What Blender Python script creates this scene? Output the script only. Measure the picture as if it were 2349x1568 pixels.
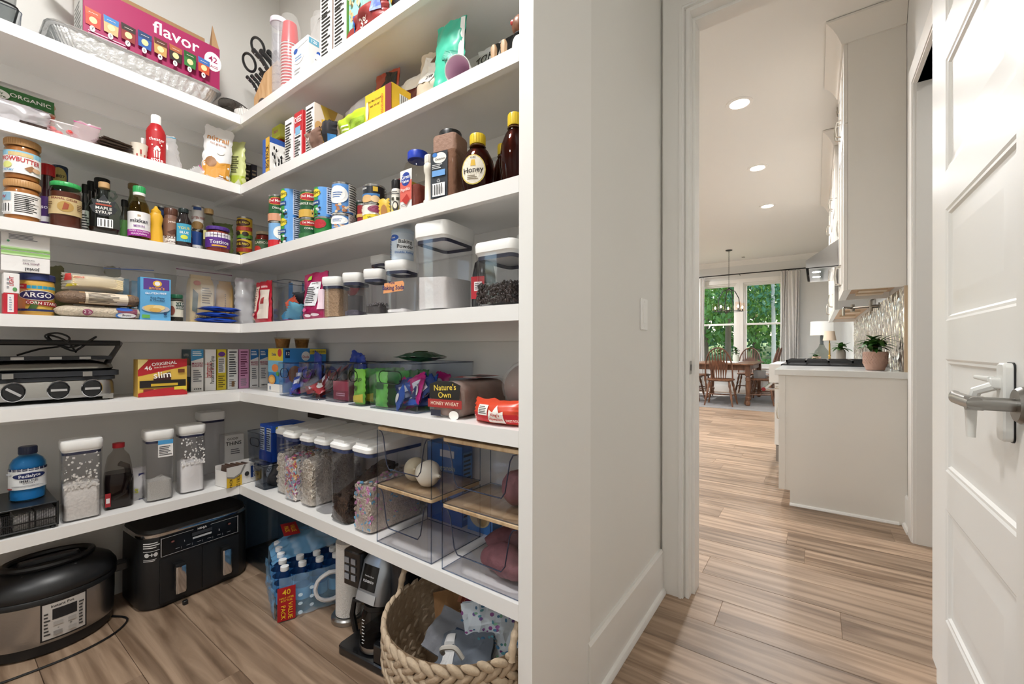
import bpy, math, random
from mathutils import Vector, Matrix, Euler, noise
D=bpy.data; SC=bpy.context.scene; COL=SC.collection
for o in list(D.objects): D.objects.remove(o)
RN=random.Random(11)
pi=math.pi; sin=math.sin; cos=math.cos
# ---------------- camera, sky, sun, exposure ----------------
cam=D.cameras.new('camera'); cam.sensor_width=36; cam.lens=973.6*36/2349; cam.shift_y=12.63/2349; cam.clip_start=.02
co=D.objects.new('camera',cam); COL.objects.link(co)
yaw,pit,rol=[math.radians(a) for a in (35.6433,.0923,.1031)]
Fv=Vector((cos(yaw)*cos(pit),sin(yaw)*cos(pit),sin(pit))); Rv=Vector((sin(yaw),-cos(yaw),0)); Uv=Rv.cross(Fv)
R2=Rv*cos(rol)+Uv*sin(rol); U2=Uv*cos(rol)-Rv*sin(rol)
m=Matrix((R2,U2,-Fv)).transposed().to_4x4(); m.translation=(-.8365,-2.1,1.045); co.matrix_world=m
SC.camera=co
w=D.worlds.new('sky'); SC.world=w; w.use_nodes=True; nt=w.node_tree
sk=nt.nodes.new('ShaderNodeTexSky'); sk.sky_type='NISHITA'; sk.sun_disc=False; sk.sun_elevation=math.radians(50); sk.sun_rotation=math.radians(120); sk.air_density=1.2
nt.links.new(sk.outputs[0],nt.nodes['Background'].inputs[0]); nt.nodes['Background'].inputs[1].default_value=.9
sl=D.lights.new('sun','SUN'); sl.energy=9; sl.angle=.02; sl.color=(1,.95,.85)
so=D.objects.new('sun',sl); COL.objects.link(so); so.rotation_euler=Vector((-.55,.45,-.95)).to_track_quat('-Z','Y').to_euler(); so.location=(20,-10,20)
vs=SC.view_settings; vs.view_transform='Standard'; vs.look='None'; vs.exposure=-0.2; vs.gamma=1; vs.use_curve_mapping=False
cy=SC.cycles; cy.use_denoising=True; cy.max_bounces=10; cy.diffuse_bounces=6; cy.glossy_bounces=4; cy.transmission_bounces=6; cy.transparent_max_bounces=40; cy.sample_clamp_indirect=6; cy.caustics_reflective=False; cy.caustics_refractive=False
PANTRY_W=42; BACK_W=26; KITCHEN_W=34
# ---------------- materials ----------------
def lin(c):
    c=c.lstrip('#'); v=[int(c[i:i+2],16)/255 for i in (0,2,4)]
    return tuple(x/12.92 if x<=.04045 else ((x+.055)/1.055)**2.4 for x in v)+(1,)
MC={}
def mat(c,r=.5,me=0,n=None,em=0,bump=0,bs=60,var=0,coat=0,sss=0):
    k=(c,r,me,em,bump,bs,var,coat)
    if k in MC: return MC[k]
    m=D.materials.new(n or 'paint_'+c); m.use_nodes=True; t=m.node_tree; b=t.nodes['Principled BSDF']
    b.inputs['Base Color'].default_value=lin(c); b.inputs['Roughness'].default_value=r; b.inputs['Metallic'].default_value=me
    if coat: b.inputs['Coat Weight'].default_value=coat
    if em: b.inputs['Emission Color'].default_value=lin(c); b.inputs['Emission Strength'].default_value=em
    if bump or var:
        tc=t.nodes.new('ShaderNodeTexCoord'); nz=t.nodes.new('ShaderNodeTexNoise'); nz.inputs['Scale'].default_value=bs; nz.inputs['Detail'].default_value=4
        t.links.new(tc.outputs['Object'],nz.inputs['Vector'])
        if bump:
            bp=t.nodes.new('ShaderNodeBump'); bp.inputs['Strength'].default_value=bump; bp.inputs['Distance'].default_value=.01
            t.links.new(nz.outputs[0],bp.inputs['Height']); t.links.new(bp.outputs[0],b.inputs['Normal'])
        if var:
            mx=t.nodes.new('ShaderNodeMix'); mx.data_type='RGBA'; c0=lin(c); mx.inputs[6].default_value=tuple(max(0,x*(1-var)) for x in c0[:3])+(1,); mx.inputs[7].default_value=tuple(min(1,x*(1+var)) for x in c0[:3])+(1,)
            t.links.new(nz.outputs[0],mx.inputs[0]); t.links.new(mx.outputs[2],b.inputs['Base Color'])
    MC[k]=m; return m
def clear(c='ffffff',r=.04,ior=1.35,k=1.0):
    key=('clear',c,r,ior,k)
    if key in MC: return MC[key]
    m=D.materials.new('clear_'+c); m.use_nodes=True; t=m.node_tree; t.nodes.remove(t.nodes['Principled BSDF'])
    tr=t.nodes.new('ShaderNodeBsdfTransparent'); tr.inputs[0].default_value=lin(c); gl=t.nodes.new('ShaderNodeBsdfGlossy'); gl.inputs['Roughness'].default_value=r
    fr=t.nodes.new('ShaderNodeLayerWeight'); fr.inputs[0].default_value=.5; pw=t.nodes.new('ShaderNodeMath'); pw.operation='POWER'; pw.inputs[1].default_value=4.0
    mu=t.nodes.new('ShaderNodeMath'); mu.operation='MULTIPLY_ADD'; f0=((ior-1)/(ior+1))**2; mu.inputs[1].default_value=.75; mu.inputs[2].default_value=f0*.5*k; t.links.new(fr.outputs['Facing'],pw.inputs[0])
    mx=t.nodes.new('ShaderNodeMixShader'); t.links.new(pw.outputs[0],mu.inputs[0]); t.links.new(mu.outputs[0],mx.inputs[0]); t.links.new(tr.outputs[0],mx.inputs[1]); t.links.new(gl.outputs[0],mx.inputs[2])
    t.links.new(mx.outputs[0],t.nodes['Material Output'].inputs[0]); MC[key]=m; return m
def film(c='ffffff',a=.3,r=.25):   # thin crinkled plastic film: part diffuse, part see-through
    key=('film',c,a,r)
    if key in MC: return MC[key]
    m=D.materials.new('film_'+c); m.use_nodes=True; b=m.node_tree.nodes['Principled BSDF']
    b.inputs['Base Color'].default_value=lin(c); b.inputs['Roughness'].default_value=r; b.inputs['Alpha'].default_value=a
    MC[key]=m; return m
def wood(c1,c2,sx=2,sy=40,r=.45,rand=0,n='wood',axis=1,knots=0):
    key=('wood',c1,c2,sx,sy,rand,axis)
    if key in MC: return MC[key]
    m=D.materials.new(n); m.use_nodes=True; t=m.node_tree; b=t.nodes['Principled BSDF']; b.inputs['Roughness'].default_value=r
    tc=t.nodes.new('ShaderNodeTexCoord'); mp=t.nodes.new('ShaderNodeMapping'); s=[sy,sy,sy]; s[axis]=sx; mp.inputs['Scale'].default_value=s
    t.links.new(tc.outputs['Object'],mp.inputs[0])
    nz=t.nodes.new('ShaderNodeTexNoise'); nz.inputs['Scale'].default_value=1; nz.inputs['Detail'].default_value=6; nz.inputs['Distortion'].default_value=1.2
    if rand:
        oi=t.nodes.new('ShaderNodeObjectInfo'); ml=t.nodes.new('ShaderNodeMath'); ml.operation='MULTIPLY'; ml.inputs[1].default_value=60
        t.links.new(oi.outputs['Random'],ml.inputs[0]); ad=t.nodes.new('ShaderNodeVectorMath'); ad.operation='ADD'
        t.links.new(mp.outputs[0],ad.inputs[0]); t.links.new(ml.outputs[0],ad.inputs[1]); t.links.new(ad.outputs[0],nz.inputs['Vector'])
    else: t.links.new(mp.outputs[0],nz.inputs['Vector'])
    cr=t.nodes.new('ShaderNodeValToRGB'); e=cr.color_ramp.elements; e[0].position=.36; e[0].color=lin(c2); e[1].position=.60; e[1].color=lin(c1)
    t.links.new(nz.outputs[0],cr.inputs[0]); out=cr.outputs[0]
    if rand:
        hs=t.nodes.new('ShaderNodeHueSaturation'); mr=t.nodes.new('ShaderNodeMapRange'); mr.inputs[3].default_value=1-rand; mr.inputs[4].default_value=1+rand
        t.links.new(oi.outputs['Random'],mr.inputs[0]); t.links.new(mr.outputs[0],hs.inputs['Value']); t.links.new(out,hs.inputs['Color']); out=hs.outputs[0]
        # cathedral grain
        w2=t.nodes.new('ShaderNodeTexWave'); w2.bands_direction='X'; w2.inputs['Scale'].default_value=.35; w2.inputs['Distortion'].default_value=9; w2.inputs['Detail'].default_value=3; w2.inputs['Detail Scale'].default_value=.8
        t.links.new(ad.outputs[0],w2.inputs['Vector']); mu=t.nodes.new('ShaderNodeMix'); mu.data_type='RGBA'; mu.blend_type='MULTIPLY'; mu.inputs[0].default_value=.36
        c3=t.nodes.new('ShaderNodeValToRGB'); c3.color_ramp.elements[0].position=.0; c3.color_ramp.elements[0].color=(.35,.3,.26,1); c3.color_ramp.elements[1].position=.45; c3.color_ramp.elements[1].color=(1,1,1,1)
        t.links.new(w2.outputs[0],c3.inputs[0]); t.links.new(out,mu.inputs[6]); t.links.new(c3.outputs[0],mu.inputs[7]); out=mu.outputs[2]
    t.links.new(out,b.inputs['Base Color'])
    bp=t.nodes.new('ShaderNodeBump'); bp.inputs['Strength'].default_value=.12; bp.inputs['Distance'].default_value=.003; t.links.new(nz.outputs[0],bp.inputs['Height']); t.links.new(bp.outputs[0],b.inputs['Normal'])
    MC[key]=m; return m
WALL=mat('e4e3df',.6,n='wall_paint',bump=.02,bs=300); TRIM=mat('ecebe8',.38,n='trim_paint'); SHELF=mat('eeedeb',.4,n='shelf_paint',bump=.03,bs=25)
CAB=mat('e6e3dd',.4,n='cabinet_paint'); CEIL=mat('e9e9e6',.8,n='ceiling_paint'); STEEL=mat('a9a8a6',.28,1,n='brushed_steel',bump=.05,bs=400); CHROME=mat('d5d5d8',.08,1,n='chrome')
BLK=mat('131416',.4,n='black_plastic'); WHT=mat('f2f2f0',.35,n='white_plastic'); FOIL=mat('dcdcdd',.34,.9,n='foil',bump=.5,bs=45); PAPER=mat('f0efec',.7)
CLR=clear('fdfdfe',.05,1.5,1.3); CLB=clear('f8fafd',.06,1.55,1.3); NAVY=mat('1f2340',.5)
FLOORM=wood('ad947d','7b6450',1.3,16,.4,.16,'oak_plank')
# ---------------- mesh builder ----------------
TC={}
def tmesh(t,off=.012):
    if (t,off) not in TC:
        c=D.curves.new('t','FONT'); c.body=t; c.size=1; c.resolution_u=2; c.align_x='CENTER'; c.align_y='CENTER'; c.offset=off
        o=D.objects.new('t',c); me=D.meshes.new_from_object(o)
        TC[(t,off)]=([(v.co.x,v.co.y) for v in me.vertices],[tuple(p.vertices) for p in me.polygons])
        D.objects.remove(o); D.curves.remove(c); D.meshes.remove(me)
    return TC[(t,off)]
def rr(w,d,r,n=4,cx=0,cy=0):
    r=min(r,w/2-1e-4,d/2-1e-4); p=[]
    for qx,qy,a in ((1,-1,-pi/2),(1,1,0),(-1,1,pi/2),(-1,-1,pi)):
        for i in range(n+1):
            t=a+pi/2*i/n; p.append((cx+qx*(w/2-r)+r*cos(t),cy+qy*(d/2-r)+r*sin(t)))
    return p
class G:
    def __init__(s): s.v=[]; s.f=[]
    def add(s,v,f,M=None):
        o=len(s.v); s.v+=[tuple(M@Vector(p)) for p in v] if M else [tuple(p) for p in v]; s.f+=[tuple(i+o for i in q) for q in f]; return s
    def box(s,x0,x1,y0,y1,z0,z1,M=None):
        return s.add([(x,y,z) for z in (z0,z1) for y in (y0,y1) for x in (x0,x1)],[(0,2,3,1),(4,5,7,6),(0,1,5,4),(2,6,7,3),(0,4,6,2),(1,3,7,5)],M)
    def rings(s,rs,c0=1,c1=1,M=None,loop=False):
        n=len(rs[0]); v=[p for r in rs for p in r]; f=[]
        k=len(rs)
        for j in range(k if loop else k-1):
            for i in range(n): f.append((j*n+i,j*n+(i+1)%n,((j+1)%k)*n+(i+1)%n,((j+1)%k)*n+i))
        if c0 and not loop: f.append(tuple(range(n))[::-1])
        if c1 and not loop: f.append(tuple((k-1)*n+i for i in range(n)))
        return s.add(v,f,M)
    def lathe(s,pr,n=24,cx=0,cy=0,M=None,c0=1,c1=1,sx=1,sy=1):
        return s.rings([[(cx+r*sx*cos(2*pi*i/n),cy+r*sy*sin(2*pi*i/n),z) for i in range(n)] for r,z in pr],c0,c1,M)
    def rb(s,w,d,z0,z1,r=.01,n=4,ch=0,cx=0,cy=0,M=None,c0=1,c1=1,top=1):
        R=[]
        if ch: R.append([(x,y,z0) for x,y in rr(w-2*ch,d-2*ch,max(r-ch,.0005),n,cx,cy)])
        R.append([(x,y,z0+ch) for x,y in rr(w,d,r,n,cx,cy)]); R.append([(x,y,z1-ch) for x,y in rr(w*top,d*top,r,n,cx,cy)])
        if ch: R.append([(x,y,z1) for x,y in rr((w*top-2*ch),(d*top-2*ch),max(r-ch,.0005),n,cx,cy)])
        return s.rings(R,c0,c1,M)
    def loft(s,secs,n=4,c0=1,c1=1,M=None):   # secs: (w,d,r,z[,cx,cy])
        return s.rings([[(x,y,q[3]) for x,y in rr(q[0],q[1],q[2],n,*(q[4:6] if len(q)>4 else (0,0)))] for q in secs],c0,c1,M)
    def tube(s,pts,r,n=8,closed=False,M=None,cap=1):
        P=[Vector(p) for p in pts]; R=[]; L=len(P); up=None
        rs=r if isinstance(r,(list,tuple)) else [r]*L
        for i,p in enumerate(P):
            t=(P[(i+1)%L]-P[i-1]) if closed else (P[min(i+1,L-1)]-P[max(i-1,0)])
            t=t.normalized() if t.length>1e-9 else Vector((0,0,1))
            if up is None: up=Vector((0,0,1)) if abs(t.z)<.9 else Vector((1,0,0))
            a=t.cross(up); a=a.normalized() if a.length>1e-6 else Vector((1,0,0)); b=a.cross(t).normalized(); up=b
            R.append([tuple(p+(a*cos(2*pi*k/n)+b*sin(2*pi*k/n))*rs[i]) for k in range(n)])
        return s.rings(R,cap,cap,M,loop=closed)
    def ball(s,cx,cy,cz,rx,ry=None,rz=None,n=12,k=7,M=None):
        ry=ry or rx; rz=rz or rx
        R=[[(cx+rx*sin(pi*j/k)*cos(2*pi*i/n),cy+ry*sin(pi*j/k)*sin(2*pi*i/n),cz-rz*cos(pi*j/k)) for i in range(n)] for j in range(1,k)]
        return s.rings(R,1,1,M)
    def torus(s,R,r,n=10,k=5,M=None):
        return s.rings([[((R+r*cos(2*pi*j/k))*cos(2*pi*i/n),(R+r*cos(2*pi*j/k))*sin(2*pi*i/n),r*sin(2*pi*j/k)) for j in range(k)] for i in range(n)],M=M,loop=True)
    def grid(s,fn,nu,nv,M=None,wrap=False):
        v=[fn(i/nu,j/nv) for j in range(nv+1) for i in range(nu+1)]; n=nu+1
        return s.add(v,[(j*n+i,j*n+i+1,(j+1)*n+i+1,(j+1)*n+i) for j in range(nv) for i in range(nu)],M)
    def poly(s,p,y0,y1,M=None):   # extruded xz polygon
        n=len(p); v=[(x,y0,z) for x,z in p]+[(x,y1,z) for x,z in p]
        return s.add(v,[tuple(range(n)),tuple(range(n,2*n))[::-1]]+[(i,i+n,(i+1)%n+n,(i+1)%n) for i in range(n)],M)
    def jit(s,a,seed=0,fr=30):
        o=Vector((seed*7.3,seed*3.1,seed)); s.v=[tuple(Vector(p)+noise.noise_vector((Vector(p)*fr+o))*a) for p in s.v]; return s
    def xf(s,M): s.v=[tuple(M@Vector(p)) for p in s.v]; return s
    def mesh(s,ang=35):
        me=D.meshes.new('m'); me.from_pydata(s.v,[],s.f); me.validate(); me.update()
        import bmesh
        b=bmesh.new(); b.from_mesh(me); bmesh.ops.recalc_face_normals(b,faces=b.faces); b.to_mesh(me); b.free()
        if ang: me.polygons.foreach_set('use_smooth',[True]*len(me.polygons)); me.set_sharp_from_angle(angle=math.radians(ang))
        return me
    def obj(s,name,m,par=None,ang=35,loc=None,label=None,kind=None):
        me=s.mesh(ang); me.name=name; o=D.objects.new(name,me); me.materials.append(m); COL.objects.link(o)
        if par: o.parent=par
        if loc: o.location=loc
        if label: o['label']=label
        if kind: o['kind']=kind
        return o
def T(name,label,cat,loc=(0,0,0),rz=0,group=None):
    o=D.objects.new(name,None); COL.objects.link(o); o.location=loc; o.rotation_euler=(0,0,rz); o.empty_display_size=.05
    o['label']=label; o['category']=cat
    if group: o['group']=group
    return o
def tag(o,label,cat,group=None):
    o['label']=label; o['category']=cat
    if group: o['group']=group
    return o
def struct(g,name,m,par=None,ang=30):
    o=g.obj(name,m,par,ang)
    if not par: o['kind']='structure'
    return o
def copy_tree(o,par=None):
    c=o.copy(); COL.objects.link(c); c.parent=par
    for ch in list(o.children): copy_tree(ch,c)
    return c
RZ=lambda a:Matrix.Rotation(a,4,'Z'); RX=lambda a:Matrix.Rotation(a,4,'X'); RY=lambda a:Matrix.Rotation(a,4,'Y'); TR=lambda x,y,z:Matrix.Translation((x,y,z))
# ---------------- printed decoration: maps flat (x,z) print onto a surface ----------------
def flat(y): return lambda x,z,o:(x,y-o,z)
def cyl(r,sy=1): return lambda x,z,o:((r+o)*sin(x/r),-(r+o)*cos(x/r)*sy,z)
def side(hw,d0,sg=1): return lambda x,z,o:(sg*(hw+o),sg*x+d0,z)      # right (+1) / left (-1) face; x runs left to right seen from outside
def lid(z): return lambda x,y,o:(x,y,z+o)
def deco(par,els,w,h,fm,z0=0,st=.0005,x0=0):
    grp={}
    for i,e in enumerate(els):
        o=st*(i+2); k=e[0]; c=e[1]; g=grp.setdefault((k in 'tl',c),G())
        X=lambda a:x0+a*w
        Z=lambda b:z0+b*h
        if k=='r':
            a0,a1,b0,b1=e[2:6]; nu=max(1,int(abs(a1-a0)*w/.008)) ; nu=min(nu,10)
            g.grid(lambda u,v:fm(X(a0+(a1-a0)*u),Z(b0+(b1-b0)*v),o),nu,min(6,max(1,nu)))
        elif k=='e':
            a,b,ra,rb=e[2:6]; n=20; g.add([fm(X(a),Z(b),o)]+[fm(X(a+ra*k_*cos(2*pi*q/n)),Z(b+rb*k_*sin(2*pi*q/n)),o) for k_ in (.35,.7,1) for q in range(n)],[(0,q+1,(q+1)%n+1) for q in range(n)]+[(1+j*n+q,1+j*n+(q+1)%n,1+(j+1)*n+(q+1)%n,1+(j+1)*n+q) for j in (0,1) for q in range(n)])
        elif k=='p':
            pts=e[2]; n=len(pts); ca=sum(p[0] for p in pts)/n; cb=sum(p[1] for p in pts)/n; pe=[]
            for q in range(n):
                for j in range(4): pe.append((pts[q][0]+(pts[(q+1)%n][0]-pts[q][0])*j/4,pts[q][1]+(pts[(q+1)%n][1]-pts[q][1])*j/4))
            n=len(pe); g.add([fm(X(ca),Z(cb),o)]+[fm(X(ca+(a-ca)*k_),Z(cb+(b-cb)*k_),o) for k_ in (.35,.7,1) for a,b in pe],[(0,q+1,(q+1)%n+1) for q in range(n)]+[(1+j*n+q,1+j*n+(q+1)%n,1+(j+1)*n+(q+1)%n,1+(j+1)*n+q) for j in (0,1) for q in range(n)])
        elif k=='t':
            txt,a,b,sz=e[2:6]; rt=math.radians(e[6]) if len(e)>6 else 0; v,f=tmesh(txt); q=sz*h
            mxw=e[7]*w if len(e)>7 else None
            wd=(max(p[0] for p in v)-min(p[0] for p in v))*q; kx=min(1,mxw/wd) if mxw else 1
            g.add([fm(X(a)+px*q*kx*cos(rt)-py*q*sin(rt),Z(b)+px*q*kx*sin(rt)+py*q*cos(rt),o) for px,py in v],f)
        elif k=='l':
            a0,a1,b0,b1,n=e[2:7]
            for q in range(n):
                zz=b0+(b1-b0)*(q+.5)/n; t=(b1-b0)/n*.22; e1=a0+(a1-a0)*RN.uniform(.6,1)
                g.grid(lambda u,v:fm(X(a0+(e1-a0)*u),Z(zz-t+2*t*v),o),3,1)
    for (txt,c),g in grp.items(): g.obj('lettering' if txt else 'printed_panel',mat(c,.5),par,0)
# ---------------- shelf placement: run A faces -y, run B faces -x ----------------
ZT=[0,2.087,1.7745,1.4603,1.152,.8464,.4298,0.0]
def at(run,sh,s,d,dz=0): return ((s,d,ZT[sh]+dz) if run=='A' else (d,-s,ZT[sh]+dz)), (0 if run=='A' else -pi/2)
def item(name,label,cat,run,sh,s,d,rz=0,dz=0,group=None):
    l,r=at(run,sh,s,d,dz+.0008); return T(name,label,cat,l,r+math.radians(rz),group)

def fz(run,s,d): return math.degrees(math.atan2(2.1-s,.8365+d)) if run=='B' else -math.degrees(math.atan2(s+.8365,2.1+d))
# ================= STRUCTURE =================
def wallx(name,x0,x1,y0,y1,z0,z1,holes=(),m=WALL,axis='x'):
    # slab with rectangular holes; axis = direction the wall runs
    g=G(); a0,a1=(x0,x1) if axis=='x' else (y0,y1)
    def put(p,q,za,zb):
        if q-p<1e-4 or zb-za<1e-4: return
        if axis=='x': g.box(p,q,y0,y1,za,zb)
        else: g.box(x0,x1,p,q,za,zb)
    cur=a0
    for h0,h1,hz0,hz1 in sorted(holes):
        put(cur,h0,z0,z1); put(h0,h1,z0,hz0); put(h0,h1,hz1,z1); cur=h1
    put(cur,a1,z0,z1)
    return struct(g,name,m)
YA,XB=.31,.315
wallx('wall_left',-3.2,.43,YA,YA+.12,0,3.0,[(-2.75,-1.75,.9,2.2)])
wallx('wall_back',XB,XB+.115,-1.52,YA,0,3.0,axis='y')
wallx('wall_entry',XB,1.04,-1.553,-1.45,0,3.0)
wallx('wall_doorway',1.04,1.16,-2.54,3.0,0,3.12,[(-2.44,-1.66,0,2.47)],axis='y')
wallx('wall_right',-3.2,1.04,-2.66,-2.54,0,3.0)
wallx('wall_behind',-3.32,-3.2,-2.66,.43,0,3.0,axis='y')
struct(G().box(-3.2,1.04,-2.54,YA,3.0,3.1),'ceiling_pantry',CEIL)
struct(G().box(1.16,10.5,-2.54,3.0,3.12,3.22),'ceiling_kitchen',CEIL)
wallx('wall_kitchen_right',1.16,10.62,-2.66,-2.54,0,3.12,[(1.30,2.275,0,2.47)],m=mat('dddedd',.6,n='kitchen_wall_paint'))
wallx('wall_kitchen_left',1.16,10.62,3.0,3.12,0,3.12,[(4.2,6.8,.4,2.5)])
wallx('wall_far',10.5,10.62,-2.54,3.0,0,3.12,[(-1.5,-.695,.62,2.6),(-.557,.25,.62,2.6)],m=mat('dddedd',.6,n='kitchen_wall_paint'),axis='y')
g=G(); g.box(2.275,2.39,-4.3,-2.66,0,2.8).box(1.1,1.2,-4.3,-2.66,0,2.8).box(1.1,2.39,-4.4,-4.3,0,2.8); struct(g,'wall_hall',mat('d2d2cf',.6))
struct(G().box(1.1,2.39,-4.4,-2.66,2.8,2.9),'ceiling_hall',CEIL)
struct(G().box(2.272,2.285,-2.665,-2.535,0,2.47).box(1.3,2.285,-2.665,-2.535,2.47,2.485),'trim_5',TRIM)
# end panel of the shelving, then door casing, baseboards
struct(G().box(0,XB,-1.56,-1.52,0,3.0),'trim_1',TRIM)
def base(name,x0,x1,y,sg,h=.185,t=.014):
    g=G(); pts=[(0,0),(t+.014,0),(t+.014,.008),(t+.009,.018),(t,.022),(t,h-.01),(t-.006,h),(0,h)]
    v=[(x,y+sg*a,b) for x in (x0,x1) for a,b in pts]; n=len(pts)
    g.add(v,[tuple(range(n)),tuple(range(n,2*n))]+[(i,(i+1)%n,(i+1)%n+n,i+n) for i in range(n)]); return struct(g,name,TRIM)
base('baseboard_entry',.30,1.02,-1.553,-1)
base('baseboard_kitchen',2.395,2.56,-2.54,1)
base('baseboard_far',0,0.01,0,1) if False else None
g=G(); g.box(10.485,10.5,-2.54,3.0,0,.16); struct(g,'baseboard_far',TRIM)
# doorway: stepped casing on the pantry side, jambs, stop, strike plate
c=G()
for a,b,t in ((0,.068,.018),(.068,.078,.024),(.078,.085,.018)):
    c.box(1.04-t,1.04,-1.563-b,-1.563-a,0,2.555-a)
for a,b,t in ((0,.068,.018),(.068,.078,.024),(.078,.085,.018)):
    c.box(1.04-t,1.04,-2.54,-1.563-b,2.555-b,2.555-a)
struct(c,'trim_2',TRIM)
j=G().box(1.035,1.165,-1.668,-1.655,0,2.47).box(1.035,1.165,-2.445,-2.432,0,2.47).box(1.035,1.165,-2.432,-1.668,2.455,2.47)
j.box(1.085,1.165,-1.68,-1.668,0,2.455).box(1.085,1.165,-2.42,-1.68,2.443,2.455).box(1.085,1.165,-2.432,-2.42,0,2.455)
jo=struct(j,'trim_3',TRIM)
sp=G().rb(.030,.056,-.002,.0015,.006,M=TR(1.060,-1.6685,.965)@RX(pi/2)).obj('strike_plate',STEEL,jo)
G().rb(.014,.026,0,.001,.003,M=TR(1.060,-1.6699,.965)@RX(pi/2)).obj('strike_hole',BLK,sp)
# casing of the kitchen opening (far side and head)
c=G().box(2.285,2.392,-2.54,-2.517,0,2.58).box(1.2,2.285,-2.54,-2.517,2.485,2.58).box(2.275,2.285,-2.54,-2.522,0,2.485).box(1.3,2.275,-2.54,-2.522,2.475,2.485)
struct(c,'trim_4',TRIM)
c=G()
for a in range(6): c.box(10.5-.012-.014*(5-a),10.5,-2.54,3.0,3.12-.018*(a+1),3.12-.018*a)
struct(c,'trim_6',TRIM)
# ---- floor: planks over a dark subfloor, boards running along y
fl=struct(G().box(-3.2,10.5,-4.4,3.0,-.06,-.006),'floor',mat('3a2c22',.8))
def plank(L):
    g=G(); e=.0012; g.loft([(.189,L,.0008,-.006),(.189,L,.0008,-.0015),(.189-2*e,L-2*e,.0008,0)],1); me=g.mesh(0); me.materials.append(FLOORM); return me
PM={L:plank(L) for L in (.6,.9,1.2,1.5,1.9)}
n=0
x=-1.75
while x<8.2:
    y=-4.3 if 1.1<x<2.4 else -2.63; lim=.32 if x<1 else (-.6+.2*max(0,x-3) if x>1.15 else .3); lim=min(lim,1.3)
    if x>1.15: lim=max(lim,-1.3+.28*(x-1))
    y-=RN.uniform(0,.8)
    while y<lim:
        L=RN.choice((.9,1.2,1.5,1.9,1.9)); 
        if n<299:
            o=D.objects.new('floor_plank',PM[L]); COL.objects.link(o); o.parent=fl; o.location=(x+.095,y+L/2,0); n+=1
        y+=L
    x+=.1902
g=G().box(8.2,10.5,-2.6,2.9,-.006,-.0006).box(1.2,8.2,1.0,2.95,-.006,-.0006).box(-3.2,-1.76,-2.6,.3,-.006,-.0006); o=g.obj('floor_board_field',FLOORM,fl); o['kind']='stuff'
# ---- L-shaped shelves
def shelf(i):
    z=ZT[i]; b=z-.04; so=D.objects.new('shelf_unit',None); COL.objects.link(so)
    word=['','topmost','second from the top','third from the top','fourth from the top','fifth from the top','lowest'][i]
    tag(so,'white painted L-shaped pantry shelf, '+word,'shelf','white pantry shelves')
    G().box(-1.35,XB,.019,YA,z-.019,z).box(.019,XB,-1.52,.019,z-.019,z).obj('board',SHELF,so,30)
    G().loft([(1.35,.019,.001,b),(1.35,.019,.001,z)],1).xf(TR(-.675,.0095,0)).obj('front_edge',SHELF,so,30)
    G().loft([(.019,1.52,.001,b),(.019,1.52,.001,z)],1).xf(TR(.0095,-.76,0)).obj('front_edge',SHELF,so,30)
    G().box(0,.019,.019,YA,b,z-.019).obj('corner_brace',SHELF,so,30)
    G().box(-1.35,XB,YA-.019,YA,z-.019-.064,z-.019).obj('wall_cleat',SHELF,so,30)
    G().box(XB-.019,XB,-1.52,YA-.019,z-.019-.064,z-.019).obj('wall_cleat',SHELF,so,30)
for i in range(1,7): shelf(i)
struct(G().box(-1.37,-1.35,0,YA,0,2.4),'trim_7',TRIM)
# ---- windows
def window(name,axis,p,a0,a1,z0,z1,th=.12,sg=1,k0=.09,k1=.09):
    # p: inner wall face; a0..a1 along the wall
    def B(g,u0,u1,v0,v1,q0,q1):
        if axis=='y': g.box(min(p+sg*v0,p+sg*v1),max(p+sg*v0,p+sg*v1),u0,u1,q0,q1)
        else: g.box(u0,u1,min(p+sg*v0,p+sg*v1),max(p+sg*v0,p+sg*v1),q0,q1)
        return g
    w=D.objects.new(name,None); COL.objects.link(w); w['kind']='structure'
    g=G(); f=.03
    B(g,a0,a0+f,.02,th,z0,z1); B(g,a1-f,a1,.02,th,z0,z1); B(g,a0+f,a1-f,.02,th,z1-f,z1); B(g,a0+f,a1-f,.02,th,z0,z0+f)
    g.obj('window_frame',TRIM,w,30)
    g=G(); k=.09
    B(g,a0-k0,a0,-.018,0,z0-.02,z1+k); B(g,a1,a1+k1,-.018,0,z0-.02,z1+k); B(g,a0,a1,-.018,0,z1,z1+k); B(g,a0-k0,a1+k1,-.018,0,z0-.1,z0-.04); g.obj('casing',TRIM,w,30)
    B(G(),a0-k0-.0,a1+k1,-.05,.03,z0-.04,z0-.02).obj('window_sill',TRIM,w,30)
    zm=(z0+z1)/2+.03
    for q0,q1,v in ((z0+f,zm,.055),(zm-.03,z1-f,.09)):
        s=G(); r=.038; B(s,a0+f,a0+f+r,v-.015,v+.015,q0,q1); B(s,a1-f-r,a1-f,v-.015,v+.015,q0,q1); B(s,a0+f+r,a1-f-r,v-.015,v+.015,q0,q0+r); B(s,a0+f+r,a1-f-r,v-.015,v+.015,q1-r,q1)
        so=s.obj('sash',TRIM,w,30); B(G(),a0+f+r,a1-f-r,v-.003,v+.003,q0+r,q1-r).obj('pane',clear('ffffff',.01,1.3,.5),so,0)
    return w
window('window_1','y',10.5,-.557,.25,.62,2.6,k0=.0685); window('window_2','y',10.5,-1.5,-.695,.62,2.6,k1=.0685)
window('window_3','x',YA,-2.75,-1.75,.9,2.2); window('window_4','x',3.0,4.2,6.8,.4,2.5)
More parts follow.
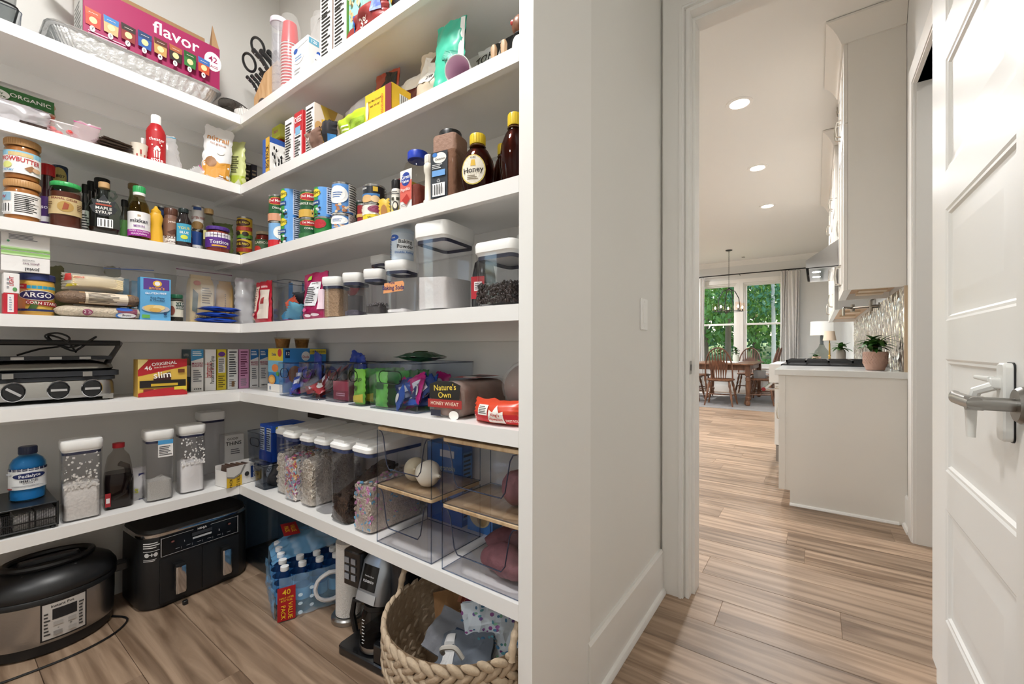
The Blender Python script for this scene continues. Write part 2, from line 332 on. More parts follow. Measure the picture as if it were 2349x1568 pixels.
# ---- interior door, swung open into the pantry
dr=D.objects.new('door_1',None); COL.objects.link(dr); dr['kind']='structure'; dr.location=(1.012,-2.405,.008)
W_,Hd=.762,2.43
g=G(); zs=[.25+k*.434 for k in range(5)]; ph=.324; st=.112
g.box(-st,0,-.035,0,0,Hd).box(-W_,-W_+st,-.035,0,0,Hd)
pr=0
for z in zs: g.box(-W_+st,-st,-.035,0,pr,z); pr=z+ph
g.box(-W_+st,-st,-.035,0,pr,Hd)
g.obj('door_frame',TRIM,dr,30)
for z in zs:
    for s_ in (1,-1):
        yy=0 if s_>0 else -.035
        def ring(i,dy): return [(a,yy-s_*dy,b) for a,b in ((-W_+st+i,z+i),(-st-i,z+i),(-st-i,z+ph-i),(-W_+st+i,z+ph-i))]
        G().rings([ring(0,0),ring(.006,.003),ring(.012,.0035),ring(.018,.009),ring(.024,.010),ring(.034,.010),ring(.075,.003),ring(.08,.003)],0,1).obj('door_panel',TRIM,dr,20)
for z in (.2,.85,1.55,2.25): G().lathe([(.006,z-.05),(.006,z+.05)],8,.006,-.040).box(-.03,0,-.0362,-.034,z-.05,z+.05).obj('hinge',STEEL,dr)
# lever set + child-proof lever lock
hz=.935; hx=-.690
lv=G().lathe([(.0,.0),(.034,0),(.034,.006),(.029,.012),(.0,.013)],24,M=TR(hx,0,hz)@RX(-pi/2)).lathe([(.0125,.008),(.0125,.05),(.0135,.052),(.0135,.075)],16,M=TR(hx,0,hz)@RX(-pi/2))
lv.tube([(hx-.012,.064,hz),(hx+.02,.066,hz),(hx+.06,.066,hz),(hx+.108,.066,hz)],[.0125,.0125,.0125,.0125],14)
lv.tube([(hx+.106,.066,hz),(hx+.12,.066,hz+.004),(hx+.135,.064,hz+.007),(hx+.152,.06,hz+.009)],[.0122,.010,.007,.0035],12)
lv.obj('door_handle',mat('9a9894',.3,1,n='satin_nickel'),dr)
kl=G()
kl.rb(.042,.15,0,.016,.01,4,.003,M=TR(hx+.062,.0,hz-.0)@RX(-pi/2))
kl.rb(.014,.022,.012,.030,.005,4,.002,M=TR(hx+.062,.0,hz+.035)@RX(-pi/2))
kl.loft([(.012,.014,.004,.0),(.010,.014,.004,.05),(.009,.013,.004,.095)],4,M=TR(hx+.07,.024,hz+.042)@RY(pi/2))
kl.loft([(.026,.016,.006,0),(.024,.014,.006,-.035),(.018,.012,.005,-.062)],4,M=TR(hx+.085,.05,hz-.014))
kl.tube([(hx+.062,.024,hz+.03),(hx+.075,.045,hz+.018),(hx+.085,.05,hz-.015)],.009,8)
kt=T('lever_lock','white plastic child safety lock mounted under the nickel door lever','safety lock',dr.location); kl.obj('lock_body',mat('e2e2de',.3),kt); 
G().rb(.045,.153,0,.0025,.011,M=TR(hx+.062,0.0002,hz)@RX(-pi/2)).obj('adhesive_pad',BLK,kt)
# ---- light switch
sw=T('light_switch','white rocker light switch plate on the grey wall beside the doorway','light switch',(.80,-1.553,1.177),0)
G().rb(.076,.122,0,.006,.006,4,.002,M=RX(pi/2)).obj('plate',WHT,sw); G().rb(.034,.068,.005,.009,.003,3,.001,M=RX(pi/2)).obj('rocker',WHT,sw)
for z in (-.048,.048): G().lathe([(.0032,.006),(.0028,.0072)],8,M=TR(0,0,z)@RX(pi/2)).obj('screw',WHT,sw)
# ---- ceiling lights
def downlight(x,y,z,label,W,grp,r=.075,col=(.97,.985,1)):
    t=T('recessed_light',label,'ceiling light',(x,y,z),0,grp)
    G().lathe([(r+.03,0),(r+.028,-.006),(r,-.008),(r-.006,.002)],28,c0=0,c1=0).obj('trim_ring',TRIM,t)
    G().lathe([(r-.004,-.003),(.001,-.003)],28).obj('lens',mat('fff6ea',.5,em=14,n='lamp_lens'),t)
    l=D.lights.new('lamp','AREA'); l.shape='DISK'; l.size=2*r; l.energy=W; l.color=col; l.spread=math.radians(165); o=D.objects.new('lamp',l); COL.objects.link(o); o.parent=t; o.location=(0,0,-.012)
    return t
downlight(3.20,-1.57,3.12,'nearest recessed ceiling light seen through the doorway',KITCHEN_W,'kitchen downlights')
downlight(4.76,-1.55,3.12,'middle recessed ceiling light of the row in the kitchen',KITCHEN_W,'kitchen downlights')
downlight(6.34,-1.52,3.12,'farthest small recessed ceiling light of the kitchen row',KITCHEN_W,'kitchen downlights')
for x in (2.2,4.0,5.8,7.6,9.3): downlight(x,.9,3.12,'recessed kitchen ceiling light out of view left of the doorway',KITCHEN_W*1.5,'unseen downlights')
def flush(x,y,z,label,W,col):
    t=T('flush_ceiling_light',label,'ceiling light',(x,y,z)); G().lathe([(.19,0),(.19,-.03),(.17,-.035)],32,c1=0).obj('base_ring',TRIM,t); G().lathe([(.17,-.034),(.15,-.06),(.08,-.075),(.001,-.078)],32,c0=0).obj('diffuser',mat('fff4e6',.5,em=3,n='diffuser'),t)
    l=D.lights.new('lamp','AREA'); l.shape='DISK'; l.size=.34; l.energy=W; l.color=col; o=D.objects.new('lamp',l); COL.objects.link(o); o.parent=t; o.location=(0,0,-.085)
flush(-.62,-1.05,3.0,'flush pantry ceiling light above the camera',PANTRY_W,(1,.985,.965))
flush(-2.2,-1.4,3.0,'flush ceiling light at the back of the pantry room',BACK_W,(.97,.985,1))
flush(1.75,-3.4,2.8,'added unseen flush light brightening the side hall beyond the cased opening',8,(1,.98,.96))  # out-of-view lamp added to brighten the enclosed, otherwise black hall
# ================= KITCHEN =================
def shaker(g,x0,x1,z0,z1,y,t=.02,fr=.06):   # door slab facing +y at plane y
    g.box(x0,x1,y,y+t*.6,z0,z1)
    a=y+t*.6; g.box(x0,x0+fr,a,y+t,z0,z1).box(x1-fr,x1,a,y+t,z0,z1).box(x0+fr,x1-fr,a,y+t,z0,z0+fr).box(x0+fr,x1-fr,a,y+t,z1-fr,z1); return g
def pull(par,x,y,z,L=.13,vert=True):
    p=[(x,y,z-L/2),(x,y+.03,z-L/2+.012),(x,y+.036,z),(x,y+.03,z+L/2-.012),(x,y,z+L/2)]
    if not vert: p=[(x+(q[2]-z),q[1],z) for q in p]
    G().tube(p,.0055,8).obj('handle',mat('c8c4bb',.2,1,n='nickel'),par)
YW=-2.538
def base_cab(x0,x1,label,nd,left_end=True):
    t=T('base_cabinet',label,'cabinet',(0,0,0))
    G().box(x0,x1,YW,-1.915,.1,.868).box(x0+.004,x1,YW,-1.965,0,.1).obj('body',CAB,t,30)
    if left_end:
        G().box(x0-.006,x0,-2.535,-1.893,.1,.868).box(x0-.006,x0+.001,-2.535,-1.957,0,.1).obj('end_panel',CAB,t,30)
        G().box(x0-.009,x0-.006,-1.93,-1.893,.1,.866).obj('end_stile',CAB,t,30)
        G().tube([(x0-.006,-2.50,.004),(x0-.006,-1.955,.004)],.014,8).obj('shoe_moulding',TRIM,t)
    w=(x1-x0)/nd
    for k in range(nd):
        d=shaker(G(),x0+k*w+.003,x0+(k+1)*w-.003,.105,.66,-1.915).obj('door',CAB,t,30); pull(d,x0+(k+1)*w-.04,-1.895,.58)
        d=shaker(G(),x0+k*w+.003,x0+(k+1)*w-.003,.667,.862,-1.915,fr=.04).obj('drawer',CAB,t,30); pull(d,x0+(k+.5)*w,-1.895,.765,.13,False)
base_cab(2.56,3.335,'cream base cabinet whose end panel faces the doorway',2)
base_cab(4.255,6.7,'long cream base cabinet run beyond the range',4,False)
QZ=mat('dfdfdc',.15,n='quartz',var=.05,bs=8)
tag(G().rb(.80,.672,.868,.907,.004,2,.002,2.935,-2.205).obj('countertop',QZ),'pale grey quartz countertop on the near cream cabinet','countertop')
tag(G().rb(2.47,.672,.868,.907,.004,2,.002,5.485,-2.205).obj('countertop',QZ),'pale quartz countertop beyond the range','countertop')
# backsplash: wavy reflective strips
bs=T('backsplash','rippled silver glass tile backsplash between counter and upper cabinets','backsplash',(0,0,0))
BSM=mat('c9c2b8',.12,.75,n='rippled_glass',bump=.35,bs=18,var=.25)
x=2.58; k=0
G().box(2.565,6.7,YW,YW+.006,.907,1.42).obj('backing',mat('c9b79b',.6),bs,0)
while x<6.66:
    wv=.028+.014*RN.random(); g=G(); ph=RN.random()*6
    g.grid(lambda u,v:(x+wv*u+.012*sin(v*9+ph)*(.2 if u in(0,1) else 1),YW+.0075+.009*sin(pi*u)+.004*sin(v*17+ph+u*5),.909+.509*v),4,14); g.obj('glass_strip',BSM,bs,60); x+=wv; k+=1
G().box(2.556,2.576,YW,YW+.014,.907,1.42).obj('edge_trim',mat('c2ab8e',.5),bs,30)
# range
rg=T('kitchen_range','white and stainless gas range with black grates between the cabinets','range',(3.34,0,0)); RWH=mat('e9e8e5',.25,n='enamel')
RW=.91
G().box(.003,RW,YW,-1.87,.09,.905).box(.02,RW-.02,YW,-1.9,.0,.09).obj('body',STEEL,rg,30)
G().box(.003,RW,-1.87,-1.775,.76,.915).obj('control_panel',RWH,rg,30)
dd=G().box(.01,RW-.005,-1.87,-1.815,.24,.75).obj('oven_door',RWH,rg,30)
G().tube([(.03,-1.735,.70),(RW-.03,-1.735,.70)],.013,12).obj('handle',CHROME,dd)
for x in (.05,RW-.05): G().tube([(x,-1.815,.70),(x,-1.735,.70)],.010,8).obj('handle_post',CHROME,dd)
G().lathe([(.016,0),(.016,.008),(.001,.009)],14,M=TR(.02,-1.735,.70)@RY(-pi/2)).obj('handle_end_cap',mat('8a1216',.3),dd,label='red medallion on the end of the oven handle')
G().box(.01,RW-.005,-1.87,-1.825,.1,.235).obj('drawer',STEEL,rg,30)
for k in range(6): G().lathe([(.024,0),(.022,.03),(.001,.032)],14,M=TR(.1+k*.142,-1.775,.835)@RX(-pi/2)).obj('knob',CHROME,rg)
G().box(.003,RW,YW+.02,-1.86,.905,.917).obj('cooktop',BLK,rg,30)
for k in range(3):
    g=G(); x0=.02+k*.295; x1=x0+.285
    for y in (-2.48,-2.33,-2.18,-2.03,-1.9): g.box(x0,x1,y-.006,y+.006,.935,.952)
    for x in (x0,x0+.09,x0+.185,x1-.012): g.box(x,x+.012,-2.485,-1.895,.93,.95)
    for x in (x0,x1-.012):
        for y in (-2.48,-1.905): g.box(x,x+.012,y-.006,y+.006,.917,.935)
    g.obj('grate',mat('1b1b1c',.5),rg,30)
# upper cabinets
def upper(x0,x1,label,nd,z0=1.42,z1=2.99,crown=True,yd=-2.262):
    t=T('upper_cabinet',label,'cabinet',(0,0,0))
    G().box(x0,x0+.018,YW,yd-.02,z0,z0+.05).box(x1-.018,x1,YW,yd-.02,z0,z0+.05).box(x0,x1,YW,yd,z0+.05,z1).box(x0,x1,yd-.02,yd,z0,z0+.05).obj('body',CAB,t,30)
    G().box(x0+.018,x1-.018,YW+.002,yd-.021,z0+.046,z0+.0495).obj('underside',mat('c9a888',.6,n='raw_maple',bump=.1,bs=30),t,0)
    for k in range(3):
        G().box(x0+.1+k*(x1-x0)/3.3,x0+.22+k*(x1-x0)/3.3,YW+.05,YW+.2,z0+.02,z0+.0462).obj('under_light_bar',mat('d8c3a6',.5),t,30)
    w=(x1-x0)/nd
    for k in range(nd):
        a,b=x0+k*w+.002,x0+(k+1)*w-.002
        d=shaker(G(),a,b,z0-.002,z0+1.06,yd+.001).obj('door',CAB,t,30); pull(d,(b-.035 if k%2==0 else a+.035),yd+.02,z0+.14,.14)
        d=shaker(G(),a,b,z0+1.066,z1-.005,yd+.001).obj('door',CAB,t,30); pull(d,(b-.035 if k%2==0 else a+.035),yd+.02,z0+1.17,.12)
    if crown:
        g=G(); prof=[(0,0),(.012,.0),(.02,.02),(.035,.05),(.058,.085),(.085,.11),(.092,.115),(.092,.128),(0,.128)]
        R=[]
        for o,zz in prof: R.append([(x1,yd+.02+o,z1-.002+zz),(x0-o,yd+.02+o,z1-.002+zz),(x0-o,YW,z1-.002+zz),(x1,YW,z1-.002+zz)])
        g.rings(R,1,1); g.obj('crown',CAB,t,30)
    return t
upper(2.60,3.335,'tall cream upper cabinet nearest the doorway with open wooden underside',2)
upper(4.255,6.7,'cream upper cabinet run beyond the range hood',4)
upper(3.34,4.25,'shallow upper cabinet above the range hood',2,1.95,2.99,False,-2.30)
hd=T('range_hood','stainless range hood with two lit lamps above the cooktop','range hood',(3.36,0,0))
G().rings([[(0,YW,1.70),(.87,YW,1.70),(.87,-2.03,1.70),(0,-2.03,1.70)],[(0,YW,1.76),(.87,YW,1.76),(.87,-2.03,1.76),(0,-2.03,1.76)],[(.1,YW,1.95),(.77,YW,1.95),(.77,-2.28,1.95),(.1,-2.28,1.95)]],0,1).obj('canopy',STEEL,hd,30)
G().box(.02,.85,YW+.02,-2.05,1.69,1.705).obj('filter',CHROME,hd,30)
for x in (.2,.5): G().lathe([(.03,1.688),(.001,1.687)],14,x,-2.10).obj('hood_lamp',mat('ffffff',.5,em=12,n='hood_bulb'),hd)
# pot filler
pf=T('pot_filler','folded brushed nickel pot filler tap on the backsplash above the range','tap',(3.8,YW+.012,1.40)); NK=mat('9b948a',.25,1,n='nickel_tap')
G().lathe([(.032,0),(.032,.008),(.014,.012),(.014,.06)],16,M=RX(-pi/2)).obj('wall_flange',NK,pf); G().tube([(0,.055,-.04),(0,.055,.05)],.014,10).tube([(0,.055,.0),(.1,.17,.0)],.011,10).obj('arm',NK,pf); G().tube([(.1,.17,.03),(.1,.17,-.03)],.016,10).tube([(.1,.17,-.0),(.02,.23,-.0),(0,.235,-.01),(0,.235,-.07)],.009,10).obj('spout',NK,pf); G().tube([(0,.055,.05),(0,.02,.07)],.006,8).obj('lever',NK,pf)
# potted plants
LEAF=mat('2f5a1e',.4,n='leaf_green',var=.3,bs=12); LEAF2=mat('3c6a2a',.4,n='leaf_fresh',var=.3,bs=12)
def leaf(g,M,L,w,droop=.3,n=5):
    P=[]
    for i in range(n+1):
        t=i/n; hw=w/2*sin(pi*min(1,t*.92+.08))**.8; z=-droop*L*t*t; P.append([(t*L,-hw,z+.12*hw),(t*L,0,z),(t*L,hw,z+.12*hw)])
    v=[p for r in P for p in r]; f=[(3*i+j,3*i+j+1,3*i+j+4,3*i+j+3) for i in range(n) for j in (0,1)]
    g.add(v,f,M)
def plant(x,y,z,pot,label,stems,L,w,hs,name='potted_plant',m=LEAF,lf=9):
    t=T(name,label,'plant',(x,y,z)); pr,pm=pot
    G().lathe(pr,28).obj('pot',pm,t,40)
    top=pr[-2][1] if len(pr)>2 else .1
    for k in range(stems):
        a=k*2*pi/stems+RN.random(); h=hs*RN.uniform(.6,1); tl=RN.uniform(.1,.35); bx,by=.3*pr[0][0]*cos(a),.3*pr[0][0]*sin(a)
        tip=(bx+h*tl*cos(a),by+h*tl*sin(a),top+h)
        G().tube([(bx,by,top-.03),((bx*2+tip[0])/3,(by*2+tip[1])/3,top+h*.4),tip],[.010,.008,.006],6).obj('stem',mat('5b4a2c',.7),t)
        for q in range(lf):
            g=G(); b=RN.random()*6.28; leaf(g,TR(tip[0],tip[1],tip[2]-.02*RN.random()*3)@RZ(b)@RY(-RN.uniform(-.1,.9)),L*RN.uniform(.7,1.1),w*RN.uniform(.8,1.1),RN.uniform(.2,.6)); g.obj('leaf',m if RN.random()<.7 else LEAF2,t,60)
TERRA=mat('b39080',.7,n='blush_ceramic',bump=.05,bs=40)
pr=[(.001,0),(.042,0),(.048,.004),(.050,.016),(.058,.03),(.0625,.06),(.0625,.118),(.060,.12),(.056,.118),(.054,.10),(.001,.098)]
plant(2.745,-2.408,.907,(pr,TERRA),'corn plant in a textured blush ceramic pot on the near counter',6,.105,.034,.12)
# chevron relief on the pot
pp=[o for o in D.objects if o.name=='pot'][-1].parent; g=G()
for r_ in range(4):
    for k in range(26):
        a=k*2*pi/26; s_=1 if r_%2 else -1; zz=.042+.018*r_
        g.tube([(.0625*cos(a),.0625*sin(a),zz),(.0635*cos(a+.12*s_),.0635*sin(a+.12*s_),zz+.014)],.0012,4)
g.obj('chevron_relief',TERRA,pp,60)
plant(5.35,-2.33,.907,([(.001,0),(.04,0),(.045,.01),(.045,.10),(.036,.125),(.03,.13),(.001,.128)],mat('8d857c',.6)),'leafy plant in a grey vase at the far end of the counter',3,.11,.05,.06,'potted_plant',LEAF2)
plant(4.75,-2.10,.907,([(.001,0),(.035,0),(.042,.05),(.04,.055),(.001,.05)],mat('d9b6a4',.6)),'small trailing plant in a pink pot behind the range',3,.08,.035,.02,'potted_plant',LEAF)
def lamp(x,y,z,label,base,bm,shade,sm,sz,name='table_lamp'):
    t=T(name,label,'lamp',(x,y,z)); G().lathe(base,24).obj('lamp_base',bm,t); G().lathe(shade,28,c0=0,c1=0).obj('lamp_shade',sm,t); G().lathe([(.006,base[-1][1]-.01),(.006,sz)],8).obj('stem',mat('8b6d3a',.3,1),t)
lamp(7.6,-2.17,.86,'glass gourd table lamp with a wide white drum shade',[(.07,0),(.10,.03),(.11,.09),(.09,.15),(.045,.21),(.03,.26)],clear('d8dcd8',.03,1.45),[(.155,.40),(.15,.62)],mat('efeeea',.7,n='linen'),.45)
G().lathe([(.026,.25),(.022,.40)],14).obj('neck',mat('5a5f60',.4),[o for o in D.objects if o.name.startswith('table_lamp')][-1])
lamp(5.1,-2.22,.907,'small brass stick lamp with a beige cone shade',[(.04,0),(.04,.008),(.012,.02),(.009,.05),(.014,.06),(.009,.07),(.008,.2)],mat('b08d4a',.25,1),[(.062,.23),(.045,.335)],mat('d8c6b0',.8),.25)
G().rb(.9,.40,0,.86,.005,2,.002,7.75,-2.30).obj('sideboard',mat('e0dfdb',.5)); tag(D.objects['sideboard'],'white sideboard under the glass lamp by the dining room wall','sideboard')
# ---- dining furniture
OAK=wood('7d543a','5c3a27',3,25,.4,0,'stained_oak',2); OAKD=wood('6b4430','47291b',3,25,.4,0,'dark_stained_oak',2)
tb=T('dining_table','brown oak dining table with turned legs by the windows','table',(8.83,-.63,.0065))
G().rb(2.0,1.1,.735,.762,.02,3,.006).obj('table_top',OAK,tb); G().box(-.9,.9,-.47,-.445,.64,.735).box(-.9,.9,.445,.47,.64,.735).box(-.9,-.875,-.445,.445,.64,.735).box(.875,.9,-.445,.445,.64,.735).obj('apron',OAK,tb,30)
LEGP=[(.02,0),(.036,.01),(.042,.05),(.03,.09),(.045,.13),(.045,.15),(.028,.17),(.034,.2),(.042,.36),(.036,.44),(.046,.46),(.04,.48),(.046,.50),(.034,.52),(.034,.54)]
for sx in (-.89,.89):
    for sy in (-.46,.46): G().lathe(LEGP,14,sx,sy).box(sx-.042,sx+.042,sy-.042,sy+.042,.54,.735).obj('leg',OAK,tb)
tag(G().box(-.55,.55,-.2,.2,0,.003).xf(TR(8.9,-.63,.769)).obj('table_runner',mat('e8e8ea',.8)),'white cloth runner laid along the dining table','table runner')
plant(9.0,-.75,.773,([(.001,0),(.05,0),(.065,.06),(.06,.13),(.05,.15),(.001,.148)],mat('cfd2c4',.5)),'leafy plant in a pale round vase on the dining table',3,.10,.05,.12)
def chair():
    t=T('dining_chair','','chair',(0,0,0))   # faces +x (seat), back at -x
    G().loft([(.40,.40,.12,.445),(.44,.45,.14,.46),(.44,.45,.14,.478),(.40,.41,.12,.485)],6).obj('seat',OAK,t)
    for sx,sy in ((-.15,-.16),(-.15,.16),(.15,-.17),(.15,.17)):
        a=Vector((sx,sy,.45)); b=Vector((sx*1.55,sy*1.45,0)); rs=[.014,.02,.024,.014,.022,.014,.02,.022,.012,.017,.012]; n=len(rs)-1
        G().tube([tuple(a.lerp(b,i/n)) for i in range(n+1)],rs,8).obj('leg',OAK,t)
    for sy in (-1,1): G().tube([(-.2,.205*sy,.2),(.0,.205*sy,.19),(.2,.21*sy,.18)],[.009,.014,.009],8).obj('stretcher',OAK,t)
    G().tube([(0,-.205,.19),(0,0,.19),(0,.21,.19)],[.009,.014,.009],8).obj('stretcher',OAK,t)
    hoop=[]
    for i in range(25):
        a=pi*i/24; hoop.append((-.17-.12*sin(a)**.9 if 0<i<24 else -.17,-.225*cos(a)*(1 if True else 1),.48+.57*sin(a)**.62))
    G().tube(hoop,.013,8).obj('hoop',OAKD,t)
    for k in range(7):
        y=-.15+.05*k; h=.57*(1-(y/.225)**2)**.31; P=[(.006,0),(.007,.1),(.012,.25),(.022,.50),(.024,.56),(.009,.68),(.006,1)]
        g=G(); R=[]
        for hw,tt in P:
            zz=.485+h*tt*.98; xx=-.175-.115*min(1,(zz-.48)/.57); yy=y*(.72+.28*tt); R.append([(xx-.005,yy-hw,zz),(xx+.005,yy-hw,zz),(xx+.005,yy+hw,zz),(xx-.005,yy+hw,zz)])
        g.rings(R); g.obj('spindle',OAKD,t)
    return t
c0=chair()
spots=[(7.80,-.66,0,'nearest arrow-back oak chair at the end of the table facing away'),(8.35,-1.25,90,'right-hand arrow-back oak chair nearest the range'),(9.15,-1.25,90,'right-hand arrow-back oak chair farther along the table'),(8.35,.0,-90,'left-hand arrow-back oak chair nearest the doorway jamb'),(9.15,.0,-90,'left-hand arrow-back oak chair near the curtain'),(10.13,-.85,180,'far end arrow-back oak chair in front of the windows')]
for i,(x,y,a,lb) in enumerate(spots):
    c=c0 if i==0 else copy_tree(c0); c.location=(x,y,0.0068); c.rotation_euler=(0,0,math.radians(a)); c['label']=lb; c['group']='arrow-back dining chairs'
rug=tag(G().rb(2.85,2.7,0,.006,.01,2,0,8.75,-.70).obj('area_rug',mat('8d8a88',.95,n='grey_rug',bump=.4,bs=120,var=.25)),'flat grey woven rug under the dining table','rug')
# basket-like tin under the table seen past the chair
tag(G().rb(.26,.2,.494,.63,.03,3,.0,8.42,-1.24,top=1.08).obj('storage_tin',mat('8f9092',.4,.6)),'grey galvanised tin standing on a chair seat at the table','tin')
# chandelier
ch=T('chandelier','black bell-shaped chandelier with clear glass candle shades over the table','chandelier',(9.10,-.60,3.12)); BK=mat('17161a',.5)
G().lathe([(.065,0),(.065,-.012),(.02,-.025),(.001,-.026)],20).obj('canopy',BK,ch)
for k in range(36):
    G().torus(.011,.0025,8,4,M=TR(0,0,-.035-k*.0215)@RZ(k*pi/2)@RX(pi/2)).obj('chain_link',BK,ch)
z0=-1.29
G().lathe([(.02,-.80),(.035,-.82),(.05,-.835),(.02,-.85)],14).obj('hub',BK,ch)
for k in range(4):
    a=k*pi/2+.5; G().tube([(.0+.04*cos(a),.04*sin(a),-.84),(.12*cos(a),.12*sin(a),-.87),(.2*cos(a),.2*sin(a),-1.02),(.225*cos(a),.225*sin(a),z0)],.009,8).obj('rib',BK,ch)
G().torus(.225,.008,32,6,M=TR(0,0,z0)).obj('ring',BK,ch)
for k in range(5):
    a=k*2*pi/5+.2; x,y=.27*cos(a),.27*sin(a)
    G().tube([(.225*cos(a),.225*sin(a),z0),(x,y,z0)],.006,6).lathe([(.025,z0),(.025,z0+.008),(.01,z0+.012),(.01,z0+.05)],10,x,y).obj('candle_arm',BK,ch)
    G().lathe([(.052,z0+.012),(.052,z0+.175)],20,x,y,c0=0,c1=0).obj('glass_shade',clear('fff6ee',.03,1.4),ch); G().ball(x,y,z0+.085,.014,.014,.032,8,6).obj('bulb',mat('ffd9a8',.5,em=40,n='warm_bulb'),ch)
    l=D.lights.new('lamp','POINT'); l.energy=1.2; l.color=(1,.85,.65); l.shadow_soft_size=.03; o=D.objects.new('lamp',l); COL.objects.link(o); o.parent=ch; o.location=(x,y,z0+.09)
G().rb(.10,.06,0,.006,.01,M=TR(10.05,-.75,3.113)).obj('ceiling_sensor',mat('9a9a98',.5)); tag(D.objects['ceiling_sensor'],'small grey sensor on the dining room ceiling','sensor')
# curtains + rod
rod=T('curtain_rod','black iron curtain rod running above both windows','curtain rod',(10.38,0,2.80)); G().tube([(0,1.2,0),(0,-1.98,0)],.013,10).obj('rod',BK,rod); G().ball(0,-2.0,0,.024).obj('finial',BK,rod)
for y in (-.63,-1.93,.95): G().tube([(0,y,0),(.11,y,-.02)],.007,6).obj('bracket',BK,rod)
def curtain(y0,y1,label):
    t=T('curtain',label,'curtain',(10.38,0,0),0,'white curtains'); n=7
    G().grid(lambda u,v:(.045*sin(u*n*2*pi)*(.6+.4*(1-v))+.01*sin(u*31+v*4),y0+(y1-y0)*u*(1+.0*v)+.02*sin(v*3+u*9),.01+2.755*v),84,10).obj('drape',mat('e3e2e0',.85,n='curtain_linen'),t,60)
    for k in range(6): G().torus(.022,.003,10,4,M=TR(0,y0+(y1-y0)*(k+.5)/6,2.79)@RX(pi/2)).obj('ring',BK,t)
curtain(.12,.60,'white linen curtain left of the dining windows'); curtain(-1.82,-1.44,'white linen curtain right of the dining windows')
# ---- outside the windows: sloping lawn and woods
gr=G(); gr.grid(lambda u,v:(10.7+40*u,-24+44*v,-.55+.075*40*u+.5*noise.noise(Vector((u*9,v*9,0)))),30,30); o=gr.obj('ground_outside',mat('5d6b2c',.95,n='grass',var=.55,bs=1.2)); o['kind']='structure'
gs=G().box(-14,4,.9,20,-.5,-.3); o=gs.obj('ground_side',mat('5d6b2c',.95,n='grass',var=.55,bs=1.2)); o['kind']='structure'
BARK=[mat('6a5a4a',.9,n='bark',var=.3,bs=8),mat('b9b2a6',.9,n='pale_bark',var=.2,bs=8)]; FOL=[mat('4f7a2a',.6,n='foliage',var=.4,bs=1.5),mat('7ba043',.6,n='foliage_light',var=.4,bs=1.5),mat('3f7048',.6,n='foliage_blue',var=.4,bs=1.5)]
def tree(x,y,r,h,label,cr,cz,nl,bm,fm,leafs=.16,lean=0):
    zb=-.55+.075*(x-10.7) if x>10 else -.4
    t=T('tree',label,'tree',(x,y,zb),0,'trees outside the windows')
    G().tube([(0,0,-.6),(lean*.3,0,h*.3),(lean,lean*.5,h*.7),(lean*1.3,lean,h)],[r*1.15,r,r*.7,r*.3],9).obj('trunk',bm,t)
    if nl:
        g=G()
        for k in range(nl):
            a=RN.random()*6.28; p=RN.random()**.5*cr; zz=cz+RN.uniform(-1.25 if x>18 else -.85,1)*cr
            M=TR(p*cos(a)+lean,p*sin(a),zz)@Euler((RN.random()*6,RN.random()*6,RN.random()*6)).to_matrix().to_4x4(); s_=leafs*RN.uniform(.6,1.3)
            g.add([(-s_/2,0,0),(0,-s_*.3,.02),(s_/2,0,0),(0,s_*.3,.02)],[(0,1,2,3)],M)
        g.obj('foliage',fm,t,0)
TREES=[(13.6,1.15,.10,7,'leaning pale birch-like trunk at the left edge of the left window',1.3,3.4,500,1,0,.25),(17,.62,.13,8,'dark trunk in the middle of the left window',1.8,4.2,700,0,1,.1),(15.5,-.02,.09,7,'pale slim trunk near the mullion in the left window',1.5,3.9,600,1,1,.0),(14.2,-1.05,.075,6.5,'white slim trunk in the right window',1.4,3.8,700,1,2,.1),(16.5,-2.0,.13,8,'brown trunk at the right side of the right window',2.0,4.3,900,0,0,.1),(21,-1.0,.16,9,'dark trunk far behind the right window',2.4,4.8,900,0,1,0),(20,2.0,.16,9,'dark trunk far behind the left window',2.6,4.8,900,0,0,0),(25,.5,.2,11,'tall tree at the back of the wood',3.6,6,1200,0,1,0),(24,-3.6,.2,11,'tall tree at the back right of the wood',3.6,6,1200,0,2,0),(23.5,4.5,.2,11,'tall tree at the back left of the wood',3.6,6,1200,0,2,0),(28,-1.6,.25,12,'tallest tree at the very back of the wood',4.2,5,1500,0,0,0),(29,2.5,.25,12,'broad dark tree at the very back of the wood',4.2,5,1500,0,2,0),(31,-6,.25,12,'dark tree behind the right edge of the wood',4.5,5,1500,0,0,0)]
for x,y,r,h,lb,cr,cz,nl,b_,f_,ln in TREES: tree(x,y,r*.75,h,lb,cr*1.15,cz,int(nl*3.2),BARK[b_],FOL[f_],.15 if x<18 else .26,ln)
for x,y,lb in ((-1.6,6,'leafy tree outside the side window'),(-3.2,7.5,'second leafy tree outside the side window'),(-.4,8,'third leafy tree outside the side window')): tree(x,y,.15,7,lb,2.2,3.2,900,BARK[0],FOL[1],.3)
def shrub(x,y,s_,label,m):
    t=T('shrub',label,'shrub',(x,y,-.55+.075*(x-10.7)),0,'undergrowth outside'); g=G()
    for k in range(260):
        a=RN.random()*6.28; p=RN.random()**.5*s_; M=TR(p*cos(a),p*sin(a),RN.random()*s_*.8)@Euler((RN.random()*6,RN.random()*6,RN.random()*6)).to_matrix().to_4x4(); q=.14*RN.uniform(.6,1.3); g.add([(-q/2,0,0),(0,-q*.3,0),(q/2,0,0),(0,q*.3,0)],[(0,1,2,3)],M)
    g.obj('foliage',m,t,0)
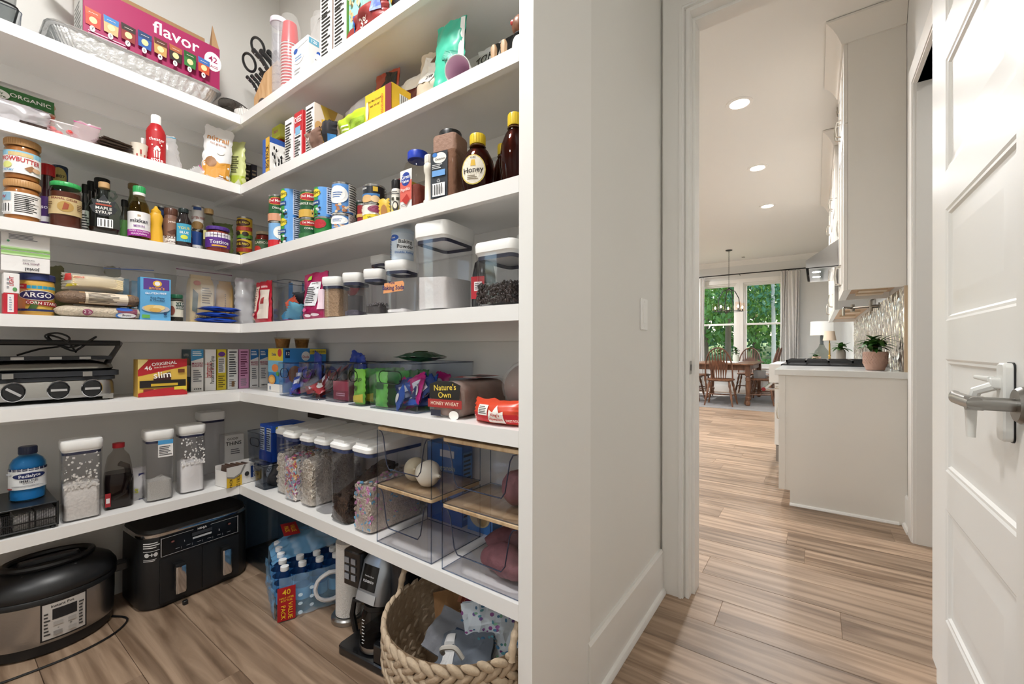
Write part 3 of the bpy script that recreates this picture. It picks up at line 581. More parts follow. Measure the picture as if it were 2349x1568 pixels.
for k,(x,y,s_) in enumerate(((13,.2,.5),(14.5,-1.8,.6),(16,1.6,.8),(18,-.3,.8),(19,-2.6,.9),(13.2,-.75,.35))): shrub(x,y,s_,['low shrub below the left window','low shrub low in the right window','shrub behind the leaning pale trunk','shrub on the slope between the trunks','shrub at the right on the slope','small shrub beneath the mullion'][k],FOL[k%3])
# ================= PACKAGE BUILDERS =================
def carton(label,cat,run,sh,s,df,w,dep,h,col,front=(),right=(),left=(),top=(),rz=0,dz=0,name='carton_box',grp=None,r=.55):
    t=item(name,label,cat,run,sh,s,df+dep/2,rz,dz,grp)
    G().rb(w,dep,0,h,.0012,1,.0008).obj('carton',mat(col,r),t,30)
    if front: deco(t,front,w,h,flat(-dep/2))
    if right: deco(t,right,dep,h,side(w/2,0,1))
    if left: deco(t,left,dep,h,side(w/2,0,-1))
    if top: deco(t,top,w,dep,lid(h))
    return t
TIN=mat('b8b8b6',.25,1,n='tinplate')
def can(label,run,sh,s,d,r,h,col,els=(),rz=0,dz=0,grp='food cans'):
    t=item('food_can',label,'can',run,sh,s,d,fz(run,s,d)+rz,dz,grp)
    G().lathe([(r-.003,.001),(r,0),(r,.003),(r-.0012,.004),(r-.0012,h-.004),(r,h-.003),(r,h),(r-.003,h),(r-.004,h-.004),(.001,h-.004)],26).obj('tin',TIN,t)
    G().lathe([(r-.0004,.006),(r-.0004,h-.006)],26,c0=0,c1=0).obj('paper_label',mat(col,.35),t)
    if els: deco(t,els,2*r,h,cyl(r))
    return t
def bottle(name,label,cat,run,sh,s,d,prof,m,cap=None,fill=None,lab=None,els=(),rz=0,dz=0,sx=1,sy=1,grp=None,n=26,body='bottle'):
    t=item(name,label,cat,run,sh,s,d,rz,dz,grp)
    G().lathe(prof,n,sx=sx,sy=sy).obj(body,m,t,50)
    if fill:
        c,lv=fill; P=[(max(.0008,r*.95-.0008),max(.002,z)) for r,z in prof if z<lv]; rl=None
        for (r0,z0),(r1,z1) in zip(prof,prof[1:]):
            if z0<lv<=z1: rl=r0+(r1-r0)*(lv-z0)/(z1-z0)
        if rl: P+= [(rl*.95-.0008,lv),(.001,lv)]
        G().lathe(P,n,sx=sx,sy=sy).obj('contents',mat(c,.3) if isinstance(c,str) else c,t,50)
    if cap:
        cr,z0,z1,cc=cap; g=G(); g.lathe([(cr*.97,z0),(cr,z0+.002),(cr,z1-.002),(cr*.94,z1),(.001,z1)],20)
        for k in range(20): a=k*pi/10; g.tube([(cr*cos(a),cr*sin(a),z0+.002),(cr*cos(a),cr*sin(a),z1-.003)],.0007,4)
        g.obj('cap',mat(cc,.35),t,50)
    if lab:
        z0,z1,lc,arc,lr=lab; G().grid(lambda u,v:((lr+.0005)*sx*sin((u-.5)*arc),-(lr+.0005)*sy*cos((u-.5)*arc),z0+(z1-z0)*v),20,1).obj('paper_label',mat(lc,.45),t,60)
        if els: deco(t,els,2*lr,z1-z0,(lambda x,z,o:((lr+o)*sx*sin(x/lr),-(lr+o)*sy*cos(x/lr),z)),z0)
    return t
def phalf(w,h,tk,kind,seed,wr):
    def f(x,z):
        u=min(1,abs(2*x/w)); v=min(1,max(0,z/h)); p=max(0,1-u**2.6)**.6
        q=(max(0,1-v)**.6*(.55+.45*min(1,v*8)) if kind=='stand' else max(0,4*v*(1-v))**.45)
        return max(.0012,tk/2*p*q)+wr*noise.noise(Vector((x*28,z*28,seed*3.7)))*(.3+p)
    return f
def pouch(name,label,cat,run,sh,s,d,w,h,tk,col,els=(),rz=0,dz=0,kind='stand',wr=.004,tilt=0,roll=0,m=None,back=None,grp=None,seed=None,seal=True,t=None):
    t=t or item(name,label,cat,run,sh,s,d,rz,dz,grp); seed=seed if seed is not None else RN.random()*50
    f=phalf(w,h,tk,kind,seed,wr); M=RX(math.radians(tilt))@RY(math.radians(roll)) if kind!='flat' else TR(0,-h/2,tk*.5)@RX(math.radians(-90))
    ed=lambda u,v:.003*sin(v*40+seed)+.004*noise.noise(Vector((v*6,seed,u)))
    X=lambda u,v:(u-.5)*w+ed(u,v)*(1 if u>.5 else -1)*abs(2*u-1)
    ZZ=lambda u,v:h*v+(.006*noise.noise(Vector((u*7,seed,3))) if v==1 else 0)
    g=G(); g.grid(lambda u,v:(X(u,v),-f((u-.5)*w,h*v),ZZ(u,v)),16,18); g.xf(M); mm=m or mat(col,.32); g.obj('front_film',mm,t,80)
    g=G(); g.grid(lambda u,v:(X(u,v),f((u-.5)*w,h*v)*.8,ZZ(u,v)),12,12); g.xf(M); g.obj('back_film',back or mm,t,80)
    if els: deco(t,els,w,h,lambda x,z,o:tuple(M@Vector((x,-f(x,z)-o-.0014,z))))
    return t
def shellbox(g,w,d,h,th=.0025,r=.012,taper=1.04):
    g.loft([(w,d,r,0),(w*taper,d*taper,r,h),(w*taper-2*th,d*taper-2*th,r,h),(w-2*th,d-2*th,r,th)],4); return g
def clearbin(label,run,sh,s,df,w,dep,h,rz=0,dz=0,m=None,slot=True,grp='clear storage bins',name='clear_bin',col='2a2e3a'):
    t=item(name,label,'bin',run,sh,s,df+dep/2,rz,dz,grp)
    shellbox(G(),w,dep,h).obj('bin_shell',m or CLB,t,40)
    G().tube([(x,y,h) for x,y in rr(w*1.04,dep*1.04,.014,3)],.0016,5,True).obj('rim',clear('c2c8d2',.1,1.6),t,60); G().tube([(x,y,.002) for x,y in rr(w,dep,.012,3)],.0013,5,True).obj('base_rim',clear('c2c8d2',.1,1.6),t,60)
    if slot:
        ws=min(.11,w*.55); G().tube([(x,-dep/2*1.03-.0012,h*.70+z) for x,z in rr(ws,h*.26,h*.12,4)],.0016,5,True).obj('handle_slot',clear('8d94a3',.1,1.7),t,60)
    return t
def popbox(label,run,sh,s,df,w,dep,h,content=None,level=.5,rz=0,grp='airtight push-top containers',els=(),lidh=.028,bumpy=.003,cname='contents',name='airtight_container',stuff=None,dz=0,band=NAVY):
    t=item(name,label,'container',run,sh,s,df+dep/2,rz,dz,grp); r=min(.018,w*.2); hb=h-lidh
    G().loft([(w*.93,dep*.93,r,0),(w*.95,dep*.95,r,.004),(w,dep,r,hb),(w-.005,dep-.005,r,hb),(w*.95-.006,dep*.95-.006,r,.005)],5).obj('clear_body',CLR,t,40)
    G().loft([(w*.945,dep*.945,r,hb-.016),(w*.95,dep*.95,r,hb-.005)],5,0,0).obj('gasket',band,t,40)
    l=G().loft([(w*.96,dep*.96,r,hb-.006),(w*.985,dep*.985,r,hb),(w*1.03,dep*1.03,r*1.1,hb+.003),(w*1.04,dep*1.04,r*1.1,h-.008),(w*1.0,dep*1.0,r,h-.001),(w*.9,dep*.9,r,h)],5).obj('lid',WHT,t,40)
    G().loft([(w*.5,dep*.5,r*.8,h-.0005),(w*.48,dep*.48,r*.8,h+.001)],5).obj('push_button',WHT,l,40)
    if content:
        lv=level*hb; g=G()
        P=rr(w*.95-.009,dep*.95-.009,r*.8,5); R=[[(x,y,.006) for x,y in P],[(x,y,lv+bumpy*2*noise.noise(Vector((x*25,y*25,s*9)))) for x,y in P]]
        for k in (.7,.4,.1): R.append([(x*k,y*k,lv+bumpy*3*noise.noise(Vector((x*k*30,y*k*30,s*9+2)))+bumpy*(1-k)*2) for x,y in P])
        g.rings(R); o=g.obj(cname,content,t,60); 
        if stuff: o['kind']='stuff'
    if els: deco(t,els,w*.95,h,flat(-dep/2*.975-.001))
    return t
def nutrition(c='1a1a1a',x0=-.4,x1=.4,z0=.1,z1=.9,n=12,bg=None):
    e=[]
    if bg: e.append(('r',bg,x0-.03,x1+.03,z0-.02,z1+.02))
    e+=[('r',c,x0,x1,z1-.035,z1-.005)]+[('l',c,x0,x1,z0,z1-.06,n),('r',c,x0,x1,z0+(z1-z0)*.55,z0+(z1-z0)*.565)]; return e
def barcode(x0,x1,z0,z1,n=14):
    e=[('r','ffffff',x0-.02,x1+.02,z0-.02,z1+.02)]; st=(x1-x0)/n
    for k in range(n): 
        if k%3!=1: e.append(('r','151515',x0+k*st,x0+k*st+st*(.35+.4*((k*7)%3)/2),z0,z1))
    return e
# ================= TOP SHELF =================
t=clearbin('clear rectangular storage tub with dark rim, at the left end of the topmost shelf','A',1,-.70,.03,.11,.2,.06,slot=False,m=clear('e8eaec',.05,1.5)); G().tube([(x,y,.075) for x,y in rr(.10,.19,.02,3)],.003,6,True).obj('dark_gasket',BLK,t); G().loft([(.09,.18,.02,.061),(.10,.19,.02,.15)],4).obj('upper_tub',clear('d6d8d8',.05,1.5),t)
def foilpan(label,s,df,w,dep,h,dz,rz=0,flip=False,m=FOIL):
    t=item('foil_pan',label,'pan','A',1,s,df+dep/2,rz,dz,'foil pans'); g=G(); n=26; R=[]
    def ring(k,z,rib=0):
        P=[]; base=rr(w*k,dep*k,.04,6); L=len(base)
        for i in range(L):
            (x0,y0),(x1,y1)=base[i],base[(i+1)%L]; m_=max(1,int(math.hypot(x1-x0,y1-y0)/.008))
            q=60 if math.hypot(x1-x0,y1-y0)>.1 else 3
            for j in range(q):
                a=j/q; x,y=x0+(x1-x0)*a,y0+(y1-y0)*a; f=1+rib*(.012 if j%4<2 else -.006); P.append((x*f,y*f,z))
        return P
    R=[ring(.84,.004),ring(.85,0),ring(.90,h*.35,1),ring(.95,h*.8,1),ring(.965,h*.93),ring(1.0,h*.96),ring(1.015,h*.99),ring(1.0,h),ring(.965,h-.006)]
    g.rings(R,1,0); g.jit(.0015,s,60); g.obj('pan_body',m,t,50); G().tube([p for p in ring(1.012,h)[::6]],.0035,6,True).obj('rolled_rim',m,t); return t
foilpan('crinkled foil tray lying flat beneath the larger foil roasting pan',-.30,.055,.50,.23,.022,0)
foilpan('large ribbed foil roasting pan under the magenta snack box',-.318,.05,.53,.25,.072,.024)
MG='a81d5c'
def chipdeco():
    e=[('r',MG,-.5,.5,0,1),('t','ffffff','flavor',.14,.80,.34,0,.62),('e','ffffff',.44,.66,.075,.2),('t',MG,'42',.44,.70,.17),('t',MG,'BAGS',.44,.55,.075),('l','e7b8cd',-.47,-.08,.10,.19,2),('l','d58fb0',.1,.48,.05,.1,2)]
    cols=[('d8442f','7'),('d9b27e','5'),('8e2a22','7'),('2458a6','5'),('c79b57','4'),('2b1a14','5'),('2e7a35','5'),('c9502f','4')]; top=['e05a3a','3b82c4','2a1512','183a6a','5a2a18','b0603a','1d5a26','3a6fb8']
    for k,(c,nn) in enumerate(cols):
        x=-.44+k*.112; z=.40
        e+=[('p',c,[(x-.046,z-.13),(x+.044,z-.15),(x+.05,z+.15),(x-.05,z+.17)]),('p',top[k],[(x-.045,z+.05),(x+.047,z+.04),(x+.05,z+.15),(x-.05,z+.17)]),('e','f2d9a0',x,z-.03,.025,.06),('t','f6efe0',['chips','cheese','nacho','ranch','corn','bbq','onion','ridged'][k] if False else '~~~',x,z+.1,.07),('e','ffffff',x-.005,z-.19,.017,.055),('t','2a1a20',nn,x-.005,z-.19,.07)]
    return e
t=carton('magenta multipack snack box with open cardboard flaps on the foil pan','box','A',1,-.27,.095,.44,.15,.205,MG,chipdeco(),left=[('r','f2f0ee',-.5,.5,0,1),('l','8a8a8a',-.4,.4,.2,.8,8)],dz=.099,name='snack_multipack_box')
KR=mat('b8946c',.8,n='kraft_card')
G().add([(.19,-.074,.205),(.219,-.074,.205),(.219,.07,.205),(.21,-.02,.335)],[(0,1,3),(1,2,3),(0,3,2)]).obj('open_flap',KR,t,0); G().add([(-.22,.075,.205),(.22,.075,.205),(.22,.10,.33),(-.22,.10,.33)],[(0,1,2,3)]).obj('open_flap',KR,t,0); G().add([(-.22,-.07,.205),(-.22,.075,.205),(-.29,.07,.25),(-.29,-.06,.25)],[(0,1,2,3)]).obj('open_flap',KR,t,0)
t=item('pie_tin','dark fluted foil pie tin leaning at the shelf corner','pie tin','A',1,.05,.17,0,0); g=G()
M=TR(0,.02,.075)@RX(math.radians(62))
g.rings([[((r*(1+(.02 if i%2 else -.02)*q))*cos(2*pi*i/60),(r*(1+(.02 if i%2 else -.02)*q))*sin(2*pi*i/60),z) for i in range(60)] for r,z,q in ((.001,0,0),(.055,0,0),(.075,.025,1),(.08,.027,.3),(.081,.03,.3))],0,0,M); g.obj('pie_tin_body',mat('77736f',.3,1,bump=.3,bs=60),t,30)
t=item('baking_cup_stack','stack of white fluted paper baking cups in front of the pie tin','baking cups','A',1,.06,.085,0,0); g=G()
g.rings([[((r*(1+(.03 if i%2 else -.03)*q))*cos(2*pi*i/64),(r*(1+(.03 if i%2 else -.03)*q))*sin(2*pi*i/64),z) for i in range(64)] for r,z,q in ((.03,0,.4),(.045,.035,1),(.05,.06,1),(.047,.06,1),(.001,.03,0))],1,0); g.obj('paper_cup',mat('e6e3df',.8),t,0)
# knife block
t=item('knife_block','beech knife block with black handled knives and scissors','knife block','B',1,.10,.115,12); t.scale=(1.5,1.15,1.45); BE=wood('d6b489','b98f60',30,6,.5,0,'beech',0)
P=[(-.055,0),(.06,0),(.06,.10),(.045,.15),(-.01,.125),(-.055,.06)]
G().poly(P,-.05,.05).obj('block',BE,t,20); G().lathe([(.016,0),(.016,.001),(.001,.0012)],18,M=TR(-.02,-.0505,.035)@RX(pi/2)).obj('badge',mat('4a4440',.4),t)
HB=mat('17191c',.35,n='knife_handle')
dirv=Vector((-.62,0,.78)); 
def knifeh(i,x,y,z,L,w=.010,par=t):
    b=Vector((x,y,z)); e=b+dirv*L; g=G(); g.tube([tuple(b),tuple(b+dirv*L*.5+Vector((.004,0,.002))),tuple(e)],[w*.75,w*.7,w*.8],8); g.obj('knife_handle',HB,par)
    G().tube([tuple(b-dirv*.012),tuple(b+dirv*.004)],w*.85,8).obj('bolster',CHROME,par)
    for q in (.25,.55,.8):
        c=b+dirv*L*q; G().lathe([(.0025,0),(.0025,.0007)],8,M=TR(c.x,c.y-w*.72,c.z)@RX(pi/2)).obj('rivet',CHROME,par)
for k in range(6): knifeh(k,-.045+.006*k,-.04+.013*k,.075+.008*k,.085,.0075)
for k in range(4): knifeh(k,.0+.010*k,-.035+.022*k,.128+.006*k,.12,.0105)
sc=G(); b=Vector((-.02,.0,.12)); 
for k in (-1,1):
    c=b+dirv*.15+Vector((.02*k,.0,.02*k)); sc.tube([tuple(b+Vector((.006*k,0,.006*k))),tuple(b+dirv*.09+Vector((.008*k,0,.008*k)))],.006,8); sc.tube([tuple(c+dirv*.042*cos(a)+Vector((.78,0,.62))*.02*sin(a)) for a in [2*pi*i/20 for i in range(20)]],.0045,6,True)
sc.obj('scissors',HB,t)
t=item('hanging_comb_brush','dark bristle brush standing behind the knife block','brush','B',1,-.03,.25,0); 
G().box(-.022,.022,-.006,.006,0,.04).obj('handle_block',mat('6a625c',.6),t); g=G()
for k in range(9): g.box(-.02+k*.0048,-.018+k*.0048,-.004,.004,.04,.17)
g.obj('bristle_row',mat('4a443e',.6),t,0)
# cup sleeves
t=item('cup_sleeve','clear plastic sleeve of clear cups with a lilac white lid','cup sleeve','B',1,.218,.062); G().lathe([(.024,0),(.027,.02),(.030,.33),(.03,.345)],20,c0=0,c1=0).obj('plastic_sleeve',film('f2f2f4',.25),t)
for k in range(9): G().lathe([(.022,.01+k*.034),(.028,.05+k*.034),(.029,.052+k*.034)],18,c1=0).obj('clear_cup',clear('eeeef2',.1,1.4),t)
G().lathe([(.034,.345),(.036,.35),(.034,.365),(.025,.372),(.001,.373)],22).obj('lid',mat('e3dbe8',.5),t)
t=item('red_cup_sleeve','sleeve of stacked red party cups with white rims','cup sleeve','B',1,.305,.065)
for k in range(17):
    c_=G().lathe([(.031,.004+.0125*k),(.034,.0128+.0125*k)],22,c0=0,c1=0).obj('cup',mat('c8202c',.35),t); G().torus(.0352,.0019,24,6,M=TR(0,0,.0145+.0125*k)).obj('cup_rim',mat('eeeae8',.4),c_)
G().lathe([(.034,.22),(.031,.26),(.027,.31),(.022,.315),(.001,.316)],22).obj('top_cup',mat('c4202c',.3),t); G().lathe([(.039,0),(.041,.2),(.038,.3),(.03,.34)],16,c0=0,c1=0).jit(.003,5,40).obj('plastic_sleeve',film('ffffff',.13,.1),t)
pouch('clear_plastic_bag','crumpled clear plastic bag above the cutlery box','bag','B',1,.36,.17,.17,.42,.05,'ffffff',(('l','2a2a2a',-.1,.3,.86,.92,2),),m=film('f3f3f3',.22,.15),wr=.012)
carton('white plastic cutlery box with 120 count panel','box','B',1,.43,.04,.125,.055,.175,'eceae8',[('p','dfe8ea',[(-.5,.84),(.5,.9),(.5,1),(-.5,1)]),('e','ffffff',-.05,.66,.32,.15),('e','2a56a8',-.22,.82,.12,.06),('l','8fa9cc',-.25,.2,.58,.70,2),('l','c6ccd2',-.3,.1,.15,.45,4)]+barcode(-.1,.25,.06,.22),right=[('r','d4d3d2',-.5,.5,0,1),('r','5f9fb8',-.45,.3,.84,.97),('t','ffffff','120',-.08,.905,.1),('e','2a56a8',.3,.68,.2,.06),('e','f3f3f3',.25,.5,.35,.18),('t','2a2a2a','White',.2,.52,.06),('t','2a2a2a','& Spoons',.2,.44,.045),('l','777777',-.4,.3,.22,.3,2)])
for k,(s,hh) in enumerate(((.602,.36),(.69,.34))):
    carton(['tall cereal box showing its white nutrition panel, next to the cutlery box','tall cereal box showing its white nutrition panel, next to the teal cereal box'][k],'box','B',1,s,.05,.082,.19,hh,'f0efec',nutrition(x0=-.36,x1=.36,z0=.12,z1=.95,n=20)+[('r','1a1a1a',-.3,.3,.03,.05)],right=[('r',['7a5238','5d8a3a'][k],-.5,.5,0,1),('r','3a6fb0',-.5,.5,.8,1)],grp='cereal boxes on the topmost shelf')
g_=[('r','a9d6cf',-.5,.5,0,1)]
for k in range(26): g_.append(('e','c7a377' if k%3 else 'e2c9a3',-.4+.8*RN.random(),.3+.65*RN.random(),.09,.028))
carton('teal cereal box with oat rings on its face','box','B',1,.772,.06,.075,.2,.33,'a9d6cf',[('r','8fc4bd',-.5,.5,0,1)]+g_[1:]+[('e','8b2f2a',0,.14,.45,.1)],right=g_)
pouch('snack_bag','crumpled dark red cereal bag hanging over the top shelf edge','bag','B',1,.885,.06,.18,.105,.07,'8d2f2e',(('t','e8dcd2','3%',-.05,.45,.35),('r','2a5fb0',-.5,-.36,.1,.9),('r','6a7fd0',.2,.42,.55,.9)),kind='pillow',wr=.012,tilt=12)
pouch('snack_bag','black and yellow snack bag at the right end of the topmost shelf','bag','B',1,1.03,.09,.12,.13,.06,'22232a',(('r','d9b93a',-.5,.0,.6,1),),kind='pillow',wr=.008,tilt=15)
# ================= SECOND SHELF =================
pouch('nut_bag','large organic cashew bag with green and red top against the wall','bag','A',2,-.66,.24,.24,.205,.05,'c9a58f',(('r','2f6b33',-.5,.5,.76,1),('p','b5543c',[(-.5,.62),(.5,.6),(.5,.72),(-.5,.78)]),('e','f2f2ec',-.08,.83,.12,.10),('t','2f5a2a','simply',-.1,.86,.07),('t','2f5a2a','nature',-.08,.79,.07),('t','f2f2ec','ORGANIC',.25,.87,.11),('t','8a3a2c','CASHEWS',.05,.52,.13),('t','8a3a2c','ROASTED',.2,.63,.06),('e','2f6b33',.36,.48,.07,.06)),tilt=-9,wr=.003)
pouch('foil_bag','crumpled silver foil bag at the left of the second shelf','bag','A',2,-.655,.085,.16,.085,.06,'d5d3d5',(('r','3a2a24',.05,.45,.0,.42),('l','7a4a5a',-.45,-.2,.3,.6,4)),kind='pillow',wr=.014,m=mat('cfccd0',.25,.6),tilt=20)
def zipbag(label,run,sh,s,d,w,h,tk,zc,rz=0,tilt=0,a=.25,fill=None,c='f4f4f6',roll=0,dz=0,wr=.006):
    t=pouch('zip_bag',label,'zip bag',run,sh,s,d,w,h,tk,c,(),rz,dz,'pillow',wr,tilt,roll,film(c,a,.15)); M=RX(math.radians(tilt))@RY(math.radians(roll))
    G().tube([tuple(M@Vector((-w*.5+w*k/6,-.002+.003*sin(k),h*.95))) for k in range(7)],.0022,5).obj('zipper',mat(zc,.35),t); return t
t=zipbag('clear zip bag of red wrapped sweets','A',2,-.54,.08,.075,.07,.05,'efe9ea',a=.18)
for k in range(9): tag(G().ball(0,0,0,.011,.009,.009,9,6).xf(TR(-.57+.065*RN.random(),.06+.03*RN.random(),ZT[2]+.012+.012*(k//3))).obj('wrapped_sweet',mat(RN.choice(('c9302e','d8584f','b02222')),.3)),'red wrapped sweet inside the small clear bag','sweet','red sweets')
zipbag('clear zip bag with a pink zipper','A',2,-.487,.075,.07,.085,.03,'d3509a',tilt=28,a=.3,c='f0d3dc')
for k in range(5):
    c=['6a5a50','7d6c60','5a4a42','86766a','75655a'][k]; pouch('seasoning_packet',['lowest flat brown packet of the small stack','second flat brown packet of the small stack','third flat brown packet of the small stack','fourth flat brown packet of the small stack','topmost flat brown packet of the small stack'][k],'packet','A',2,-.42+.004*k,.085,.10,.09,.008,c,(),rz=-8+5*k,dz=.011*k,kind='flat',wr=.002)
t=item('paper_cup','small red and cream popcorn patterned paper cup','cup','A',2,-.337,.06); G().lathe([(.020,0),(.027,.062),(.028,.064),(.026,.062),(.019,.003)],18,c1=0).obj('cup',mat('e9dfd0',.6),t)
deco(t,[('r','a33a32',-.3+.22*k,-.2+.22*k,.05+.3*(k%2),.35+.3*(k%2)) for k in range(4)],.05,.06,cyl(.0265))
t=item('plastic_fork','white plastic utensil standing behind the popcorn cup','utensil','A',2,-.318,.10); G().tube([(0,0,0),(0,.004,.06),(.002,.0,.11)],[.003,.004,.008],6).obj('handle',WHT,t)
RED='b81f26'
bottle('popcorn_spray','red popcorn topping spray bottle with a white cap','bottle','A',2,-.283,.07,[(.001,0),(.028,0),(.031,.004),(.031,.13),(.029,.145),(.020,.162),(.018,.168)],mat(RED,.3),(.0155,.165,.205,'f4f4f2'),None,(.01,.135,RED,3.0,.0311),[('t','f6ecec','theater',0,.72,.14,0,.85),('p','f5efe8',[(-.17,.36),(.17,.36),(.13,.14),(-.13,.14)]),('r',RED,-.10,-.05,.14,.36),('r',RED,.02,.07,.14,.36),('e','f7f1e6',-.08,.40,.07,.05),('e','f7f1e6',.08,.41,.07,.05),('e','f7f1e6',0,.46,.08,.05),('e','f7f1e6',-.22,.52,.035,.025),('e','f7f1e6',.2,.55,.035,.025),('e','f7f1e6',.12,.62,.03,.02),('t','f6ecec','style',0,.06,.15,0,.6)],-8)
zipbag('clear zip bag with a blue zipper holding a white pouch','A',2,-.218,.09,.07,.15,.04,'4aa3c8',roll=-12,a=.28)
zipbag('flat clear bag with a pink zipper beside the blue-zip bag','A',2,-.15,.10,.06,.06,.02,'d3509a',roll=50,a=.3,dz=.01)
pouch('granola_pouch','white and orange nut granola stand-up pouch','pouch','A',2,-.066,.10,.105,.262,.06,'eeeeee',(('p','d99a3c',[(-.48,.02),(.48,.02),(.48,.42),(.1,.36),(-.2,.46),(-.48,.34)]),('e','9a6a3c',-.2,.36,.2,.09),('t','c07a2a','nútrail',-.02,.78,.12,-4,.8),('t','a86a4a','nut granola',.0,.69,.05,-4),('e','f2efe8',.1,.56,.14,.05),('l','6a3a1a',.1,.4,.06,.14,3)),rz=-18,roll=4)
pouch('green_pouch','folded green and white snack pouch in the corner of the second shelf','pouch','A',2,.03,.11,.075,.235,.05,'c9cf8a',(('r','aab83a',-.5,.5,.0,.3),('l','5a5a3a',-.35,.35,.35,.7,8)),rz=-55)
for k,(c,s) in enumerate((('6b4a2e',.085),('2a2422',.115),('3a3a48',.145))): carton(['brown snack bar box at the back corner of the second shelf','black snack bar box at the back corner of the second shelf','slate snack bar box at the back corner of the second shelf'][k],'box','A',2,s,.20,.026,.07,.17+.01*k,c,nutrition('b0a08a',-.35,.35,.1,.85,6),rz=-6)
t=item('flat_plastic_bag','flat empty clear plastic bag at the second shelf corner','bag','A',2,-.03,.052); G().grid(lambda u,v:(-.09+.18*u,-.025+.05*v,.004+.008*noise.noise(Vector((u*5,v*4,2)))**2*8),14,6).obj('film_sheet',film('e8e6e6',.4,.15),t,60)
pouch('clear_pouch','tall white and clear pouch standing behind the cookie boxes','pouch','B',2,.085,.11,.10,.25,.05,'e9e9e6',(('r','b8b4b0',-.2,-.1,0,.9),('r','8a4a40',-.05,.0,.0,.9)),wr=.006)
carton('red cookie box behind the big pack box','box','B',2,.115,.10,.07,.12,.205,'9c2b28',[('r','c98a5a',-.5,.5,.5,.95),('t','f2e6d8','cookies',0,.3,.12,90)],right=[('r','8c2020',-.5,.5,0,1),('r','d2a368',-.35,-.1,.6,.85),('r','d2a368',.05,.3,.45,.7),('e','f0f0ee',-.1,.5,.08,.05),('e','2a2020',.2,.8,.1,.06)],dz=0)
carton('yellow and lime snack bar box lying on the red cookie box','box','B',2,.135,.09,.075,.1,.055,'c8cf4a',[('r','b9c13a',-.5,.5,.15,.9),('t','b0407a','bars',0,.55,.4)],right=[('r','d3d86a',-.5,.5,0,1),('t','a83a6a','BARS',.0,.5,.35)],dz=.207)
g_=[('r','2f57a8',-.5,.5,0,1)]
oreo=[('r','e8e6e2',-.5,.5,.15,.86)]
for k in range(60): oreo.append(('e','1d1b1c' if k%2 else 'f4f2ee',-.46+.92*RN.random(),.2+.6*RN.random(),.035,.05))
carton('blue and yellow big pack cookie box','box','B',2,.185,.025,.06,.10,.165,'d8a92e',[('r','3a63b5',-.5,-.02,0,1),('r','e0b13a',-.02,.5,0,1),('t','3a1a12','BIG PACK',.25,.5,.24,90,1.6)],right=[('r','2f57a8',-.5,.5,0,1)]+oreo[:40]+[('r','e0b13a',-.5,-.1,.02,.14)])
carton('white and red cracker box showing its nutrition panel','box','B',2,.365,.03,.062,.16,.195,'efeeec',nutrition(x0=-.38,x1=.38,z0=.1,z1=.9,n=14))
carton('red cracker box beside the plain white nutrition panel','box','B',2,.44,.03,.062,.16,.20,'c02a30',[('r','ffffff',-.42,.42,.05,.6),('t','ffffff','CHEEZ',0,.84,.16,0,.85),('r','7fb4d8',-.3,.3,.55,.7)]+nutrition(x0=-.36,x1=.36,z0=.06,z1=.52,n=8))
carton('beige cracker box with cursive lettering just the good','box','B',2,.525,.03,.062,.12,.20,'efece6',nutrition(x0=-.38,x1=.38,z0=.1,z1=.93,n=14),right=[('r','dcd0c2',-.5,.5,0,1),('p','b79a3a',[(-.3,1),(.1,1),(-.05,.6)]),('p','a8893a',[(-.1,1),(.3,1),(.12,.7)]),('e','c9a066',-.35,.55,.14,.12),('t','1d1a18','just',.1,.5,.13),('t','1d1a18','the',.15,.36,.12),('t','1d1a18','good',.12,.2,.2)])
pouch('snack_pouch','brown and silver snack pouch lying in front of the beige cracker box','pouch','B',2,.60,.035,.10,.075,.03,'8a6a5c',(('r','c9bcb4',-.5,-.2,0,1),),kind='pillow',wr=.008,tilt=30)
pouch('chip_bag','white and red chip bag with blue corner on the second shelf','bag','B',2,.67,.17,.19,.24,.08,'eceaec',(('p','b02230',[(-.2,.1),(.4,.1),(.45,.55),(.0,.7)]),('r','2a56b0',.2,.48,.05,.35),('e','f2e2b0',.05,.35,.1,.1),('p','d8b52a',[(-.5,.5),(-.38,.55),(-.4,.9),(-.5,.85)])),kind='pillow',wr=.012,roll=-8)
pouch('chip_bag','lime green chip bag lying in front on the second shelf','bag','B',2,.81,.055,.22,.085,.06,'b5cf2f',(('r','8fb02a',-.1,.3,.2,.6),('l','f4f8d8',-.3,-.05,.3,.6,2)),kind='pillow',wr=.012,tilt=10)
pouch('chip_bag','black and yellow snack packet below the lime green bag','bag','B',2,.665,.03,.085,.085,.03,'26262c',(('r','e0b52e',-.5,-.25,0,1),('r','3a82c0',.1,.5,.0,.5)),kind='pillow',wr=.008,tilt=15,roll=20)
pouch('chip_bag','orange red chip bag with dark inside standing upright','bag','B',2,.81,.15,.13,.27,.08,'b8503c',(('p','2a2a2c',[(-.1,.55),(.48,.45),(.45,.95),(.0,.98)]),),kind='stand',wr=.01,roll=6)
pouch('chip_bag','brown and white ridged chip bag behind the yellow box','bag','B',2,.97,.18,.22,.215,.09,'6a2f2c',(('r','e8e6e6',-.5,.5,.72,1),('t','e8e2dc','Ruffles',.1,.35,.16)),kind='pillow',wr=.010)
carton('yellow taco shell box lying on its side','box','B',2,.955,.02,.135,.075,.10,'e3b520',[('r','e8bd28',-.5,.5,0,1),('t','4a2a1a','For Max Crunch,',-.12,.72,.1,0,.5),('t','4a2a1a',"heat 'em up!",-.12,.56,.1,0,.45),('r','7a2230',.28,.5,0,1),('t','b8402a','OLD EL PASO',.17,.45,.15,90,.5),('e','f2e6c0',-.40,.45,.06,.3)],right=[('r','ddb024',-.5,.5,0,1)]+barcode(-.1,.35,.2,.75))
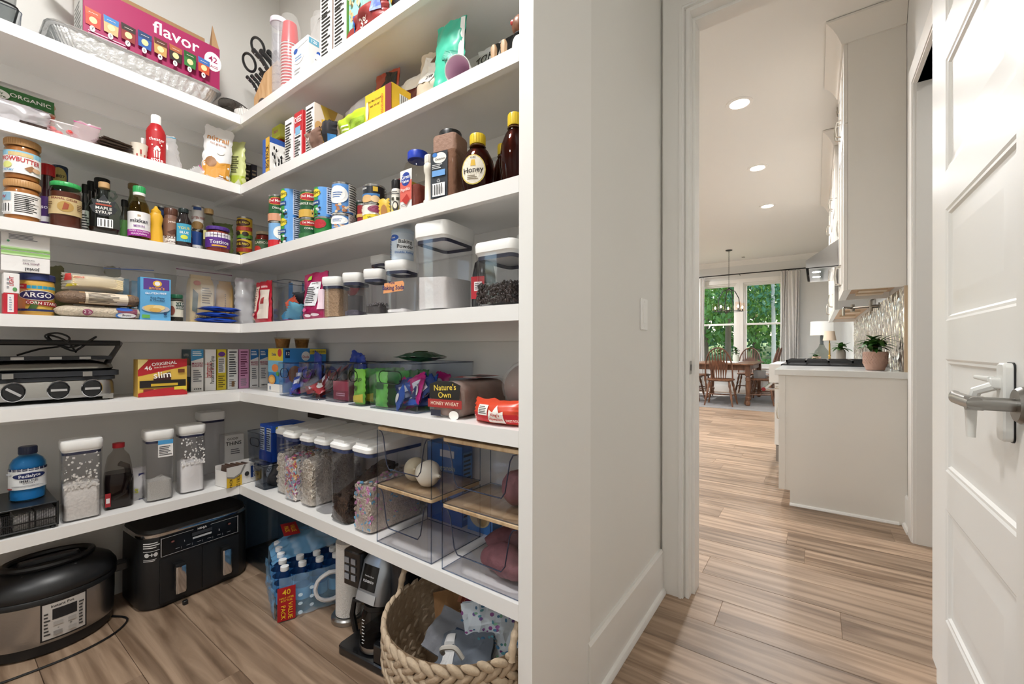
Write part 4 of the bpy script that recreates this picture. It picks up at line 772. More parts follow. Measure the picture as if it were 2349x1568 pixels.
pouch('cookie_bag','beige and white cookie bag folded over at the top','bag','B',2,1.085,.12,.13,.215,.07,'c9b9a4',(('p','e9e5e0',[(-.5,.55),(.1,.5),(.3,.8),(-.3,.95)]),('p','6a4a3a',[(.0,.8),(.35,.75),(.4,.95),(.1,.98)]),('t','2a1a14','ZING',.1,.62,.1,20),('r','b5563c',-.1,.25,.05,.2)),wr=.012,roll=8)
pouch('teal_bag','teal green snack bag standing upright','bag','B',2,1.205,.08,.115,.235,.07,'3fb89a',(('p','2a9a80',[(-.1,.5),(.5,.4),(.5,.55),(.0,.6)]),('r','f2f2f0',.38,.5,.5,.98),('t','1d5a4a','WA',.2,.45,.1)),wr=.008,roll=4)
pouch('black_white_bag','black and white printed snack bag behind the pink cup','bag','B',2,1.30,.19,.14,.20,.06,'ece9e9',(('r','1a1a1c',.0,.5,.45,1),('t','1a1a1c','TOP',-.25,.8,.2),('p','f4f0f0',[(.1,.6),(.25,.65),(.2,.85)])),wr=.006)
t=item('pink_cup','tilted pink lined white paper cup lying on its side','cup','B',2,1.292,.055,0,.036); M=RZ(.35)@RX(pi/2+.25)
G().lathe([(.024,-.045),(.036,.045),(.038,.047),(.0365,.049),(.0345,.046)],28,M=M,c1=0).obj('cup',mat('ecebea',.5),t); G().lathe([(.0235,-.044),(.0345,.047)],28,M=M,c1=0).obj('cup_inside',mat('dfbcd2',.4),t)
t=item('paper_disc','white round paper lid leaning beside the pink cup','paper disc','B',2,1.352,.075,0,.022); G().lathe([(.001,-.002),(.021,-.002),(.022,0),(.021,.002),(.001,.002)],24,M=RX(pi/2-.2)@RZ(0)).obj('lid_disc',mat('e8e6e4',.6),t)
t=item('wooden_figure','seated wooden figurine with bare wooden feet at the right end','figurine','B',2,1.463,.05); WD=wood('c2a07c','a9835e',6,30,.5,0,'maple_toy',2)
for x in (-.036,-.004): G().loft([(.012,.012,.005,0),(.017,.012,.007,.022),(.019,.012,.008,.036),(.012,.010,.005,.045)],4,M=TR(x,-.03,0)).obj('foot',WD,t)
G().lathe([(.001,0),(.018,.002),(.024,.02),(.022,.045),(.015,.06),(.001,.062)],18,.028,-.0).obj('body',mat('e8e6e2',.5),t); G().torus(.015,.006,18,6,M=TR(.028,0,.058)).obj('scarf',BLK,t); G().ball(.028,-.002,.085,.023,.023,.026,16,10).obj('head',wood('8a5a40','6a3f2c',6,30,.4,0,'walnut_toy',2),t); G().ball(.014,-.019,.09,.006,.004,.007,8,6).obj('painted_spot',mat('b0302a',.4),t)
# ================= THIRD SHELF =================
PB=mat('b98a5c',.45); 
def pbjar(label,dz,rz,els,lb):
    t=bottle('spread_jar',label,'jar','A',3,-.638,.06,[(.001,0),(.036,0),(.040,.004),(.041,.01),(.041,.10),(.038,.108),(.037,.112)],clear('f0e2d0',.05,1.4),None,('b58455',.108),(.018,.092,'f2efec',3.1,.0415),els,rz,dz,body='jar')
    g=G().lathe([(.0405,.111),(.0415,.113),(.0415,.132),(.0395,.1345),(.001,.1345)],28); 
    for k in range(44): a=k*pi/22; g.tube([(.0415*cos(a),.0415*sin(a),.114),(.0415*cos(a),.0415*sin(a),.131)],.0007,4)
    g.obj('lid',mat('c0935f',.45),t,50); return t
pbjar('lower tan-lidded spread jar turned to its nutrition facts panel',0,-12,nutrition(x0=-.15,x1=.55,z0=.1,z1=.9,n=9)+[('r','8fb7cf',-.62,-.25,.6,.95),('t','b02a3a','W',-.5,.75,.2)]+barcode(-.6,-.25,.1,.45,9)+[('t','111111','Calories 200',.16,.5,.16,90,.4)],0)
pbjar('upper tan-lidded soy butter jar stacked at the left end',.1355,-12,[('r','8fc3dc',-.7,.7,.78,1),('r','d8c08a',-.35,.35,.76,.92),('t','c02a34','WOWBUTTER',-.05,.60,.28,-3,1.25),('e','dfe38a',-.38,.34,.16,.14),('p','a0714a',[(.1,.25),(.3,.42),(.42,.3),(.25,.12)]),('e','d9b38c',.45,.25,.14,.1),('t','5a9fd0','CREAMY',-.35,.1,.13,0,.4)],1)
def dark(label,s,d,r,h,capc,rz=0,lc=None,els=(),caph=.03,glass='2a1f22',neck=.012,sh=3,run='A',nm='sauce_bottle',lz=(.1,.5)):
    return bottle(nm,label,'bottle',run,sh,s,d,[(.001,0),(r*.95,0),(r,.004),(r,h*.55),(r*.85,h*.66),(neck,h*.8),(neck,h-caph)],mat(glass,.08,coat=.5),(neck*1.25,h-caph-.004,h,capc),None,(h*lz[0],h*lz[1],lc,2.8,r) if lc else None,els,rz)
dark('dark sauce bottle with a red cap and purple label',-.574,.135,.021,.235,'c02228',-12,'4a2a6a',[('t','e8e0f0','soy',0,.6,.2),('r','f0eef4',-.6,.6,.05,.25)],.036,'3a2026',.016)
dark('blue-capped dark bottle with a round gold seal',-.536,.185,.022,.255,'22304a',-12,'1f3a6a',[('e','b09a58',0,.8,.5,.3),('t','2a2418','1887',0,.8,.14)],.03,'1d2a44',.017,lz=(.5,.92))
bottle('sauce_jar','big brown sauce jar with a bright green lid','jar','A',3,-.538,.057,[(.001,0),(.036,0),(.0405,.005),(.0405,.125),(.036,.14),(.035,.145)],clear('efe4dc',.04,1.45),(.0385,.144,.160,'3aa85a'),('5c3228',.125),(.045,.105,'c9b283',3.0,.041),[('t','7a2a22','BRANAL DELER',0,.88,.17,-3,1.2),('e','b5924e',.05,.45,.25,.3),('p','9c4a2a',[(-.05,.25),(.12,.3),(.16,.6),(.02,.7)]),('l','6a4a2a',-.6,-.3,.3,.7,4),('l','6a4a2a',.4,.7,.3,.7,4)],-14,body='jar')
dark('slim black bottle left of the maple syrup flask',-.474,.15,.011,.20,'161616',0,'c8c4bc',nutrition(x0=-.5,x1=.5,n=6),.03,'1a1a1c',.007)
dark('black capped bottle behind the maple syrup flask',-.445,.215,.013,.235,'181818',0,None,(),.035,'221e20',.010)
dark('tall black bottle with a wide black cap behind the maple flask',-.424,.165,.021,.24,'131315',0,None,(),.04,'1b1b1e',.018)
# maple flask
t=item('maple_syrup_flask','flat round glass maple syrup flask with a tan cap and ear handle','bottle','A',3,-.438,.06,-12)
GL=clear('e6eeea',.02,1.5); prf=[(.001,0),(.030,0),(.036,.004),(.047,.035),(.052,.07),(.048,.10),(.036,.128),(.020,.145),(.015,.155),(.014,.178)]
G().lathe(prf,30,sy=.55).obj('flask',GL,t,50); G().lathe([(.001,.003),(.03,.003),(.0355,.006),(.042,.028),(.001,.028)],30,sy=.52).obj('contents',mat('2c1710',.15),t,50); G().lathe([(.0145,.176),(.016,.178),(.016,.196),(.014,.198),(.001,.198)],20).obj('cap',mat('c9a271',.5),t); G().tube([(.013,0,.172),(.028,0,.17),(.034,0,.155),(.026,0,.142),(.018,0,.148)],.0045,8).obj('ear_handle',GL,t)
fm=lambda x,z,o:(x,-.0295-o-.001+.35*x*x*10,z)
deco(t,[('p','23262a',[(-.28,.50),(-.36,.62),(-.27,.66),(-.32,.8),(-.15,.76),(0,.92),(.15,.76),(.32,.8),(.27,.66),(.36,.62),(.28,.5),(.1,.42),(-.1,.42)]),('t','e9e4dc','Specially',0,.75,.07),('r','b04a34',-.2,.2,.655,.69),('t','f2f0ea','MAPLE',0,.59,.095),('t','f2f0ea','SYRUP',0,.495,.095)]+barcode(-.14,.22,.18,.34,12),.105,.16,fm)
dark('clear bottle with a bronze cap behind the mirin bottle',-.33,.165,.025,.25,'7a6238',0,None,(),.018,'6f6a48',.014)
bottle('sauce_bottle','small black-capped bottle with a green label behind the mirin','bottle','A',3,-.362,.145,[(.001,0),(.014,0),(.014,.10),(.008,.125),(.008,.15)],mat('2c2a20',.2),(.010,.145,.172,'141414'),None,(.02,.09,'4a7a3a',2.8,.0142),(),0)
bottle('mirin_bottle','mirin seasoning bottle with green and white cap and magenta label band','bottle','A',3,-.338,.055,[(.001,0),(.031,0),(.033,.004),(.033,.115),(.029,.140),(.017,.165),(.0165,.188)],clear('f1ead2',.02,1.45),(.0185,.185,.212,'3aa860'),(clear('d8c27a',.05,1.3,.4),.15),(.014,.108,'f1eff0',2.9,.0336),[('r','a5329a',-.75,.75,.0,.26),('t','b08a3a','=',0,.82,.2),('t','1d1b2a','mizkan',0,.62,.22),('t','8a5a9a','MIRIN',0,.40,.13),('t','f2d8f0','SWEET COOKING',0,.19,.09,0,.9),('t','f2d8f0','SEASONING',0,.08,.09)],-13); 
t=[o for o in D.objects if o.name.startswith('mirin_bottle')][0]; G().lathe([(.0182,.176),(.0185,.178),(.0185,.187)],20,c1=0).obj('cap_ring',WHT,t)
t=item('mustard_bottle','yellow squeeze mustard bottle with a pointed cap','bottle','A',3,-.284,.062,-10); YM=mat('e2ad2e',.35)
G().loft([(.042,.036,.014,0),(.046,.040,.016,.01),(.042,.036,.015,.05),(.036,.032,.014,.075),(.045,.038,.016,.105),(.036,.032,.014,.12),(.03,.03,.0149,.126)],6).obj('bottle',YM,t,60); G().lathe([(.0165,.124),(.0165,.134),(.008,.142),(.005,.15),(.004,.152),(.001,.152)],18).obj('cap',YM,t)
can('small navy can with a black lid behind the mustard','A',3,-.232,.195,.018,.19,'26304e',[('e','3a66b8',0,.85,.3,.06)])
bottle('chocolate_drizzle','brown chocolate drizzle bottle turned upside down','bottle','A',3,-.229,.085,[(.001,0),(.023,0),(.026,.006),(.026,.10),(.022,.125),(.02,.135)],mat('7d5a4a',.3),(.0225,.132,.160,'5c3a2c'),None,(.012,.115,'8a6552',2.9,.0262),[('t','f2e8e0','jewels',.1,.88,.12),('p','5a3220',[(-.3,.45),(.2,.6),(.35,.45),(.0,.35)]),('r','efe9e4',-.75,.75,.0,.3),('t','5a3626','drizzle',.1,.24,.22,180,1.1),('t','5a3626','CRUNCHY',.1,.08,.1,180)],-10)
bottle('syrup_bottle','dark syrup bottle with a round blue label and black cap','bottle','A',3,-.193,.06,[(.001,0),(.027,0),(.03,.006),(.03,.05),(.026,.085),(.028,.11),(.016,.135),(.015,.15)],mat('20181a',.06,coat=.6),(.0165,.148,.166,'1e2b2c'),None,(.025,.1,'3f9fc0',1.9,.0295),[('t','e8d24a','YOUR',0,.75,.2),('t','f3f3ee','BLUE',0,.5,.18),('e','d0d84a',0,.25,.2,.12)],-10,sy=.7)
can('lower blue and white soup can behind the clear bottle','A',3,-.122,.135,.0225,.100,'2a4a8a',[('r','e8e8ea',-.8,.8,0,.35),('t','20304a','White',0,.18,.16)])
can('white gluten free soup can stacked on the blue can','A',3,-.117,.135,.0235,.108,'e6e4e0',[('t','a03a2a','GLUTEN FREE',0,.5,.14,0,1.3),('e','8a6a3a',0,.2,.5,.16),('r','2a4a8a',-.3,.3,.82,.94)],-8,.101)
bottle('clear_bottle','clear ribbed plastic bottle with a gold cap','bottle','A',3,-.088,.10,[(.001,0),(.026,0),(.028,.005),(.027,.06),(.0275,.07),(.027,.08),(.0275,.09),(.027,.1),(.024,.13),(.014,.165),(.0135,.18)],clear('e7e6dc',.03,1.4),(.0165,.178,.20,'b08d58'),None,(.06,.1,'d8cf8a',2.2,.0278),(),0)
bottle('salsa_jar','squat salsa jar with a purple lid and purple label','jar','A',3,-.068,.058,[(.001,0),(.040,0),(.045,.006),(.0455,.08),(.041,.095),(.040,.1)],clear('f3e4de',.04,1.45),(.0435,.098,.114,'5a3a92'),('96402e',.095),(.02,.085,'5b2f86',3.0,.046),[('r','ece9ee',-.8,.8,.68,1),('t','5a4a3a','HOMESTYLE SALSA',0,.84,.12,0,1.2),('t','f4f2f6','Tostitos',0,.36,.34),('r','e0a83a',-.3,.3,.06,.16)],-12,body='jar')
pouch('olive_pouch','folded olive green pouch between salsa jar and cans','pouch','A',3,-.012,.16,.08,.165,.04,'5c6a3a',(('l','2a2a1a',-.3,.3,.3,.8,6),),rz=-30)
for k in (0,1): can(['lower yellow and green chile can in the corner','upper yellow and green chile can in the corner'][k],'A',3,.066,.12,.032,.10,'d8b02e',[('r','5a8a2e',-1,1,.0,.18),('e','4a2418',0,.72,.62,.16),('t','f2d84a','OLD EL PASO',0,.72,.14,0,1.0),('r','a83a2a',-.8,.8,.36,.54),('e','2a1c14',-.2,.22,.2,.1),('e','2a1c14',.3,.2,.2,.1)],-30,.101*k)
bottle('salsa_jar','tomato salsa jar with a tan lid at the inner corner','jar','A',3,.125,.055,[(.001,0),(.034,0),(.038,.006),(.038,.10),(.033,.118),(.031,.124)],clear('f3dcd4',.04,1.45),(.034,.122,.136,'a8977c'),('7e2a22',.118),(.02,.095,'3f5a3a',2.6,.0385),[('t','e8e2d0','CLASSICO',0,.8,.2,0,1.1),('e','b8342c',-.2,.4,.25,.2),('r','d8d0b8',.2,.6,.1,.3)],-50,body='jar')
dark('red sauce bottle with a green cap beside the cans',.075,.13,.019,.14,'3a8a5a',20,'8aa03a',[('r','5a2a4a',-.6,.6,.0,.4)],.016,'5e2a20',.011,3,'B')
DM='1f5a33'
def dmdeco(word,img): return [('e','e0b84a',0,.76,.56,.145),('e','b3202c',0,.76,.52,.125),('t','f6f0ea','Del Monte',0,.77,.13,0,.9),('t','f0ece4',word,0,.50,.12,0,1.1),('r',img,-1.1,1.1,.03,.3)]
def bushdeco(): return [('r','5f9fe0',-1.5,.3,0,1),('r','3f9a4a',-1.5,-.3,0,1),('e','e6d23a',-.45,.8,.3,.14),('t','1d1a1a',"BUSH'S",-.45,.8,.13,0,.6),('r','1f4a8a',-.75,-.2,.4,.55),('t','e8e8ea','Beans',-.45,.47,.11)]+[('e','1c1a1c' if k%2 else 'd8d8d8',-.75+.6*RN.random(),.05+.26*RN.random(),.06,.035) for k in range(14)]+nutrition('24324e',.14,.85,.08,.94,11,'c9d4ea')
def gvdeco(img): return [('r','f0eeea',-.6,1.4,0,.02),('e','f4f4f2',-.2,.6,.5,.28),('l','5a7ab0',-.45,.05,.5,.7,3)]+[('e',img if k%2 else 'e2c9a8',-.4+.7*RN.random(),.06+.22*RN.random(),.07,.04) for k in range(12)]+nutrition('3a3a3a',.3,.85,.1,.92,10,'e8e6e2')
H=.1125
can('lower white-circle blue tomato can below the diced can','B',3,.235,.05,.0345,H,'7fb0e0',[('e','f6f4f2',0,.6,.5,.26),('r','c8202c',-1.2,1.2,.02,.32),('l','4a6aa0',-.25,.25,.5,.7,3)],30)
can('upper green diced tomato can at the left of the row','B',3,.235,.05,.0345,H,DM,dmdeco('Diced','d89a7a'),-6,H)
can('lower green and blue black bean can','B',3,.345,.052,.0375,H,'4a8ad8',bushdeco(),-6); can('upper green and blue black bean can with rows of print','B',3,.345,.052,.0375,H,'4a8ad8',bushdeco(),-6,H)
can('lower green whole kernel corn can','B',3,.487,.052,.036,.083,DM,dmdeco('CORN','2f6a3a'),-6); can('upper green whole kernel corn can','B',3,.487,.052,.036,H-.006,DM,dmdeco('WHOLE KERNEL','d2a94a'),-6,.083)
can('lower green bean can with a leaf print','B',3,.597,.05,.0365,.068,'2a7a3a',[('e','b3202c',-.6,.6,.35,.25),('p','7fc06a',[(-.1,.2),(.3,.15),(.5,.55),(.1,.6)])],35); can('upper blue black bean can beside the green bean can','B',3,.597,.05,.0365,H-.004,'4a8ad8',bushdeco(),-6,.068)
can('lower blue bean can partly hidden by the shelf edge','B',3,.715,.048,.037,.055,'5f97d8',gvdeco('c98a5a'),-6); can('upper tall blue bean can with a white circle','B',3,.715,.048,.037,H,'5f97d8',gvdeco('b5744a'),-6,.055)
can('dark green can at the back behind the red can','B',3,.66,.16,.022,.15,'1f4a3a',(),0)
can('dark red tomato paste can','B',3,.787,.085,.0225,.092,'8a1f26',[('t','e6d8c0',"Hunt's",0,.72,.16,0,.9),('r','c9a05a',-1,1,.48,.6),('e','b83a2a',0,.25,.4,.14)],30)
can('yellow water chestnut can under the black can','B',3,.886,.056,.0365,.062,'e0c92e',[('r','e8e4dc',-1.3,1.3,.4,.9),('e','8a3a5a',-.1,.68,.5,.2),('t','3a3a22','Water Chestnuts',0,.2,.2,0,1.2)],35); can('black peanut can on top of the yellow can','B',3,.886,.056,.0365,.062,'22252b',[('t','f0f0f0','Reese',-.5,.8,.2),('r','3f7ab8',-1.1,.3,.36,.5),('e','dcb37a',-.3,.22,.3,.2),('e','e6c89a',.1,.2,.2,.18),('r','d8b23a',.0,.2,.6,.85)]+nutrition('8a8a8a',.5,1.2,.1,.9,5),-6,.0625)
pouch('spice_packet','small yellow seasoning packet leaning by the cans','packet','B',3,.955,.045,.035,.07,.008,'d8b53a',(('e','a8743a',0,.4,.3,.3),),kind='pillow',wr=.001,rz=30)
carton('yellow and red seasoning box with a checked top','box','B',3,.985,.08,.036,.06,.14,'e8c22a',[('r','7a1f2a',-.5,.5,.8,1),('r','c8202c',-.5,.5,.0,.28),('l','8a6a1a',-.4,.4,.4,.7,4)],left=[('r','8a2430',-.5,.5,.8,1)])
bottle('spice_shaker','white spice shaker with a black cap and portrait label','shaker','B',3,1.022,.04,[(.001,0),(.0145,0),(.0155,.003),(.0155,.08),(.014,.085)],mat('efece4',.4),(.0152,.083,.112,'1c1c1e'),None,(.004,.078,'f1eee2',2.9,.0157),[('r','d8c22a',-.8,.8,.0,.35),('e','3a3430',0,.3,.3,.22),('e','e6dccb',0,.33,.18,.13),('l','3a3a3a',-.5,.5,.8,.95,2),('r','3a3a2a',-.35,-.1,.55,.68),('r','3a3a2a',.1,.35,.55,.68)],35)
def spice(label,s,df,w,dep,h,capc,fillc,lv,labc,els,rz=0,tint='efece8',lx=(-.5,.2)):
    t=item('spice_jar',label,'spice jar','B',3,s,df+dep/2,rz); r=.012
    G().loft([(w*.96,dep*.96,r,0),(w,dep,r,.004),(w,dep,r,h*.66),(w*.8,dep*.8,r,h*.82),(w*.66,dep*.66,min(w,dep)*.32,h*.86),(w*.66,dep*.66,min(w,dep)*.32,h*.88)],6).obj('jar',clear(tint,.03,1.4),t,50)
    G().loft([(w*.95,dep*.95,r,.003),(w*.965,dep*.965,r,h*lv-.006),(w*.9,dep*.9,r,h*lv)],6).obj('contents',mat(fillc,.8,bump=.3,bs=90),t,50)
    cr=min(w,dep)*.43; g=G().lathe([(cr*.98,h*.87),(cr,h*.88),(cr,h*.985),(cr*.95,h),(.001,h)],24,sx=max(1,w/dep*.93),sy=max(1,dep/w*.93))
    g.obj('lid',mat(capc,.35),t,50); deco(t,[('r',labc,lx[0],lx[1],.04,.68)]+els,w,h,flat(-dep/2)); return t
spice('large paprika jar with a blue lid and orange label',1.09,.03,.075,.075,.19,'1d3fb8','7c3226',.42,'efe9e4',[('r','d9665a',-.5,.2,.18,.50),('e','1f3f9a',-.15,.53,.27,.11),('t','ffffff','Great',-.15,.56,.085),('t','ffffff','Value',-.15,.49,.07),('t','f6e8e2','Paprika',-.16,.36,.075),('p','b02a22',[(-.35,.2),(-.05,.28),(.12,.18),(-.1,.10)]),('l','8a8a8a',-.4,.1,.08,.13,2)],0)
bottle('white_bottle','slim cream plastic bottle between the big spice jars','bottle','B',3,1.158,.05,[(.001,0),(.0155,0),(.0165,.004),(.0165,.022),(.013,.026),(.012,.1),(.016,.112),(.016,.128),(.012,.135)],mat('e3ddd0',.4),(.0135,.133,.158,'ece8de'),None,None,(),0)
spice('large cinnamon jar with a black lid and navy label',1.238,.02,.082,.075,.205,'1a1a1b','8f6f5e',.92,'2a3038',[('e','f0eee6',-.12,.59,.27,.075),('e','3a7ac8',-.32,.64,.1,.03),('t','3a2a20','Cinnamon',-.1,.575,.04),('l','d8d8d8',-.42,.05,.44,.51,3),('r','6fa4e0',-.42,.12,.34,.42),('t','e8eaec','♻',-.15,.27,.05)]+barcode(-.38,.1,.08,.22),10,'e9e0d8')
def honeyjar(label,s,d,h,r,rz,lab,sy=.75):
    rz=rz or fz('B',s,d)
    t=bottle('honey_bottle',label,'bottle','B',3,s,d,[(.001,0),(r*.7,0),(r*.8,.006),(r*.98,h*.28),(r,h*.38),(r*.9,h*.56),(r*.62,h*.72),(r*.42,h*.78),(r*.40,h*.84)],clear('a86a50',.02,1.5,1.0),(r*.45,h*.83,h,'e6c832'),('4e1c12',h*.76),None,(),rz,sy=sy)
    G().torus(r*.44,.002,20,5,M=TR(0,0,h*.8)).obj('neck_ring',mat('5a3a1c',.3),t)
    if lab: deco(t,[('e','e0c86a',-.05,.34,.36,.25),('e','efe8d8',-.05,.34,.33,.23),('p','e3b93a',[(-.13,.40),(.03,.40),(-.0,.50),(-.1,.50)]),('t','3a3024','PURE',-.05,.535,.04),('t','2a211a','Honey',-.05,.33,.13,4),('l','6a5a3a',-.22,.12,.17,.25,3)],2*r,h,lambda x,z,o:(x*.98,-math.sqrt(max(1e-6,1-(x/r)**2*.9))*r*sy*.96-o-.002,z))
    return t
honeyjar('front honey bottle with a yellow cap and oval Honey label',1.352,.045,.16,.047,28,1); honeyjar('smaller honey bottle half hidden behind',1.357,.15,.175,.03,0,0); 
t=honeyjar('tall honey bottle with a yellow cap at the right end',1.468,.055,.185,.039,0,0,1); 
# ================= FOURTH SHELF =================
JW='eceae8'
def jov(flip):
    e=[('r','7fae5a',-.5,.5,.02,.12) if not flip else ('r','8fbf6a',-.5,.5,.84,.98),('r','b9d6a0',-.5,.5,.12,.2) if not flip else ('r','c5dfae',-.5,.5,.74,.84),('l','6a6a78',-.35,.4,.62,.92,4),('e','4a9a6a',-.36,.5,.03,.06)] if not flip else [('r','8fbf6a',-.5,.5,.86,.99),('r','c5dfae',-.5,.5,.78,.86),('t','2a2a2a','jovial',.12,.14,.24,180),('t','7a5a6a','gluten free',.1,.42,.13,180),('t','6a6a6a','manicotti',.05,.58,.11,180)]
    return e
carton('lower white and green pasta box with upside-down jovial lettering','box','A',4,-.632,.03,.108,.09,.066,JW,jov(True),left=[('r','e4e2e0',-.5,.5,0,1)],dz=.142)
carton('upper white and green pasta box just below the shelf above','box','A',4,-.632,.032,.108,.09,.058,JW,jov(False),left=[('r','e4e2e0',-.5,.5,0,1)],dz=.2095)
carton('small red box at the left end of the fourth shelf','box','A',4,-.667,.008,.03,.05,.066,'c01f32',[('r','f3ecee',-.22,.22,.08,.95),('l','9ab0c0',-.1,.1,.15,.85,6)])
carton('small white box standing on the small red box','box','A',4,-.665,.01,.034,.05,.064,'efedeb',[('t','c02a3a','LIGHT',-.0,.6,.2,90,.9),('e','5a9a5a',.2,.2,.14,.1),('l','9a9aa0',-.3,-.1,.2,.8,3)],dz=.067)
t=bottle('corn_starch_tub','yellow corn starch tub with a navy lid','tub','A',4,-.603,.082,[(.001,0),(.038,0),(.042,.004),(.042,.112),(.039,.12)],mat('d9a94a',.4),None,None,(.012,.105,'d9b24e',3.1,.0424),[('r','2a9abf',-.8,.8,.84,.95),('p','a8222c',[(-.75,.84),(-.2,.82),(-.2,1),(-.75,1)]),('t','f2d8d0','gluten free',-.48,.92,.08),('p','b87a4a',[(-.8,.05),(-.25,.05),(-.15,.8),(-.8,.8)]),('e','efe8d8',.1,.60,.56,.19),('e','2a2458',.1,.60,.53,.165),('t','f4f0f0','ARGO',.1,.60,.25),('p','3a5a22',[(-.15,.1),(.05,.1),(.15,.4),(.0,.4)]),('p','9c1d28',[(-.2,.28),(.85,.18),(.85,.36),(-.2,.42)]),('t','f2e6dc','CORN STARCH',.28,.31,.14,-3,.95),('r','1f2a5a',-.8,.8,.02,.10)],-14,body='tub')
G().lathe([(.041,.118),(.0445,.12),(.0445,.138),(.042,.141),(.001,.141)],28).obj('lid',mat('25356e',.4),t)
t=pouch('noodle_pack','clear pack of rice noodles lying on the grain bags','packet','A',4,-.462,.075,.165,.062,.09,'efe6cf',(('p','b8322c',[(-.48,.5),(-.38,.55),(-.38,.95),(-.46,.9)]),('t','b8322c','CUISINE',-.3,.72,.16),('p','d8c83a',[(-.46,.15),(-.32,.2),(-.3,.35),(-.44,.32)])),kind='pillow',dz=.098,m=film('f6efe0',.35,.15),wr=.004)
for k in range(16): G().tube([(-.06,-.02+.0028*k,.012+.0022*(k%9)),(.0,-.022+.003*k,.018+.002*(k%9)),(.075,-.02+.0028*k,.01+.0026*(k%9))],.0032,5).obj('noodle_strand',mat('e8d9b4',.6),t)
for k in range(10): G().tube([(-.06,-.03,.016+.0036*k),(.01,-.034,.018+.0034*k),(.075,-.03,.012+.0036*k)],.0026,5).obj('noodle_strand',mat('e6d6b0',.6),t)
def grain(label,s,d,L,hh,dz,c1,c2,els,seed):
    t=item('grain_bag',label,'bag','A',4,s,d,0,dz); n=18
    def rad(x): u=abs(2*x/L); return max(.04,(1-max(0,(u-.62)/.38)**2))**.5 if u>.62 else 1
    f=lambda x,a:(x,-.042*rad(x)*cos(a)+.003*noise.noise(Vector((x*20,a*2,seed))),hh/2+hh/2*rad(x)*sin(a)*(.98)+.002*noise.noise(Vector((x*30,a*2,seed+3))))
    G().rings([[f(-L/2+L*i/26,2*pi*k/n) for k in range(n)] for i in range(27)]).obj('filled_bag',mat(c1,.45,bump=.6,bs=160,var=.5),t,80)
    deco(t,els,L,hh,lambda x,z,o:(x,-.042*rad(x)*math.sqrt(max(.02,1-((z-hh/2)/(hh/2*1.02))**2))-o-.0035,z)); return t
grain('bag of white rice lying lowest on the fourth shelf',-.435,.06,.265,.044,0,'c9bba6','b0a088',[('e','8a3a5a',-.2,.42,.05,.26),('t','f2e6ea','2 lb',-.2,.42,.3),('p','7a3a52',[(.12,.1),(.3,.1),(.32,.85),(.1,.85)]),('e','2a5ab0',.18,.8,.09,.15),('e','3a7ac8',.13,.28,.05,.2),('e','f0eef0',.2,.28,.1,.2),('t','3a2a3a','Brown',.2,.28,.22)],1)
grain('bag of brown lentils lying on the rice bag',-.445,.06,.24,.05,.046,'7d6653','5a4636',[('r','c09a6a',-.26,-.2,.08,.92),('r','e0d2bc',-.2,.28,.08,.92),('l','4a4038',-.17,.2,.14,.86,8),('r','b8863a',.28,.33,.08,.92)],2)
pouch('olive_pouch','olive green pouch standing at the back left behind the noodles','pouch','A',4,-.508,.265,.07,.205,.03,'6c6a42',(),roll=-12); pouch('olive_pouch','olive green pouch standing at the back behind the noodle pack','pouch','A',4,-.372,.265,.05,.225,.03,'6a6840',(('e','9a9a7a',0,.7,.2,.08),))
AN='5fa8d8'
andec=[('r',AN,-.5,.5,0,1),('r','5a3a8e',-.4,.45,.72,.98),('e','e3b53a',.05,.87,.15,.075),('e','f4f1f4',.05,.87,.09,.05),('t','e8a94a',"annie's",.03,.76,.11,0,.75),('t','f2f6fa','GLUTEN FREE',.0,.635,.065,3,.85),('t','1d3a5a','Rice Pasta',.05,.53,.065),('t','1d3a5a','& Cheddar',.05,.47,.065),('e','b8bcc2',.0,.27,.46,.09),('e','e3c27a',-.1,.28,.3,.08),('e','efd493',.1,.30,.2,.06),('e','d9ae5a',-.02,.24,.2,.05),('r','6ab04a',-.45,-.2,.04,.12),('e','1f3f6a',.3,.16,.06,.035)]
carton('sky blue rice pasta and cheddar box with a purple panel','box','A',4,-.295,.015,.094,.04,.165,AN,andec,left=[('r','4a94c8',-.5,.5,0,1)],rz=-3)
t=zipbag('open clear zip bag with blue pasta boxes behind the rice pasta box','A',4,-.325,.16,.155,.22,.13,'3a6fc8',a=.2,wr=.012,roll=-5)
for k,(s,c) in enumerate(((-.365,'4a9ac0'),(-.325,'58a6cc'),(-.285,'6a5aa8'))): carton(['leftmost blue pasta box inside the zip bag','middle blue pasta box inside the zip bag','violet topped pasta box inside the zip bag'][k],'box','A',4,s,.13,.034,.06,.165-.004*k,c,[('r','e8eef2',-.3,.3,.2,.5)],rz=4*k-6)
bottle('seed_jar','chia seed jar with a green lid','jar','A',4,-.209,.085,[(.001,0),(.021,0),(.0225,.004),(.0225,.09),(.02,.1)],clear('e3e3dc',.05,1.4),(.021,.098,.114,'2a6a4a'),(mat('4a4640',.8,bump=.5,bs=300),.09),(.02,.085,'e6e0cc',2.4,.0229),[('r','2a4a3a',-.1,.6,.5,.95),('t','f2f2ea','CHIA',.25,.82,.22),('t','f2f2ea','SEEDS',.25,.6,.2),('e','a05a4a',-.4,.4,.25,.3)],-10,body='jar')
t=zipbag('large clear zip bag with a purple zipper around meal bags','A',4,-.085,.15,.215,.245,.15,'7a2a5a',a=.22,wr=.010)
